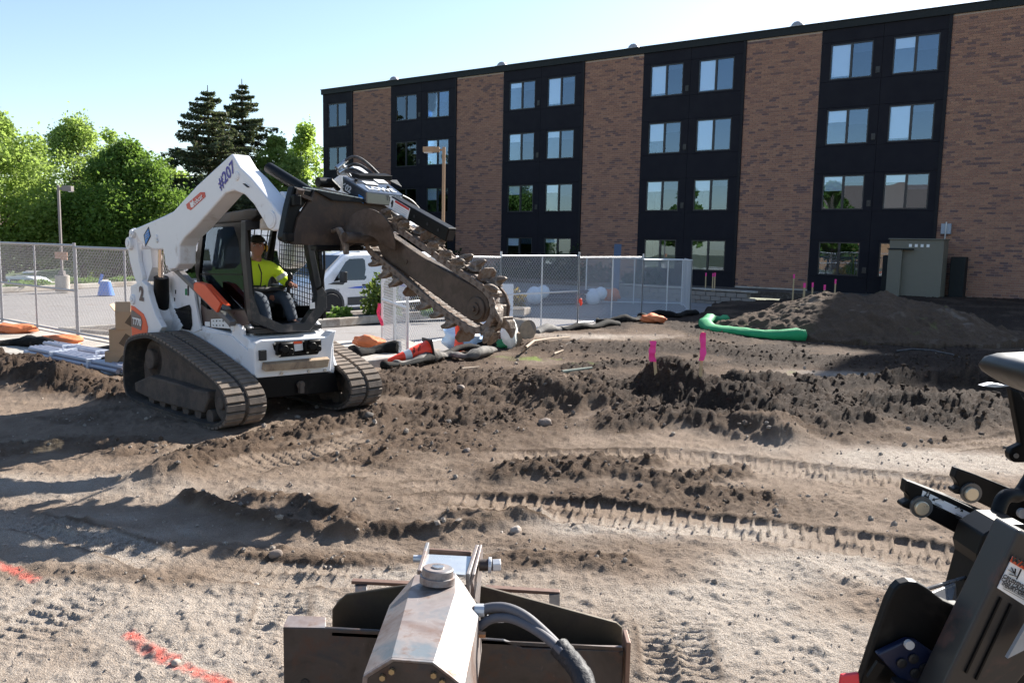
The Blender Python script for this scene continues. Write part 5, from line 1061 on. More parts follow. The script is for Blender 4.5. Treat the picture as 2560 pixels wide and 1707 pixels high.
# chain loop with side links and digging teeth
CP = [(905, 585), (1180, 770), (1440, 960), (1680, 1112), (1755, 1195), (1775, 1300), (1742, 1398), (1680, 1455), (1610, 1470), (1500, 1400), (1300, 1262), (1080, 1075), (900, 925), (790, 840), (745, 770), (760, 660), (820, 590)]
cp = [sy(zC(*p), -.09) for p in CP]; cp = [Vector((p.x, p.z)) for p in cp]
NLK = 46; cl = resample(chaik(cp, 2), NLK); ar = sum(cl[k].x*cl[(k+1) % NLK].y-cl[(k+1) % NLK].x*cl[k].y for k in range(NLK)); sg_ = 1 if ar < 0 else -1
CH = MB(); 
for k in range(NLK):
    a, b_ = cl[k], cl[(k+1) % NLK]; CH.cyl((a.x, -.095, a.y), (a.x, .095, a.y), .017, 8)
CHN = BT(CH, 'digging_chain', M['chain'])
pitch = (cl[1]-cl[0]).length; _lk = {}
for k in range(NLK):
    a, b_ = cl[k], cl[(k+1) % NLK]; mid = (a+b_)/2; t = (b_-a).normalized(); nr = Vector((-t.y, t.x))*sg_
    R = Matrix((Vector((t.x, 0, t.y)), Vector((0, 1, 0)), Vector((nr.x, 0, nr.y)))).transposed()
    if R.determinant() < 0: R = Matrix((Vector((-t.x, 0, -t.y)), Vector((0, 1, 0)), Vector((nr.x, 0, nr.y)))).transposed()
    E_ = R.to_euler(); P = Vector((mid.x, 0, mid.y))-TO
    if 'l' not in _lk:
        q = MB(); h = pitch*.56
        for y in (-.095, .075):
            q.prism([(-h, y, -.028), (h, y, -.028), (h*1.05, y, 0), (h, y, .03), (-h, y, .03), (-h*1.05, y, 0)], YV(.02))
        q.box((0, 0, 0), (.05, .17, .022))
        _lk['l'] = q.build('chain_link', M['chain'], CHN, world=False, bev=.004); _lk['l'].location = P; _lk['l'].rotation_euler = E_
    else: inst(_lk['l'], 'chain_link', CHN, P, E_).modifiers.new('bevel', 'BEVEL').width = .003
    kind = (0, 2, 3, 1, 2, 0, 3, 0, 2)[k % 9]
    if kind == 3: continue
    key = 't%d' % kind
    if key not in _lk:
        q = MB()
        if kind == 0:   # cup tooth leaning to the near side
            q.loft([[(-.045, -.105, .03), (.045, -.105, .03), (.045, -.02, .03), (-.045, -.02, .03)], [(-.04, -.12, .07), (.035, -.12, .07), (.04, -.035, .07), (-.035, -.035, .07)], [(-.005, -.125, .105), (.06, -.12, .10), (.06, -.06, .10), (.0, -.06, .105)], [(.05, -.115, .13), (.085, -.11, .122), (.085, -.085, .122), (.055, -.085, .13)]])
            q.box((0, -.04, .035), (.11, .14, .02))
        elif kind == 1:  # shovel plate
            q.prism([(.02, -.085, .03), (.02, -.11, .06), (.02, -.11, .11), (.02, -.06, .14), (.02, .06, .14), (.02, .11, .11), (.02, .11, .06), (.02, .085, .03)], (.016, 0, 0)); q.box((0, 0, .035), (.10, .15, .02))
        else:            # cup tooth leaning to the far side
            q.loft([[(-.045, .02, .03), (.045, .02, .03), (.045, .105, .03), (-.045, .105, .03)], [(-.04, .035, .07), (.035, .035, .07), (.04, .12, .07), (-.035, .12, .07)], [(-.005, .06, .105), (.06, .06, .10), (.06, .12, .10), (.0, .125, .105)], [(.05, .085, .13), (.085, .085, .122), (.085, .11, .122), (.055, .115, .13)]]); q.box((0, .05, .035), (.11, .14, .02))
        _lk[key] = q.build('tooth', M['tooth'] if kind != 1 else M['chain'], CHN, world=False, bev=.008, jit=.006); _lk[key].location = P; _lk[key].rotation_euler = E_
    else: o = inst(_lk[key], 'tooth', CHN, P, E_, (random.uniform(.9, 1.15), random.uniform(.85, 1.1), random.uniform(.85, 1.25))); o.modifiers.new('bevel', 'BEVEL').width = .007
# mount frame, main plate, tread deck
XP = 2.22
pl = sxl(zC, XP, [(350, 335), (490, 410), (880, 440), (1010, 540), (1050, 640), (900, 700), (820, 790), (700, 790), (160, 772), (210, 560)])
q = MB(); q.prism(pl, (-.04, 0, 0)); BT(q, 'back_plate', pm('dark rusty plate', (.040, .026, .019), .55, metal=.2, dirt=(.10, .065, .045), damt=.3, dscale=5, var=.3, bmp=.2), bev=.006)
br = sxl(zC, XP-.03, [(175, 305), (240, 325), (345, 345), (225, 500), (200, 640), (160, 770), (95, 740), (85, 715), (130, 480)]); q = MB(); q.prism(br, (-.10, 0, 0)); BT(q, 'mount_bracket', M['blackclean'], bev=.012)
q = MB(); c = sx(zC(185, 420), XP); q.box(c+Vector((.02, .0, 0)), (.06, .07, .10)); c2_ = sx(zC(105, 715), XP); q.box(c2_+Vector((.02, .02, 0)), (.06, .09, .08)); BT(q, 'hook_socket', M['black'], bev=.01)
q = MB(); c = sx(zC(220, 375), XP); q.cyl(c+Vector((.0, .0, .0)), c+Vector((.02, 0, .05)), .035, 14); q.bar(c+Vector((0, .0, .0)), c+Vector((.02, .12, -.04)), .05, .03); BT(q, 'latch_bolt', M['rustmud'], smooth=40)
td = [sx(zC(*p), x) for p, x in (((350, 335), 2.24), ((245, 318), 1.98), ((400, 318), 1.94), ((700, 405), 1.98), ((880, 437), 2.25), ((490, 412), 2.25))]
q = MB(); q.prism(td, (0, 0, -.012)); TD = BT(q, 'tread_deck', M['blackclean'])
q = MB(); a, b_, c, d = td[0], td[1], td[3], td[4]
for i in range(26):
    for j in range(7):
        f, g_ = (i+.5+.5*(j % 2))/27, (j+.5)/7; p = a.lerp(d, f).lerp(b_.lerp(c, f), g_); e = (d-a).normalized(); s_ = (b_-a).normalized(); dd = (e+s_*(.9 if i % 2 else -.9)).normalized()
        q.bar(p+Vector((0, 0, .003))-dd*.017, p+Vector((0, 0, .003))+dd*.017, .010, .009)
tag(BT(q, 'tread_lug', M['steel'], TD), kind='stuff')
# motor cover (box with sloped lid)
f1 = [sx(zC(*p), 2.02) for p in ((560, 225), (510, 300), (515, 345), (755, 420), (757, 347))]
lid = [sy(zC(560, 225), -.22), sy(zC(760, 347), -.22)]
def cv(u, v, x): return sx(zC(u, v), x)
A_, B_, C_, D_ = cv(560, 225, 1.95), cv(757, 347, 2.28), cv(1062, 382, 2.30), cv(880, 245, 1.95)
bot = [p+Vector((.0, 0, -.12)) for p in (A_, B_, C_, D_)]; bot[0].z -= .03
q = MB(); q.loft([bot, [A_, B_, C_, D_]]); MC = BT(q, 'motor_cover', pm('glossy black cover', (.05, .053, .06), .16, var=.1, coat=1.0), bev=.012)
q = MB(); q.prism([cv(640, 240, 1.93), cv(700, 258, 1.99), cv(960, 262, 1.99), cv(900, 240, 1.93)], (0, 0, .05)); q.prism([cv(930, 262, 1.98), cv(1040, 318, 2.02), cv(1000, 262, 1.9)], (0, 0, .01)); BT(q, 'cover_flap', M['cabgrey'], bev=.006)
nlid = ((B_-A_).cross(D_-A_)).normalized(); nlid = nlid if nlid.z > 0 else -nlid
e1 = (C_-B_).normalized(); e2 = (A_-B_).normalized()
def lidp(f, g_): return A_.lerp(D_, f).lerp(B_.lerp(C_, f), g_)+nlid*.004
for f0, f1_, g0, g1 in ((.30, .62, .30, .50), (.70, .97, .12, .34)):
    q = MB(); q.prism([lidp(f0, g0), lidp(f1_, g0), lidp(f1_, g1), lidp(f0, g1)], nlid*.003); BT(q, 'white_decal', M['decalw'], MC)
ttext('LOWE', .12, lidp(.52, .76), e1, e2, M['decalw'], 'lid_lettering', MC)
for f, g_ in ((.16, .30), (.78, .62)): c = lidp(f, g_); q = MB(); q.cyl(c, c+nlid*.02, .016, 8); BT(q, 'lid_bolt', M['blackclean'], MC)
es = (B_-A_).normalized(); c = A_.lerp(B_, .22)+Vector((0, -.006, -.085)); ttext('602', .085, c, es, (0, 0, 1), M['inkgrey'], 'side_number', MC)
c = A_.lerp(B_, .82)+Vector((-.005, -.004, -.10)); q = MB(); q.box(c, (.008, .075, .075), Matrix((es, Vector((0, 0, 1)).cross(es).normalized(), Vector((0, 0, 1)))).transposed()) if 0 else q.prism([c-es*.035+Vector((0, -.005, -.03)), c+es*.035+Vector((0, -.005, -.03)), c+es*.035+Vector((0, -.005, .03)), c-es*.035+Vector((0, -.005, .03))], (0, -.003, 0)); BT(q, 'blue_decal', M['blue'], MC)
# rectangular restraint bar with the warning decal
a, b_ = sy(zC(935, 395), -.07), sy(zC(1392, 668), -.07); up_v = Vector((0, 0, 1)); dbar = (b_-a).normalized()
a2 = a+Vector((0, .06, -.045)); b2 = b_+Vector((0, .06, -.03)); q = MB(); q.bar(a2, b2, .10, .125); CB = BT(q, 'crumber_bar', M['blackclean'], bev=.008)
q = MB(); q.bar(b2, b2+dbar*.003, .075, .095); BT(q, 'bar_end_opening', M['ink'], CB)
ub = dbar.cross(Vector((0, 1, 0))); ub = ub if ub.z > 0 else -ub
q = MB(); q.prism([a2+dbar*.01+YV(-.052)+ub*s for s in (-.052, .052)]+[a2+dbar*.30+YV(-.052)+ub*s for s in (.052, -.052)], YV(-.003)); WD = BT(q, 'warning_decal', M['decalw'], CB)
q = MB(); q.prism([a2+dbar*.08+YV(-.056)+ub*s for s in (.030, .050)]+[a2+dbar*.29+YV(-.056)+ub*s for s in (.050, .030)], YV(-.002)); BT(q, 'decal_band', M['red'], WD)
for k in range(4): q = MB(); z = .012-k*.018; q.prism([a2+dbar*.09+YV(-.056)+ub*(z-.003), a2+dbar*.28+YV(-.056)+ub*(z-.003), a2+dbar*.28+YV(-.056)+ub*(z+.003), a2+dbar*.09+YV(-.056)+ub*(z+.003)], YV(-.002)); BT(q, 'decal_text_line', M['inkgrey'], WD)
q = MB(); q.prism([a2+dbar*x+YV(-.056)+ub*z for x, z in ((.025, .0), (.035, .035), (.055, .03), (.065, -.02), (.045, -.035), (.04, -.01))], YV(-.002)); BT(q, 'hazard_figure', M['ink'], WD)
ttext('TH-35', .06, cv(985, 395, 2.31)+Vector((.01, 0, -.015)), e1, (0, 0, 1), M['decalw'], 'model_number', MC)
for f in (.45, .68, .86): c = a2.lerp(b2, f)+YV(-.052); q = MB(); q.cyl(c, c+YV(-.003), .014, 10); BT(q, 'bolt_hole', M['ink'], CB)
# auger: disc flighting with two curved blades on a hub along y
c = sy(zC(640, 700), -.30); ac = Vector((c.x, 0, c.z))
def augp(u, v, y): return sy(zC(u, v), y)
q = MB(); q.cyl(Vector((ac.x+.05, -.42, ac.z-.02)), Vector((ac.x+.05, .16, ac.z-.02)), .05, 14); AU = BT(q, 'spoil_auger', M['rustmud'], smooth=40)
secs = []; nth = 30; hubc = Vector((ac.x+.12, 0, ac.z-.05))
q = MB(); vs = []; fs = []
for k in range(nth+1):
    th = math.radians(-15+215*k/nth); y = -.12-.20*k/nth; ro = .30; ri = .055
    for rr_, dy in ((ri, 0), (ro, 0), (ro, .012), (ri, .012)): vs.append(hubc+Vector((math.cos(th)*rr_, y+dy, math.sin(th)*rr_)))
for k in range(nth):
    for j in range(4): fs.append((4*k+j, 4*k+(j+1) % 4, 4*k+4+(j+1) % 4, 4*k+4+j))
fs += [(0, 3, 2, 1), (4*nth, 4*nth+1, 4*nth+2, 4*nth+3)]
q.add(vs, fs); BT(q, 'auger_flight', M['rustmud'], AU, smooth=30)
for pts, y in (([(365, 665), (400, 690), (430, 660), (520, 638), (545, 660), (480, 672), (400, 720), (330, 770), (345, 720)], -.40), ([(500, 640), (525, 632), (560, 690), (582, 770), (585, 850), (568, 852), (560, 790), (535, 720)], -.42)):
    q = MB(); q.prism([augp(u, v, y) for u, v in pts], YV(.05)); BT(q, 'auger_blade', M['tooth'], AU, bev=.008)
q = MB(); q.bar(sx(zC(330, 800), 2.2), sx(zC(712, 800), 2.2), .10, .05); BT(q, 'lower_crossbar', M['blackclean'], bev=.008)
q = MB(); q.prism(sxl(zC, 2.0, [(1045, 540), (1060, 540), (1100, 640), (1060, 660)]), (-.02, 0, 0)); BT(q, 'bright_edge_plate', M['galv'])
# hoses and couplers at the far arm
hz = lambda u, v, x: sx(zC(u, v), x)
for pts in ([(590, 100, 1.7), (640, 68, 1.75), (700, 78, 1.8), (770, 130, 1.85), (840, 200, 1.9), (890, 250, 1.95)], [(610, 150, 1.7), (660, 125, 1.75), (720, 145, 1.8), (790, 200, 1.88), (840, 245, 1.95)], [(600, 180, 1.7), (650, 165, 1.75), (720, 200, 1.85), (790, 245, 1.95)], [(590, 190, 1.7), (640, 190, 1.78), (700, 220, 1.85), (760, 243, 1.95)], [(1040, 385, 2.3), (1110, 420, 2.3), (1160, 470, 2.3), (1200, 525, 2.3), (1190, 600, 2.2), (1230, 640, 2.15), (1150, 600, 2.1)]):
    P = [hz(*p) for p in pts]; 
    for _ in range(2): P = [P[0]]+[r for a_, b_ in zip(P[:-1], P[1:]) for r in (a_*.75+b_*.25, a_*.25+b_*.75)]+[P[-1]]
    q = MB(); q.tube(P, .016, 8); BT(q, 'hose', M['hose'], smooth=60)
for u0, v0, u1, v1, r in ((515, 165, 600, 95, .022), (530, 200, 610, 150, .02), (560, 140, 625, 230, .02)): q = MB(); q.tube([hz(u0, v0, 1.68), hz((u0+u1)/2, (v0+v1)/2, 1.68), hz(u1, v1, 1.68)], [r*1.2, r, r*.9], 10); BT(q, 'coupler', M['steel'], smooth=40)
q = MB(); q.box(hz(565, 180, 1.66), (.06, .10, .10)); BT(q, 'coupler_block', M['galv'], bev=.01)
q = MB(); c = hz(380, 275, 1.9); q.cyl(c+YV(-.02), c+YV(.14), .05, 14); q.tube([c+YV(.02), c+Vector((.04, .10, .02)), c+Vector((.0, .22, -.05))], .03, 8); BT(q, 'pivot_knuckle', M['blackclean'], smooth=40)
# ================================================================== PERSON in the cab
M['skin'] = pm('sunburnt skin', (.42, .20, .14), .55, var=.06)
M['hiviz'] = pm('fluorescent yellow green jacket', (.72, .95, .035), .7, var=.07, scale=14, bmp=.35, bscale=22)
M['jeans'] = pm('dark blue work trousers', (.045, .06, .085), .85, var=.2, scale=20, bmp=.3, bscale=60)
M['reflect'] = pm('silver reflective tape', (.62, .63, .64), .35, var=.06)
M['yellow'] = pm('yellow ear cup', (.80, .50, .02), .4, var=.04)
M['capcloth'] = pm('dark olive cap', (.035, .032, .022), .85, var=.15)
PE = thing('person', MO+mf*.15+Vector((0, 0, 1.2)), 'operator in fluorescent yellow jacket, dark cap and yellow ear muffs in the loader cab', 'person', rz=YAW); PE['_local'] = 1
PO = Vector((.15, 0, 1.2-MO.z+.0)); PE.location = MO+mf*.15+Vector((0, 0, PO.z))
def skin(name, vs, es, mt, par, sub=2, root=0):
    me = bpy.data.meshes.new(name); bm = bmesh.new(); L = bm.verts.layers.skin.verify(); bv = []
    for i, (p, r) in enumerate(vs):
        v = bm.verts.new(Vector(p)-PO); v[L].radius = (r, r) if not hasattr(r, '__len__') else r; v[L].use_root = (i == root); bv.append(v)
    for a, b in es: bm.edges.new((bv[a], bv[b]))
    bm.to_mesh(me); bm.free(); me.materials.append(mt); me.polygons.foreach_set('use_smooth', [True]*len(me.polygons))
    o = bpy.data.objects.new(name, me); COL.objects.link(o); o.parent = par
    k = o.modifiers.new('skin', 'SKIN'); k.use_smooth_shade = True; s = o.modifiers.new('sub', 'SUBSURF'); s.levels = s.render_levels = sub
    return o
def BP(q, name, mt, par, **k): q.v = [tuple(Vector(p)-PO) for p in q.v]; return q.build(name, mt, par, world=False, **k)
HC = Vector((.27, -.03, 1.82)); NK = Vector((.22, -.01, 1.66)); CHS = Vector((.17, 0, 1.48)); PV = Vector((.08, 0, 1.26))
LS, LE, LW = Vector((.20, .19, 1.58)), Vector((.26, .31, 1.44)), Vector((.44, .29, 1.40)); RS, RE, RW = Vector((.20, -.19, 1.58)), Vector((.22, -.33, 1.42)), Vector((.42, -.30, 1.42))
LK, RK = Vector((.55, .16, 1.25)), Vector((.55, -.15, 1.25)); LA, RA = Vector((.68, .17, .98)), Vector((.68, -.16, .98))
fing = []
vs = [(PV+Vector((-.04, 0, -.01)), .06), (CHS, .12), (NK, .055), (HC+Vector((-.02, 0, -.05)), .065), (LS, .06), (LE, .045), (LW, .032), (RS, .06), (RE, .045), (RW, .032), (PV+Vector((.05, .10, -.01)), .07), (LK, .055), (LA, .045), (LA+Vector((.16, .01, -.03)), .035), (PV+Vector((.05, -.10, -.01)), .07), (RK, .055), (RA, .045), (RA+Vector((.16, 0, -.03)), .035)]
es = [(0, 1), (1, 2), (2, 3), (1, 4), (4, 5), (5, 6), (1, 7), (7, 8), (8, 9), (0, 10), (10, 11), (11, 12), (12, 13), (0, 14), (14, 15), (15, 16), (16, 17)]
for W_, pi, s in ((LW, 6, 1), (RW, 9, -1)):                         # palms with five fingers curled round the joystick
    i0 = len(vs); f = Vector((.06, -.02*s, -.005)); pm_ = W_+f; vs.append((pm_, (.030, .018))); es.append((pi, i0))
    for k in range(4):
        b_ = pm_+Vector((.030, (.5-k/3)*.055*s, .01)); i = len(vs); L_ = (.040, .046, .043, .034)[k]
        vs += [(b_, .009), (b_+Vector((L_*.8, 0, -.012)), .0085), (b_+Vector((L_*.9, -.004*s, -.045)), .0075)]; es += [(i0, i), (i, i+1), (i+1, i+2)]
    i = len(vs); vs += [(pm_+Vector((-.005, -.030*s, .01)), .011), (pm_+Vector((.03, -.05*s, 0)), .009)]; es += [(i0, i), (i, i+1)]
BD_ = skin('body', vs, es, M['skin'], PE)
# head with features
q = MB(); nu, nv = 32, 24; secs = []; yawh = math.radians(-28); Rh = Matrix.Rotation(yawh, 3, 'Z')
for j in range(nv+1):
    ph = -math.pi/2+math.pi*j/nv; sec = []
    for i in range(nu):
        th = 2*math.pi*i/nu-math.pi; d = Vector((math.cos(ph)*math.cos(th), math.cos(ph)*math.sin(th), math.sin(ph)))
        p = Vector((d.x*.098, d.y*.076, d.z*.122))
        if d.z < 0: p.y *= 1-.22*abs(d.z)**1.5; p.x *= 1-.06*abs(d.z)
        if d.x > 0:
            a, z = abs(th), p.z
            if a < .18 and -.045 < z < .028: p.x += .022*(1-a/.18)*max(0, 1-abs(z+.02)/.05)            # nose
            if .22 < a < .62 and .0 < z < .045: p.x -= .010*(1-abs(a-.42)/.2)                            # eye sockets
            if a < .75 and .04 < z < .062: p.x += .004
            if a < .40 and -.078 < z < -.066: p.x -= .006                                                # mouth line
            if a < .36 and (-.066 <= z < -.055 or -.092 < z <= -.078): p.x += .003
            if a < .3 and z < -.095: p.x += .008
        sec.append(HC+Rh @ p)
    secs.append(sec)
q.loft(secs); HD = BP(q, 'head', M['skin'], PE, smooth=180)
for s in (-1, 1):
    q = MB(); q.box(HC+Rh @ Vector((.092, s*.032, .040)), (.012, .034, .009), Rh); BP(q, 'eyebrow', M['ink'], HD, bev=.003)
    c = HC+Rh @ Vector((.082, s*.031, .018)); q = MB(); q.ball(c, (.012, .014, .009)); BP(q, 'eye', pm('eye white', (.6, .55, .5), .3), HD, smooth=180)
    q = MB(); q.ball(c+Rh @ Vector((.010, 0, 0)), (.004, .006, .006)); BP(q, 'iris', M['ink'], HD, smooth=180)
    q = MB(); q.ball(HC+Rh @ Vector((-.005, s*.078, .0)), (.022, .012, .034)); BP(q, 'ear', M['skin'], HD, smooth=180)
    q = MB(); q.ball(HC+Rh @ Vector((.0, s*.092, -.005)), (.033, .024, .046)); BP(q, 'ear_muff', M['yellow'], PE, smooth=180)
    q = MB(); q.ball(HC+Rh @ Vector((.0, s*.083, -.005)), (.037, .014, .050)); BP(q, 'muff_seal', M['ink'], PE, smooth=180)
q = MB(); q.tube([HC+Rh @ Vector((-.01, .100*math.sin(t), .02+.115*math.cos(t))) for t in [-1.55+3.1*k/12 for k in range(13)]], .008, 8); BP(q, 'headband', M['ink'], PE, smooth=60)
q = MB(); secs = []
for j in range(9):
    ph = .08+1.48*j/8; secs.append([HC+Rh @ Vector((.108*math.cos(ph)*math.cos(t), .084*math.cos(ph)*math.sin(t), .052+.085*math.sin(ph))) for t in [2*math.pi*i/24 for i in range(24)]])
q.loft(secs); CPo = BP(q, 'cap', M['capcloth'], PE, smooth=60)
q = MB(); vs_ = []
br_ = [HC+Rh @ Vector((.095*math.cos(t)+(.075*math.cos(t*1.0)**2 if 1 else 0), .078*math.sin(t), .066-.02*math.cos(t))) for t in [-1.1+2.2*k/10 for k in range(11)]]; bi = [HC+Rh @ Vector((.095*math.cos(t), .078*math.sin(t), .072)) for t in [-1.1+2.2*k/10 for k in range(11)]]
q.prism(br_+bi[::-1], (0, 0, .006)); BP(q, 'cap_brim', M['capcloth'], PE, smooth=40)
# jacket and trousers
jv = [(PV+Vector((.01, 0, .02)), (.17, .145)), (PV+Vector((.05, 0, .12)), (.175, .15)), (CHS, (.165, .135)), (CHS+Vector((.03, 0, .11)), (.12, .10)), (NK+Vector((-.01, 0, .01)), .072), (LS, .085), ((LS+LE)/2+Vector((0, .02, .01)), .072), (LE, .066), ((LE+LW)/2, .058), (LW+Vector((-.02, 0, 0)), .048), (RS, .085), ((RS+RE)/2+Vector((0, -.02, .01)), .072), (RE, .066), ((RE+RW)/2, .058), (RW+Vector((-.02, 0, 0)), .048)]
je = [(0, 1), (1, 2), (2, 3), (3, 4), (3, 5), (5, 6), (6, 7), (7, 8), (8, 9), (3, 10), (10, 11), (11, 12), (12, 13), (13, 14)]
JK = skin('jacket', jv, je, M['hiviz'], PE)
tv = [(PV+Vector((.03, 0, -.01)), (.17, .14)), (PV+Vector((.10, .10, -.01)), .105), ((PV+LK)/2+Vector((.03, .09, .0)), .092), (LK, .08), ((LK+LA)/2, .072), (LA, .06), (PV+Vector((.10, -.10, -.01)), .105), ((PV+RK)/2+Vector((.03, -.09, 0)), .092), (RK, .08), ((RK+RA)/2, .072), (RA, .06)]
skin('trousers', tv, [(0, 1), (1, 2), (2, 3), (3, 4), (4, 5), (0, 6), (6, 7), (7, 8), (8, 9), (9, 10)], M['jeans'], PE)
for A_ in (LA, RA): q = MB(); q.loft([[A_+Vector((-.07, -.05, -.06)), A_+Vector((.20, -.05, -.06)), A_+Vector((.20, .05, -.06)), A_+Vector((-.07, .05, -.06))], [A_+Vector((-.06, -.045, .06)), A_+Vector((.17, -.04, -.01)), A_+Vector((.17, .04, -.01)), A_+Vector((-.06, .045, .06))]]); BP(q, 'boot', M['ink'], PE, bev=.02, seg=3)
def band(a, b_, r, w, name, mt):
    d = (b_-a).normalized(); c = (a+b_)/2; q = MB(); q.cyl(c-d*w/2, c+d*w/2, r, 20); return BP(q, name, mt, PE, smooth=50)
band((LS+LE)/2+Vector((0, .02, .01)), LE, .073, .05, 'reflective_band', M['reflect']); band((RS+RE)/2+Vector((0, -.02, .01)), RE, .073, .05, 'reflective_band', M['reflect'])
band(LW+Vector((-.05, 0, 0)), LW+Vector((.01, 0, 0)), .046, .045, 'cuff', M['ink']); band(RW+Vector((-.05, 0, 0)), RW+Vector((.01, 0, 0)), .046, .045, 'cuff', M['ink'])
q = MB(); q.tube([NK+Vector((.07, -.02, -.03)), CHS+Vector((.165, -.02, .05)), CHS+Vector((.155, -.02, -.05)), PV+Vector((.205, -.02, .06))], .007, 6); BP(q, 'zip', M['ink'], PE)
q = MB(); q.tube([NK+Vector((.04, -.08, -.03)), NK+Vector((-.02, -.09, .0)), NK+Vector((-.07, 0, .03)), NK+Vector((-.02, .09, .0)), NK+Vector((.04, .08, -.03))], .028, 8); BP(q, 'collar', M['hiviz'], PE, smooth=60)
# ================================================================== SITE THINGS
def G(u, v): return hit(u, v)
def stake(label, top, bot, Yb, w, tapeh, tapew, seed):
    p0 = aty(bot[0], bot[1], Yb); p1 = aty(top[0], top[1], Yb); T = thing('survey_stake', p0, label, 'survey stake', 'survey stakes with pink tops')
    q = MB(); q.bar(p0-(p1-p0).normalized()*.15, p1, w, w*.6, up=(0, 1, 0)); q.build('stake', M['wood'], T, bev=.002)
    q = ribbon('', '', '', p1+Vector((0, -.03, -.01)), tapew, tapeh, M['pink'], .018, seed); q.build('flagging', M['pink'], T, smooth=60)
    return T
_s1 = hit(1638, 938); stake('leaning wooden stake with pink flagging planted in the dark mound', (1632, 850), (1640, 942), _s1.y, .035, .25, .085, 2)
_s2 = hit(1752, 943); stake('upright wooden stake with pink flagging right of the mound', (1757, 829), (1751, 943), _s2.y, .035, .33, .075, 5)
zH = zoom(1700, 560, 2.7349)
for k, (x, yt, yb, Y) in enumerate([(178, 335, 440, 37), (226, 338, 452, 34), (240, 335, 452, 33), (780, 345, 470, 29), (852, 405, 470, 26), (908, 402, 455, 26), (990, 418, 450, 24), (1064, 380, 455, 28)]):
    t_ = aty(*zH(x, yt), Y); b_ = aty(*zH(x, yb), Y); b_.x = t_.x
    T = thing('survey_stake', b_, ['thin stake with a pink tip farthest left by the retaining wall', 'left of the two tall thin stakes standing close together', 'right of the two tall thin stakes standing close together', 'tall thin stake with a pink tip against the middle brick panel', 'thick short stake with a pink tip behind the dirt pile crest', 'thin stake with a pink tip at the edge of the brick behind the pile', 'tiny pink stake tip just showing over the dirt pile', 'thin bare looking stake below the lower right windows'][k], 'survey stake', 'survey stakes with pink tops')
    q = MB(); w = .045 if k != 4 else .06; b_.z = min(b_.z, .1); q.bar(b_-Vector((0, 0, .1)), t_, w, w*.5, up=(0, 1, 0)); q.build('stake', M['wood'], T); q = MB(); q.bar(t_-Vector((0, 0, .14)), t_+Vector((0, 0, .01)), w*1.15, w*.7, up=(0, 1, 0)); q.build('pink_tip', M['pink'], T)
# dirt pile: its own relief
px, py = np.meshgrid(np.linspace(4.4, 12.3, 330), np.linspace(16.2, 22.8, 220)); X, Y = px.ravel(), py.ravel()
def pk_(cx, cy, rx, ry, h, p=1.25): q = np.sqrt(((X-cx)/rx)**2+((Y-cy)/ry)**2); return h*np.clip(1-q**p, 0, None)
Z = np.maximum.reduce([pk_(7.75, 19.5, 2.5, 2.45, .95), pk_(8.6, 19.3, 2.3, 2.4, .93), pk_(9.7, 19.2, 2.1, 2.2, .70), pk_(6.2, 19.7, 1.4, 1.5, .40)])+0
Z += np.where(Z > 0, fbm(X*1.1, Y*1.1, 4, 301)*.16+fbm(X*5, Y*5, 4, 303)*.05+worley(X/.22, Y/.22, 305, .25)*.07+worley(X/.09, Y/.09, 307, .4)*.035, 0)
Z = np.where(Z > 0.0, Z, -.3); Z = Z+.03
pme = gridmesh('dirt_pile', X, Y, Z, 220, 330); ca = pme.color_attributes.new('soil', 'FLOAT_COLOR', 'POINT'); kk = np.clip(.50+fbm(X*1.3, Y*1.3, 3, 311)*.16+fbm(X*7, Y*7, 2, 312)*.12, 0, 1)
ca.data.foreach_set('color', np.stack([kk, kk*0, np.clip(fbm(X*2, Y*2, 3, 313)*1.2-.45+(X > 9)*.12, 0, .5), kk*0+1], 1).astype(np.float32).ravel()); pme.materials.append(M['soil'])
po = bpy.data.objects.new('dirt_pile', pme); COL.objects.link(po); tag(po, 'large dark dirt pile half in the shade of the building', 'dirt pile')
def sock(name, label, cat, pix, r, mt, z=.0, wob=.12, n=10, grp=None, Ys=None):
    P = [at(u, v, z) for u, v in pix]; P = [p+Vector((0, 0, r*.75)) for p in P]
    for _ in range(2): P = [P[0]]+[x for a_, b_ in zip(P[:-1], P[1:]) for x in (a_*.75+b_*.25, a_*.25+b_*.75)]+[P[-1]]
    rr = [r*(1+random.uniform(-wob, wob)) for _ in P]; rr[0] *= .5; rr[-1] *= .5
    q = MB(); q.tube(P, rr, n); zmin = min(v[2] for v in q.v)
    q.v = [(v[0], v[1], zmin+.02+(v[2]-zmin)*(.72+.2*math.sin(v[0]*5+v[1]*3))) for v in q.v]; return tag(q.build(name, mt, smooth=60, jit=r*.07), label, cat, grp)
SK = 'silt socks laid along the fence'
sock('silt_sock', 'long black silt sock on the walk at the far left behind the grey pipes', 'silt sock', [(-60, 868), (40, 862), (120, 872), (185, 884)], .115, M['sock'], .03, .2, grp=SK)
sock('silt_sock', 'black silt sock behind the pipes and the cardboard boxes', 'silt sock', [(150, 880), (215, 885), (290, 898), (360, 905)], .125, M['sock'], .03, .2, grp=SK)
sock('silt_sock', 'grey topped silt sock lying under the open fence panel', 'silt sock', [(880, 895), (925, 885), (965, 882), (1000, 884)], .13, M['sock'], .02, grp=SK)
sock('silt_sock', 'crumpled dusty silt sock in front of the fallen traffic cone', 'silt sock', [(985, 918), (1040, 912), (1090, 898), (1130, 890), (1165, 900), (1215, 888), (1230, 878)], .10, pm('dusty sock fabric', (.20, .18, .16), .85, dirt=(.04, .038, .036), damt=.5, dscale=2.5, bmp=.6, bscale=20), .03, .25, grp=SK)
sock('silt_sock', 'thin black sock trailing on the soil right of the loader track', 'silt sock', [(955, 925), (1020, 915), (1075, 905), (1130, 880), (1200, 872)], .07, M['sock'], .04, .25, grp=SK)
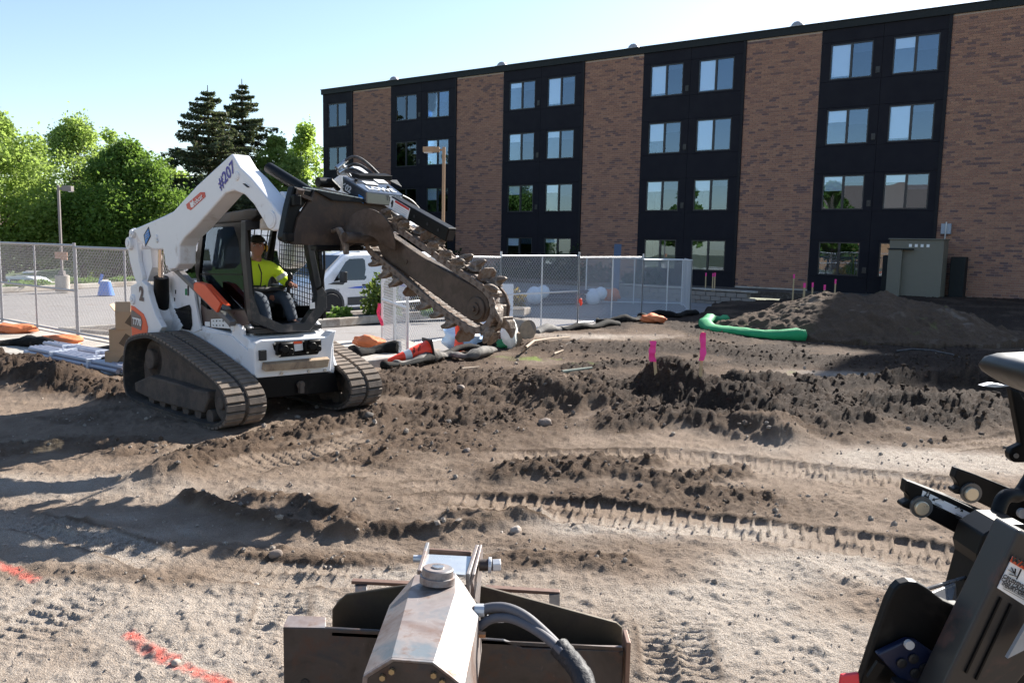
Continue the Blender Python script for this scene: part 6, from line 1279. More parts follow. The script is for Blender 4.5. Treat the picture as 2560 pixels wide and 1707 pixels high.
sock('silt_sock', 'short grey silt sock beside the sawn log', 'silt sock', [(1335, 838), (1370, 832), (1412, 828)], .12, pm('dusty grey sock', (.13, .12, .11), .85, bmp=.6, bscale=20), .0, .2, grp=SK)
sock('silt_sock', 'long black silt sock along the foot of the right fence', 'silt sock', [(1400, 830), (1450, 826), (1500, 820), (1545, 812)], .11, M['sock'], .0, .2, grp=SK)
sock('silt_sock', 'crumpled black silt sock left of the orange sandbag by the right fence', 'silt sock', [(1490, 806), (1530, 808), (1570, 806), (1600, 802)], .12, M['sock'], .0, .35, grp=SK)
sock('silt_sock', 'last grey silt sock at the right end of the fence', 'silt sock', [(1600, 800), (1640, 790), (1680, 795), (1705, 790), (1745, 788)], .11, M['sock'], .0, .2, grp=SK)
sock('green_wattle', 'bright green mesh sock curled round the left foot of the dirt pile', 'erosion sock', [(1815, 803), (1775, 806), (1757, 815), (1770, 828), (1820, 834), (1880, 842), (1950, 850), (2015, 852)], .15, M['greensock'], .0, .08, 12)
def lump(name, label, cat, uv, r, mt, z=.0, seed=1, grp=None, Y=None, amp=.28, nu=20, nv=14, flat=.0):
    rs = random.Random(seed); c = at(uv[0], uv[1], z)+Vector((0, 0, r[2]*.8)); ph = [rs.uniform(0, 6) for _ in range(8)]; q = MB(); secs = []
    for j in range(nv+1):
        f = -math.pi/2+math.pi*j/nv; sec = []
        for i in range(nu):
            t = 2*math.pi*i/nu; d = Vector((math.cos(f)*math.cos(t), math.cos(f)*math.sin(t), math.sin(f)))
            k = 1+amp*(math.sin(d.x*4+ph[0])*math.sin(d.y*5+ph[1])+.6*math.sin(d.z*7+ph[2]+d.x*6)+.4*math.sin(d.y*11+ph[3]+d.z*5))*.6; p = Vector((d.x*r[0], d.y*r[1], d.z*r[2]))*k
            sec.append(c+p)
        secs.append(sec)
    q.loft(secs); return tag(q.build(name, mt, smooth=70), label, cat, grp)
OB = 'orange sandbags holding down the fence'
lump('sandbag', 'orange sandbag at the left edge behind the fence foot', 'sandbag', (35, 832), (.42, .22, .10), M['obag'], .03, 1, OB); lump('sandbag', 'orange sandbag on the black sock under the left fence post', 'sandbag', (148, 864), (.38, .2, .10), M['obag'], .06, 2, OB)
lump('sandbag', 'orange sandbag on the walk left of the open fence panel', 'sandbag', (920, 866), (.26, .18, .11), M['obag'], .08, 3, OB); lump('sandbag', 'orange and white sandbag on the socks by the right fence', 'sandbag', (1632, 806), (.32, .2, .12), M['obag'], .0, 4, OB); lump('sandbag', 'small dark orange sandbag in the shade behind the right fence', 'sandbag', (1527, 752), (.35, .25, .25), M['obag'], -.1, 5, OB)
# conduit bundles on the walk
def bundle(label, a, b, n, r, seed):
    A, Bp = at(*a, .07), at(*b, .07); T = thing('conduit_bundle', (A+Bp)/2, label, 'pipe bundle', 'bundles of grey conduit'); d = (Bp-A).normalized(); s_ = Vector((-d.y, d.x, 0)); rs = random.Random(seed); base = None
    for k in range(n):
        row = k//4; o_ = s_*((k % 4)-1.5+.5*row)*r*2.05+Vector((0, 0, r+row*r*1.75)); e = d*rs.uniform(-.12, .12); q = MB(); q.cyl(A+o_+e, Bp+o_+e, r, 10); q.build('pipe', M['conduit'], T, smooth=40)
    for f in (.3, .7): c = A.lerp(Bp, f); q = MB(); q.box(c+Vector((0, 0, r*1.9)), (.05, r*8.6, r*3.9), Matrix((d, s_, Vector((0, 0, 1)))).transposed()); q.build('strap', M['plasticw'], T)
M['conduit'] = pm('pale grey plastic conduit', (.38, .38, .44), .35, var=.08)
bundle('grey conduit bundle nearest the fence on the walk', (122, 870), (330, 906), 7, .032, 1); bundle('middle grey conduit bundle on the walk', (110, 880), (330, 922), 6, .032, 2); bundle('front grey conduit bundle on the walk by the kerb', (86, 885), (320, 934), 8, .034, 3)
q = MB(); P = [at(150, 905, .06), at(170, 899, .06), at(192, 893, .06), at(178, 888, .06)]; q.tube(P, .012, 6); tag(q.build('wire_bracket', M['galv'], smooth=40), 'bent wire bracket lying in front of the grey conduit', 'bracket')
lump('coil_of_tubing', 'crumpled silver tubing lying on the front conduit bundle', 'tubing', (147, 893), (.13, .08, .06), M['plasticw'], .05, 12, None)
# cardboard boxes in a stack
bx0 = at(310, 932, .03); 
for k, (s_, lab, dx, yaw_) in enumerate([((.46, .40, .30), 'bottom cardboard box of the stack behind the loader track', -.04, .25), ((.44, .38, .31), 'middle cardboard box of the stack behind the loader track', .03, .15), ((.40, .36, .25), 'top cardboard box of the stack, with its flap open', .08, .3)]):
    z0 = [.04, .34, .65][k]; T = thing('cardboard_box', Vector((bx0.x+dx, bx0.y+.15, z0)), lab, 'box', 'stacked cardboard boxes'); R = Matrix.Rotation(yaw_, 3, 'Z'); c = Vector((bx0.x+dx, bx0.y+.15, z0+s_[2]/2)); q = MB(); q.box(c, s_, R); q.build('carton', M['card'], T, bev=.004)
    q = MB(); q.box(c+R @ Vector((0, -s_[1]/2-.001, 0)), (s_[0]*.25, .003, s_[2]*.55), R @ Matrix.Rotation(.6, 3, 'Y')); q.build('dark_print', pm('brown print', (.12, .08, .05), .8), T)
    if k == 2: q = MB(); q.prism([c+R @ Vector(p) for p in ((-.2, -.18, .125), (.0, -.18, .125), (.0, -.12, .26), (-.2, -.12, .26))], (0, .006, 0)); q.prism([c+R @ Vector(p) for p in ((-.2, .18, .125), (-.2, -.18, .125), (-.27, -.17, .22), (-.27, .17, .22))], (.006, 0, 0)); q.build('flap', M['card'], T)
    else: q = MB(); q.box(c+Vector((0, 0, s_[2]/2+.001)), (.05, s_[1]*1.002, .002), R); q.build('tape', pm('packing tape', (.5, .38, .25), .3), T)
q = MB(); c = at(272, 924, .03); q.box(c+Vector((0, 0, .10)), (.17, .12, .18)); T = tag(q.build('junction_case', M['ink'], bev=.02), 'small black case standing on the kerb end by the boxes', 'case'); q = MB(); q.box(c+Vector((.01, -.062, .10)), (.11, .004, .11)); q.build('grey_face', M['trim'], T, world=False) if 0 else None
lump('plastic_bag', 'crumpled clear plastic bag on the soil by the black case', 'plastic bag', (284, 938), (.14, .10, .07), M['plasticw'], .0, 8)
# timber kerb edge pieces, branch, sticks
def stick(name, label, cat, pix, r, mt, z=.03, grp=None):
    q = MB(); P = [at(u, v, zz) for (u, v), zz in zip(pix, z if hasattr(z, '__len__') else [z]*len(pix))]; q.tube(P, [r*(1-.5*k/(len(P)-1)) for k in range(len(P))], 7); return tag(q.build(name, mt, smooth=50), label, cat, grp)
M['twig'] = pm('bare pale branch', (.38, .29, .21), .8, var=.2); M['twigd'] = pm('dark stick', (.07, .055, .045), .85)
stick('branch', 'pale curved branch lying on the soil right of the log', 'branch', [(1305, 878), (1315, 868), (1335, 852), (1370, 847), (1425, 842)], .028, M['twig'], [.06, .16, .16, .10, .05])
stick('branch', 'dark broken stick on the soil behind the curved branch', 'stick', [(1402, 868), (1430, 855), (1455, 843)], .02, M['twigd'], .05); stick('branch', 'short pale stick below the dark broken stick', 'stick', [(1385, 884), (1408, 875)], .018, M['twig'], .04); stick('branch', 'short pale lath on the soil behind the right track', 'stick', [(1155, 922), (1198, 917)], .022, M['twig'], .06)
stick('black_hose', 'black hose curving over the shaded ground near the right edge', 'hose', [(2240, 878), (2280, 873), (2330, 876), (2380, 886), (2420, 902), (2445, 920)], .022, M['hose'], [.03, .05, .10, .12, .08, .03])
stick('dark_board', 'dark green splintered board half buried in the spoil', 'board', [(1405, 930), (1460, 922), (1480, 919)], .03, pm('green grey board', (.10, .13, .11), .8), .05)
# logs
def log(label, a, b, r, mt, seed):
    A, Bp = Vector(a), Vector(b); T = thing('log', (A+Bp)/2, label, 'log'); q = MB(); n = 8; rs = random.Random(seed); P = [A.lerp(Bp, k/n)+Vector((rs.uniform(-.01, .01), rs.uniform(-.01, .01), rs.uniform(-.01, .01))) for k in range(n+1)]; q.tube(P, [r*(1+rs.uniform(-.06, .06)) for _ in P], 16); q.build('bark', mt, T, smooth=60, jit=.006)
    d = (Bp-A).normalized(); 
    for c, s_ in ((Bp, 1), (A, -1)): q = MB(); q.lathe(c, d*s_, [(r*.93, 0), (r*.93, .012), (.01, .014)], 16); q.build('cut_end', pm('weathered cut wood', (.30, .23, .16), .9, var=.4, scale=14, bmp=.8, bscale=40), T, smooth=30)
p = at(1285, 862, 0); log('mottled sawn log lying behind the boom nose', (p.x-.35, p.y+1.6, .20), (p.x+.28, p.y+.75, .22), .22, pm('grey mottled bark', (.20, .17, .14), .9, var=.6, scale=5, bmp=1, bscale=14), 1)
p = at(1290, 875, 0); log('short brown log leaning by the white tarp', (p.x-.42, p.y+.7, .42), (p.x-.02, p.y+.15, .16), .17, pm('brown bark', (.21, .145, .095), .9, var=.5, scale=8, bmp=1, bscale=18), 2)
# bagged material, tarp, tube, cone
lump('plastic_sack', 'pale blue and white plastic wrapped sack behind the orange tube', 'sack', (1165, 868), (.42, .35, .24), M['plasticb'], .0, 21, 'wrapped sacks'); lump('plastic_sack', 'white plastic wrapped sack behind the boom nose', 'sack', (1215, 862), (.36, .30, .28), M['plasticw'], .0, 22, 'wrapped sacks')
lump('white_tarp', 'white tarp hanging over the short brown log', 'tarp', (1272, 872), (.16, .22, .30), pm('white tarp', (.72, .72, .66), .6, bmp=.4, bscale=15), .0, 23, amp=.2); lump('green_bag', 'green bag beside the white tarp', 'bag', (1258, 872), (.18, .14, .10), pm('green bag', (.02, .20, .07), .6), .0, 24); lump('black_bag', 'black crumpled bag in front of the plastic sacks', 'bag', (1222, 872), (.2, .14, .09), M['sock'], .0, 25)
q = MB(); p0 = aty(1148, 872, 15.1); T = thing('channelizer_tube', p0, 'upright orange traffic tube in front of the plastic sacks', 'traffic tube'); top = p0+Vector((-.02, 0, .82)); q.lathe(p0-Vector((0, 0, .05)), (-.03, 0, 1), [(.11, 0), (.115, .04), (.10, .06), (.075, .22), (.078, .30), (.068, .31), (.066, .62), (.072, .64), (.06, .82), (.045, .95), (.01, .96)], 20); q.build('tube', M['coneor'], T, smooth=40); q = MB(); q.lathe(p0+Vector((-.02, 0, .62)), (-.03, 0, 1), [(.067, 0), (.068, .14)], 20); q.build('reflective_collar', M['reflect'], T, smooth=40)
ca_, cb_ = at(1072, 897, .06), at(990, 902, .06); ca_.z = .22; cb_.z = .10; T = thing('traffic_cone', (ca_+cb_)/2, 'fallen fluorescent orange traffic cone with a white collar', 'traffic cone'); d = (cb_-ca_).normalized(); LN = .72
q = MB(); q.lathe(ca_, d, [(.145, 0), (.150, .02), (.03, LN), (.001, LN+.005)], 28); q.build('cone', M['coneor'], T, smooth=40)
q = MB(); q.lathe(ca_+d*.34, d, [(.0965, 0), (.077, .11)], 28); q.build('collar', M['reflect'], T, smooth=40); s1 = d.cross(Vector((0, 0, 1))).normalized(); s2 = s1.cross(d)
q = MB(); q.box(ca_, (.03, .36, .36), Matrix((d, s1, s2)).transposed()); q.build('base', M['ink'], T, bev=.01); q = MB(); q.lathe(ca_-d*.02, -d, [(.14, 0), (.14, .004)], 26); q.build('inside', M['coneor'], T)
for k, w_ in enumerate(('BILL-IT', 'RENT')): c = ca_+d*(.16+.10*k)+(-Vector((0, 1, 0))).lerp(Vector((0, 0, 1)), .25).normalized()*(.134-.018*k); text(w_, .055, c, Vector((0, 0, -1)), d*-1, M['ink'], T, bold=.003)
lump('grey_tub', 'grey metal lid lying in the shade behind the boom', 'lid', (1083, 735), (.25, .2, .14), M['galvdark'], .0, 30)
# white board leaning behind the fence, wrapped lumber, leaning blue post
p0 = aty(1246, 803, 20.6); T = thing('white_board', p0, 'white board leaning behind the fence right of the boom nose', 'board'); q = MB(); q.box(p0+Vector((0, 0, .46)), (.72, .03, .95), Matrix.Rotation(-.06, 3, 'X')); q.build('panel', M['plasticw'], T, bev=.004); q = MB(); q.box(p0+Vector((.02, -.03, .30)), (.6, .02, .05)); q.build('batten', M['conduit'], T)
p0, p1 = aty(1345, 738, 29), aty(1488, 742, 29.5); T = thing('lumber_stack', (p0+p1)/2, 'stack of dark boards wrapped in white plastic at both ends behind the fence', 'lumber')
for k in range(3): q = MB(); q.bar(p0+Vector((.0, 0, -.16+.17*k)), p1+Vector((.0, 0, -.16+.17*k)), .5, .12); q.build('board', pm('dark board', (.10, .10, .13), .7), T)
for pp, sd in ((p0, 1), (p1, 2)):
    q = MB()
    for k, (dx, dz, r) in enumerate(((-.12, .0, .30), (.18, .14, .22))): q.ball(pp+Vector((dx, -.2, dz)), (r, r*.9, r*1.05), 14, 10)
    q.build('plastic_wrap', M['plasticw'], T, smooth=60, jit=.012)
a_, b_ = aty(1538, 705, 33), aty(1545, 610, 33); q = MB(); q.bar(Vector((a_.x, 33, .0)), b_, .28, .04, up=(0, 1, 0)); tag(q.build('leaning_plank', pm('blue grey plank', (.07, .11, .20), .6)), 'narrow blue grey plank leaning upright behind the fence', 'plank')
# stones that stand out one by one
for k, (u, v, r, lab) in enumerate([(1362, 1062, .085, 'largest rounded stone on the soil in the middle of the photo'), (1290, 1330, .05, 'pale stone in front of the curved soil ridge'), (1120, 1058, .05, 'dark stone left of the largest rounded stone'), (1152, 972, .06, 'half buried stone on the spoil right of the loader'), (922, 1042, .06, 'dark stone below the front of the right track'), (440, 1660, .028, 'white pebble beside the pink paint line'), (690, 1390, .05, 'brown stone on the loose band left of the foreground attachment'), (1168, 1130, .045, 'brown stone right of the loader tracks near the loose soil'), (640, 1465, .025, 'flat pale stone left of the foreground attachment')]):
    p = G(u, v); rs = random.Random(k); b_ = bmesh.new(); bmesh.ops.create_icosphere(b_, subdivisions=3, radius=1)
    for w_ in b_.verts: n_ = w_.co.copy(); w_.co = Vector((n_.x*r*.85, n_.y*r*.75, n_.z*r*.62))*(1+.14*math.sin(n_.x*3+k)*math.cos(n_.y*4+k)+.07*math.sin(n_.z*7+k)*math.sin(n_.y*6+n_.x*5))
    me = bpy.data.meshes.new('stone'); b_.to_mesh(me); b_.free(); me.materials.append(pm('stone %d' % k, [(.21, .16, .13), (.36, .30, .25), (.09, .075, .065)][0 if k in (0, 3, 6, 7) else (1 if k in (1, 5, 8) else 2)], .8, var=.25, scale=12, bmp=.4)); me.polygons.foreach_set('use_smooth', [True]*len(me.polygons))
    o = bpy.data.objects.new('stone', me); COL.objects.link(o); o.location = p+Vector((0, 0, r*.25)); o.rotation_euler = (0, 0, k); tag(o, lab, 'stone')
# the other side of the street, behind the photographer: seen only as reflections in the lower windows
hb = thing('brick_house', (-44, -24, 0), 'brown brick house with a gable roof mirrored in the lower windows', 'house'); hu = Vector((.72, -.69, 0)); hn = Vector((.69, .72, 0)); hc = Vector((-44, -24, 0))
def hp(u, n_, z): return hc+hu*u+hn*n_+Vector((0, 0, z))
q = MB(); q.prism([hp(-17, 0, -.5), hp(17, 0, -.5), hp(17, 0, 7.5), hp(-17, 0, 7.5)], hn*-9); q.build('wall', pm('warm brick wall', (.36, .19, .10), .85, var=.2, scale=3), hb)
q = MB(); q.prism([hp(-18, .6, 7.4), hp(-18, -9.6, 7.4), hp(-18, -4.5, 11.2)], hu*36); q.build('roof', pm('brown shingles', (.16, .12, .10), .9, var=.3, scale=8), hb)
for k in range(14): q = MB(); c = hp(-14.5+(k % 7)*4.8, .05, 2.2+3.2*(k//7)); q.prism([c-hu*.9+Vector((0, 0, -.8)), c+hu*.9+Vector((0, 0, -.8)), c+hu*.9+Vector((0, 0, .8)), c-hu*.9+Vector((0, 0, .8))], hn*.06); q.build('window', M['decalw'] if k % 3 == 0 else M['glassdark'], hb)
for k, (x, y) in enumerate(((-29, -21), (-38, -6), (-47, -2), (-24, -30), (-52, 6), (-46, -12))): broad('maple_tree', 'green tree mirrored in the lower windows', Vector((x, y, -.1)), 9.0+k % 3, 3.6, 3000, .32, M['leafmid'], .15, 30, seed=70+k, grp='trees mirrored in the lower windows')
# ================================================================== FOREGROUND ATTACHMENT (steel)
zF = zoom(660, 1320, 2.502)
def Fp(x, y, Y): return aty(*zF(x, y), Y)
M['steelbrown'] = steelmat('heat tinted bare steel', ((.21, .155, .135), (.29, .25, .235), (.17, .195, .215)), .46, .35, (.15, .085, .06), .30)
M['steeldark'] = steelmat('oily dark steel plate', ((.038, .030, .027), (.062, .050, .046), (.032, .036, .045)), .42, .3, (.085, .045, .032), .34)
M['edge'] = pm('bright worn edge', (.19, .115, .085), .5, metal=.3, var=.25, scale=30)
AT = thing('steel_attachment', Fp(1200, 968, 2.75)*1.0, 'brown steel loader attachment with a mounting plate and hoses standing in the foreground', 'attachment'); AT.location.z = 0
YP, YQ = 2.72, 2.98
def dn(p, z): return Vector((p.x, p.y, z))
mp = [Fp(118, 618, YP), Fp(385, 622, YP), Fp(700, 640, YP), Fp(1500, 700, YP), Fp(1620, 745, YP), Fp(2250, 765, YP)]
q = MB(); q.prism([dn(mp[0], .06)]+mp+[dn(mp[-1], .06)], (0, .014, 0)); PLT = q.build('mounting_plate', M['steeldark'], AT, bev=.004)
q = MB(); q.prism([Fp(118, 618, YP), Fp(385, 622, YP), Fp(385, 555, YP+.08), Fp(150, 545, YP+.08)], (0, .012, -.004)); q.build('top_lip', M['steelbrown'], AT, bev=.003)
q = MB(); q.prism([Fp(1620, 745, YP), Fp(2250, 765, YP), Fp(2240, 735, YP+.05), Fp(1660, 728, YP+.05)], (0, .012, -.004)); q.build('top_lip', M['steelbrown'], AT, bev=.003)
q = MB(); e0 = Fp(2252, 765, YP); q.box((e0.x+.012, YP+.03, (e0.z+.06)/2), (.016, .10, e0.z+.02)); q.build('side_rib', M['edge'], AT, bev=.003)
e1_ = Fp(2250, 775, YP-.004); q = MB(); q.cyl(e1_+Vector((-.008, 0, -.004)), e1_+Vector((-.008, -.002, -.004)), .007, 12); q.build('plate_hole', M['ink'], AT); e1_ = Fp(255, 965, YP-.002); q = MB(); q.cyl(e1_, e1_+Vector((0, -.002, 0)), .015, 14); q.build('plate_hole', M['ink'], AT)
bk = [Fp(425, 700, YQ), Fp(425, 510, YQ), Fp(465, 455, YQ), Fp(515, 412, YQ), Fp(880, 358, YQ), Fp(1350, 358, YQ), Fp(1800, 480, YQ), Fp(2205, 590, YQ), Fp(2240, 620, YQ), Fp(2246, 740, YQ)]
q = MB(); q.prism([dn(bk[0], .3)]+bk+[dn(bk[-1], .3)], (0, .014, 0)); q.build('back_plate', pm('olive tinted dark steel', (.085, .068, .045), .45, metal=.4, var=.25, scale=4, dirt=(.05, .035, .03), damt=.35), AT, bev=.004)
q = MB(); q.prism([Fp(425, 640, YQ), Fp(2246, 735, YQ), Fp(2246, 745, YP), Fp(425, 650, YP)], (0, 0, -.012)); q.build('shelf_plate', M['steeldark'], AT)
YR = 3.12
for a, b_, c, d in (((550, 330), (925, 348), (570, 345), (640, 402)), ((1385, 372), (1850, 400), (1785, 400), (1850, 492))):
    q = MB(); q.bar(Fp(*a, YR), Fp(*b_, YR), .03, .014); R_ = q.build('rail', M['edge'], AT, bev=.002)
    q = MB(); q.prism([Fp(c[0], c[1], YR-.01), Fp(d[0], c[1], YR-.01), Fp(d[0], d[1]+40, YQ+.02), Fp(c[0], d[1]+40, YQ+.02)], (0, .02, 0)); q.build('rail_foot', M['steeldark'], AT)
Y0, Y1, Y2 = 2.12, 2.62, 2.80
s0 = [Fp(x, y, Y0) for x, y in ((622, 915), (800, 805), (1062, 825), (1255, 975), (1300, 1240), (1140, 1420), (780, 1400), (600, 1180))]
s1 = [Fp(x, y, Y1) for x, y in ((785, 480), (905, 412), (1195, 402), (1350, 505), (1362, 760), (1250, 900), (900, 880), (770, 700))]
s2 = [Fp(x, y, Y2) for x, y in ((890, 372), (945, 290), (1195, 280), (1240, 335), (1240, 500), (1180, 600), (950, 590), (890, 480))]
q = MB(); q.loft([s0, s1, s2]); HS = q.build('gear_housing', M['steelbrown'], AT, smooth=24)
ctr = sum(s0, Vector())/8; i0 = [p.lerp(ctr, .09)+Vector((0, -.003, 0)) for p in s0]; q = MB(); q.prism(i0, (0, .002, 0)); FCE = q.build('front_face', M['steeldark'], AT)
q = MB(); q.ring([p+Vector((0, -.012, 0)) for p in s0], i0, (0, .012, 0)); q.build('front_rim', M['steelbrown'], AT, bev=.003)
q = MB(); q.cyl(ctr+Vector((0, -.004, -.02)), ctr+Vector((0, -.008, -.02)), .075, 24); q.build('bore', M['ink'], AT)
for x, y in ((742, 927), (800, 888), (1062, 912), (1115, 955)): c = Fp(x, y, Y0-.006); q = MB(); q.cyl(c, c+Vector((0, -.010, 0)), .0085, 6); q.build('bolt', pm('brassy bolt', (.36, .27, .15), .4, metal=.7), AT)
tn = ((s0[2]-s0[1]).cross(s1[1]-s0[1])).normalized(); tn = tn if tn.z > 0 else -tn
dc = Fp(1085, 300, 2.70); q = MB(); q.lathe(dc-tn*.02, tn, [(.060, 0), (.060, .022), (.054, .023), (.053, .046), (.049, .050), (.001, .050)], 28); DS = q.build('cap_disc', M['steelbrown'], AT, smooth=35)
q = MB(); q.lathe(dc+tn*.030, tn, [(.021, 0), (.021, .006), (.001, .007)], 20); q.build('centre_pin', M['steel'], AT, smooth=35); c = dc-Vector((0, .049, .0))+tn*.018; q = MB(); q.cyl(c, c+Vector((0, -.003, 0)), .006, 10); q.build('pin_hole', M['ink'], AT)
bz0, bz1 = 2.82, 3.05
for xa, ya, xb, yb in ((958, 262, 1012, 85), (1262, 285, 1322, 100)):
    a, b_ = Fp(xa, ya, bz0), Fp(xb, yb, bz1); q = MB(); q.prism([a, b_, b_+Vector((0, .02, -.10)), a+Vector((0, .05, -.15))], (.014, 0, 0)); q.build('clevis_plate', M['steelbrown'], AT, bev=.003)
a, b_ = Fp(1340, 110, 3.0), Fp(1335, 470, 2.9); q = MB(); q.prism([Fp(1300, 290, 2.84), Fp(1345, 100, 3.04), Fp(1352, 150, 3.06), Fp(1330, 480, 2.93), Fp(1240, 420, 2.86)], (.012, 0, 0)); q.build('clevis_side', M['steelbrown'], AT, bev=.003)
q = MB(); q.prism([Fp(985, 270, bz0), Fp(1262, 290, bz0), Fp(1300, 175, bz1-.04), Fp(1005, 160, bz1-.04)], (0, .004, -.012)); q.build('clevis_floor', pm('bright bare steel', (.50, .53, .56), .3, metal=.6), AT, bev=.002)
q = MB(); q.prism([Fp(1008, 128, bz1), Fp(1296, 148, bz1), Fp(1293, 195, bz1), Fp(1003, 180, bz1)], (0, .014, 0)); q.build('clevis_back', M['edge'], AT, bev=.002)
a = Fp(1345, 230, 2.98); q = MB(); q.cyl(a, a+Vector((.055, .004, 0)), .022, 18); q.build('pin_collar', M['steeldark'], AT, smooth=40); q = MB(); q.cyl(a+Vector((.035, 0, 0)), a+Vector((.047, 0, 0)), .030, 18); q.cyl(a+Vector((.05, 0, 0)), a+Vector((.080, .004, 0)), .024, 6); q.build('pin_nut', M['galv'], AT, bev=.002); a = Fp(955, 190, 2.98); q = MB(); q.cyl(a+Vector((-.012, 0, 0)), a+Vector((.02, 0, 0)), .014, 12); q.build('pin_end', M['galv'], AT)
def hose(pix, r, mt, n=2):
    P = [Fp(*p) for p in pix]
    for _ in range(n): P = [P[0]]+[x for u, w in zip(P[:-1], P[1:]) for x in (u*.75+w*.25, u*.25+w*.75)]+[P[-1]]
    q = MB(); q.tube(P, r, 14); return q
hose([(1350, 512, 2.60), (1420, 492, 2.60), (1520, 492, 2.58), (1630, 540, 2.55), (1740, 635, 2.50), (1850, 745, 2.44), (1900, 810, 2.40)], .016, M['hosegrey']).build('hose', M['hosegrey'], AT, smooth=60)
hose([(1340, 620, 2.58), (1420, 560, 2.58), (1540, 556, 2.56), (1660, 610, 2.52), (1780, 690, 2.46), (1870, 780, 2.40)], .015, M['hosegrey']).build('hose', M['hosegrey'], AT, smooth=60)
P_ = [(1845, 740, 2.44), (1910, 815, 2.40), (1965, 880, 2.36), (2010, 968, 2.31), (2050, 1100, 2.25)]; q = hose(P_, .032, M['ink']); q.build('hose_sleeve', pm('black taped sleeve', (.018, .018, .022), .6, bmp=.8, bscale=35), AT, smooth=60, jit=.002)
c = Fp(1355, 512, 2.60); q = MB(); q.cyl(c+Vector((-.02, 0, 0)), c+Vector((.012, 0, 0)), .021, 12); q.build('hose_fitting', M['galv'], AT); c = Fp(1362, 665, 2.55); q = MB(); q.cyl(c+Vector((-.01, 0, 0)), c+Vector((.012, 0, 0)), .011, 6); q.build('side_bolt', pm('copper bolt', (.40, .22, .12), .4, metal=.7), AT)
q = MB(); q.prism([Fp(1395, 542, 2.66), (Fp(1500, 548, 2.66)), Fp(1500, 590, 2.66), Fp(1395, 590, 2.66)], (0, .002, 0)); TG_ = q.build('white_tag', M['decalw'], AT)
for a, b_ in (((1410, 548), (1435, 556)), ((1425, 556), (1450, 540)), ((1440, 545), (1465, 556)), ((1462, 552), (1480, 545))): q = MB(); q.bar(Fp(*a, 2.655), Fp(*b_, 2.655), .001, .004, up=(0, 1, 0)); q.build('scribble', M['ink'], TG_)
# ================================================================== BLACK MACHINE FRAME AT THE RIGHT EDGE
zG = zoom(2060, 840, 1.808)
def Gp(x, y, Y): return aty(*zG(x, y), Y)
BM = thing('mini_loader', Vector((1.55, 2.0, 0)), 'black steel loader frame with locking arms and warning labels at the right edge', 'loader')
SB = M['blackclean']
def arm_(pts, Y, th, name): q = MB(); q.prism([Gp(x, y, Y) for x, y in pts], (0, th, 0)); return q.build(name, SB, BM, bev=.005, seg=3)
arm_([(376, 652), (560, 725), (738, 808), (800, 850), (830, 960), (760, 1060), (700, 1040), (690, 985), (672, 945), (636, 912), (430, 800), (362, 775), (352, 768), (356, 754), (388, 744), (384, 722), (366, 704)], 2.20, .035, 'lock_arm')
arm_([(392, 656), (560, 720), (742, 800), (760, 850), (700, 900), (430, 790)], 2.245, .03, 'lock_arm_plate')
arm_([(603, 598), (700, 632), (885, 706), (960, 740), (960, 900), (870, 850), (800, 800), (640, 722), (592, 712), (583, 700), (586, 690), (612, 684), (606, 664), (590, 640)], 2.50, .035, 'lock_arm')
arm_([(618, 602), (705, 634), (960, 735), (960, 830), (640, 715)], 2.545, .03, 'lock_arm_plate')
for x, y, Y, r in ((435, 768, 2.2, .030), (660, 706, 2.5, .032)):
    c = Gp(x, y, Y); q = MB(); q.cyl(c, c+Vector((0, -.010, 0)), r, 24); q.build('washer', pm('grey washer', (.12, .12, .12), .4, metal=.5), BM, smooth=40); q = MB(); q.cyl(c+Vector((-.004, -.010, 0)), c+Vector((-.004, -.022, 0)), r*.64, 22); q.build('lock_pin', pm('pale brass pin', (.62, .54, .40), .3, metal=.6), BM, smooth=40, bev=.002)
for x, y, Y in ((670, 867, 2.2), (891, 797, 2.5)): c = Gp(x, y, Y); q = MB(); q.cyl(c, c+Vector((0, -.012, 0)), .016, 18); q.build('bolt', M['galv'], BM, smooth=40)
dcl = [(448, 697), (694, 815), (684, 851), (440, 731)]; q = MB(); q.prism([Gp(x, y, 2.197) for x, y in dcl], (0, .002, 0)); DL = q.build('lock_decal', M['decalw'], BM)
dx_ = (Gp(694, 815, 2.197)-Gp(448, 697, 2.197)).normalized(); dz_ = Vector((-dx_.z, 0, dx_.x))
for x, y, op in ((464, 725, 0), (668, 822, 1)):
    c = Gp(x, y, 2.194); q = MB(); q.box(c-dz_*.004, (.014, .002, .012), Matrix((dx_, Vector((0, 1, 0)), dz_)).transposed()); q.tube([c+dx_*(-.004)+dz_*.0, c+dx_*(-.004)+dz_*.010, c+dz_*.014, c+dx_*.004+dz_*.010]+([] if op else [c+dx_*.004]), .0014, 5); q.build('padlock_symbol', M['ink'], DL)
for (x0, y0, x1, y1), hd in (((500, 738, 540, 744), -1), ((592, 776, 622, 786), 1)):
    a, b_ = Gp(x0, y0, 2.194), Gp(x1, y1, 2.194); m_ = (a+b_)/2+dz_*.006; q = MB(); q.tube([a, m_, b_], .0014, 5); e = a if hd < 0 else b_; f_ = (e-m_).normalized(); n_ = Vector((-f_.z, 0, f_.x)); q.prism([e+f_*.007, e+n_*.005, e-n_*.005], (0, .001, 0)); q.build('arrow_symbol', M['ink'], DL)
for k in range(4): a = Gp(500+k*2, 752+k*6, 2.194); q = MB(); q.bar(a, a+dx_*.022, .001, .0012, up=(0, 1, 0)); a = Gp(595, 800+k*6, 2.194); q.bar(a, a+dx_*.020, .001, .0012, up=(0, 1, 0)); q.build('fine_print', M['trim'], DL)
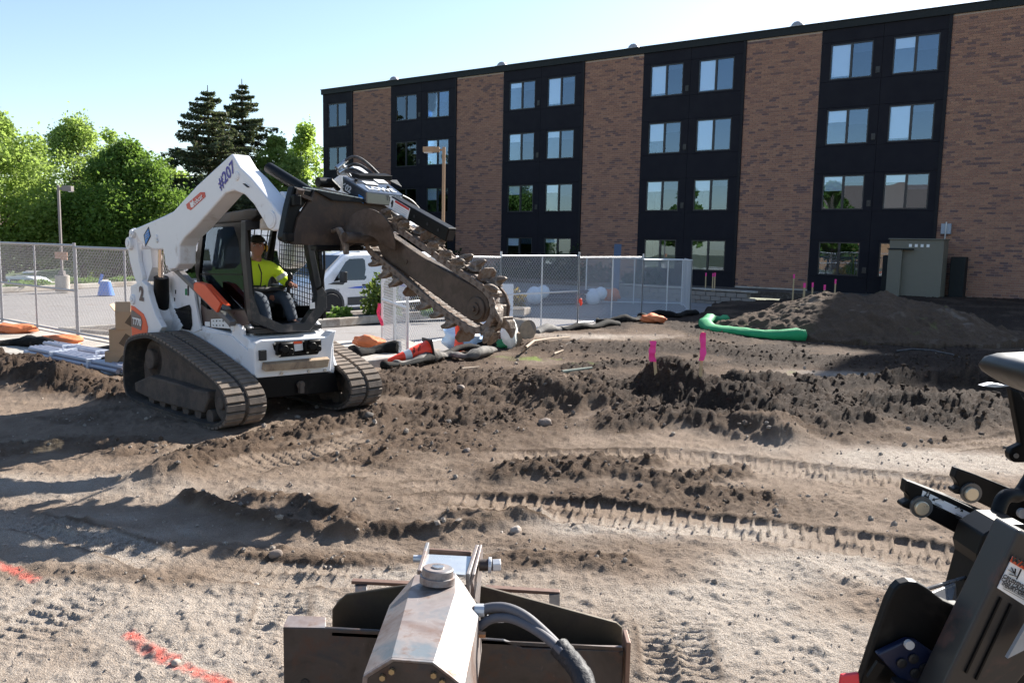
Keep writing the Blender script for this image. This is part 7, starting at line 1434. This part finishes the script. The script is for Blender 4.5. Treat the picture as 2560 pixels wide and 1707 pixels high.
for Y, pts in ((2.195, [(500, 700), (742, 802)]), (2.49, [(700, 640), (880, 706)])): a, b_ = Gp(*pts[0], Y+.04), Gp(*pts[1], Y+.04); q = MB(); q.bar(a+Vector((0, 0, .002)), b_+Vector((0, 0, .002)), .010, .003); q.build('slot', M['ink'], BM)
q = MB(); P = [Gp(*p) for p in ((960, 600, 2.2), (905, 690, 2.18), (880, 722, 2.17), (830, 716, 2.16), (800, 745, 2.15), (785, 800, 2.14), (760, 860, 2.13))]
for _ in range(2): P = [P[0]]+[x for u, w in zip(P[:-1], P[1:]) for x in (u*.75+w*.25, u*.25+w*.75)]+[P[-1]]
q.tube(P, .019, 14); q.build('bent_handle', SB, BM, smooth=60)
arm_([(700, 1035), (690, 985), (720, 900), (800, 850), (904, 850), (1000, 900), (1000, 1568), (560, 1568), (640, 1250)], 2.02, .12, 'tower')
arm_([(120, 1700), (165, 1568), (230, 1370), (292, 1195), (318, 1145), (345, 1118), (385, 1108), (420, 1112), (470, 1140), (540, 1195), (585, 1214), (620, 1214), (650, 1195), (700, 1080), (1000, 1200), (1000, 1700)], 1.88, .03, 'side_plate')
q = MB(); q.prism([Gp(455, 1150, 1.92), Gp(700, 1075, 2.10), Gp(705, 1060, 2.12), Gp(470, 1128, 1.94)], (0, .01, -.01)); q.prism([Gp(490, 1160, 1.92), Gp(598, 1118, 2.0), Gp(602, 1200, 2.0), Gp(580, 1215, 1.92)], (0, .012, 0)); q.build('cross_plate', pm('sun struck grey plate', (.20, .20, .21), .3, metal=.4), BM, bev=.003)  # sunlight on the black frame is put into this grey colour
q = MB(); q.prism([Gp(x, y, 1.74) for x, y in ((880, 872), (1000, 930), (1000, 1420), (880, 1568), (760, 1750), (460, 1750), (545, 1568))], (0, .09, 0)); q.build('boom', pm('worn black boom', (.022, .02, .02), .4, dirt=(.13, .055, .04), damt=.16, dscale=6, var=.3), BM, bev=.008, seg=3)
for o_ in (0, 1): a, b_ = Gp(800+o_*45, 1180+o_*30, 1.737), Gp(640+o_*45, 1520+o_*30, 1.737); q = MB(); q.bar(a, b_, .004, .006, up=(0, 1, 0)); q.build('weld_rib', SB, BM)
YL = 1.736; LBp = [(855, 995), (990, 1070), (990, 1270), (785, 1138)]; q = MB(); q.prism([Gp(x, y, YL) for x, y in LBp], (0, .003, 0)); LB = q.build('warning_label', M['decalw'], BM)
ux = (Gp(990, 1070, YL)-Gp(855, 995, YL)).normalized(); uz = Vector((-ux.z, 0, ux.x)); q = MB(); q.prism([Gp(x, y, YL-.003) for x, y in ((855, 995), (990, 1070), (978, 1098), (841, 1019))], (0, .002, 0)); q.build('warning_band', M['orange'], LB)
def L_(x, y): return Gp(x, y, YL-.004)
q = MB(); q.prism([L_(858, 1015), L_(880, 1028), L_(874, 1008)], (0, .001, 0)); q.build('hazard_triangle', M['ink'], LB)
text('WARNING', .022, L_(940, 1053), ux, uz, M['ink'], LB, bold=.0008)
for k, (s_, x, y) in enumerate((('CRUSHING HAZARD', 890, 1120), ('CAN CAUSE SERIOUS', 884, 1134), ('INJURY OR DEATH', 876, 1148))): text(s_, .0115, L_(x+12, y+12), ux, uz, M['ink'], LB, bold=.0004)
for k in range(4): a = L_(808+k*-1.5, 1120+k*9-12); q = MB(); q.bar(a+ux*.005, a+ux*.085, .0008, .0022, up=(0, 1, 0)); q.build('fine_print', M['trim'], LB)
for a, b_ in (((836, 1055), (860, 1072)), ((848, 1045), (862, 1075)), ((838, 1075), (872, 1085)), ((866, 1050), (862, 1078)), ((892, 1052), (870, 1098))): q = MB(); q.bar(L_(*a), L_(*b_), .001, .004, up=(0, 1, 0)); q.build('crushed_hand_symbol', M['ink'], LB)
q = MB(); q.bar(L_(835, 1068+22), L_(990, 1150+22), .001, .0016, up=(0, 1, 0)); q.build('rule', M['ink'], LB)
q = MB(); q.prism([Gp(x, y, 1.70) for x, y in ((830, 1456), (905, 1325), (1000, 1160), (1000, 1370))], (0, .01, 0)); q.build('grey_side_plate', pm('scratched grey plate', (.30, .31, .32), .45, var=.2, scale=40), BM)
q = MB(); q.prism([Gp(x, y, 1.855) for x, y in ((240, 1438), (380, 1372), (420, 1378), (620, 1520), (560, 1640), (480, 1700))], (0, .02, 0)); HG = q.build('blue_hinge_plate', pm('dark blue plate', (.004, .009, .035), .45, var=.2), BM, bev=.004)
for x, y in ((350, 1475), (403, 1455), (410, 1520), (452, 1498)): c = Gp(x, y, 1.852); q = MB(); q.lathe(c, (0, -1, 0), [(.012, 0), (.012, .004), (.007, .005)], 14); q.cyl(c, c+Vector((0, -.0055, 0)), .006, 10); q.build('hinge_hole', M['ink'], HG)
c = Gp(380, 1388, 1.85); q = MB(); q.cyl(c, c+Vector((0, -.010, 0)), .011, 16); q.build('hinge_bolt', M['galv'], BM, smooth=40)
q = MB(); q.tube([Gp(365, 1568, 1.83), Gp(340, 1640, 1.83)], .03, 14); q.build('pin_tube', M['ink'], BM, smooth=40)
q = MB(); q.box(Gp(232, 1510, 1.85), (.02, .01, .045), Matrix.Rotation(.5, 3, 'Y')); q.build('latch', SB, BM)
# padded top on its bracket
PX = [(1.0, .0), (.97, .6), (.80, .95), (.0, 1.0)]
pa, pb = Gp(700, 132, 2.62), Gp(1010, 175, 2.62); 
outline = [(690, 128), (694, 100), (712, 78), (745, 68), (800, 66), (904, 60), (1010, 54), (1010, 300), (904, 264), (860, 238), (800, 216), (740, 186), (704, 158)]
secs = []
for f, sc in ((0, .55), (.06, .85), (.16, 1.0), (.84, 1.0), (.94, .85), (1.0, .55)):
    c = Vector((sum(Gp(x, y, 2.84).x for x, y in outline)/len(outline), 0, sum(Gp(x, y, 2.84).z for x, y in outline)/len(outline))); secs.append([Vector((c.x+.02+(Gp(x, y, 2.84).x-c.x-.02)*(.93+.07*sc), 2.84-.30*f, c.z+(Gp(x, y, 2.84).z-c.z)*sc)) for x, y in outline])
q = MB(); q.loft(secs); q.build('padded_top', pm('dark grey vinyl pad', (.012, .013, .013), .42, var=.1), BM, bev=.012, seg=3, smooth=50)
q = MB(); q.prism([Gp(x, y, 2.58) for x, y in ((720, 226), (765, 214), (840, 226), (772, 232))], (0, .03, 0)); q.build('small_bracket', M['galv'], BM)
arm_([(846, 238), (885, 250), (915, 300), (960, 420), (960, 572), (862, 572), (842, 556), (838, 530), (850, 508), (892, 488), (862, 330)], 2.56, .03, 'pad_bracket'); c = Gp(868, 540, 2.555); q = MB(); q.cyl(c, c+Vector((0, -.003, 0)), .008, 12); q.build('bracket_hole', M['steel'], BM)
arm_([(960, 250), (1200, 300), (1200, 1700), (960, 1700)], 2.4, .03, 'rear_column')
q = MB(); q.prism([Gp(x, y, 1.87) for x, y in ((78, 1532), (160, 1522), (166, 1640), (60, 1660))], (0, .012, 0)); tag_ = q.build('red_corner', pm('red painted steel', (.72, .04, .06), .4), BM, bev=.004)
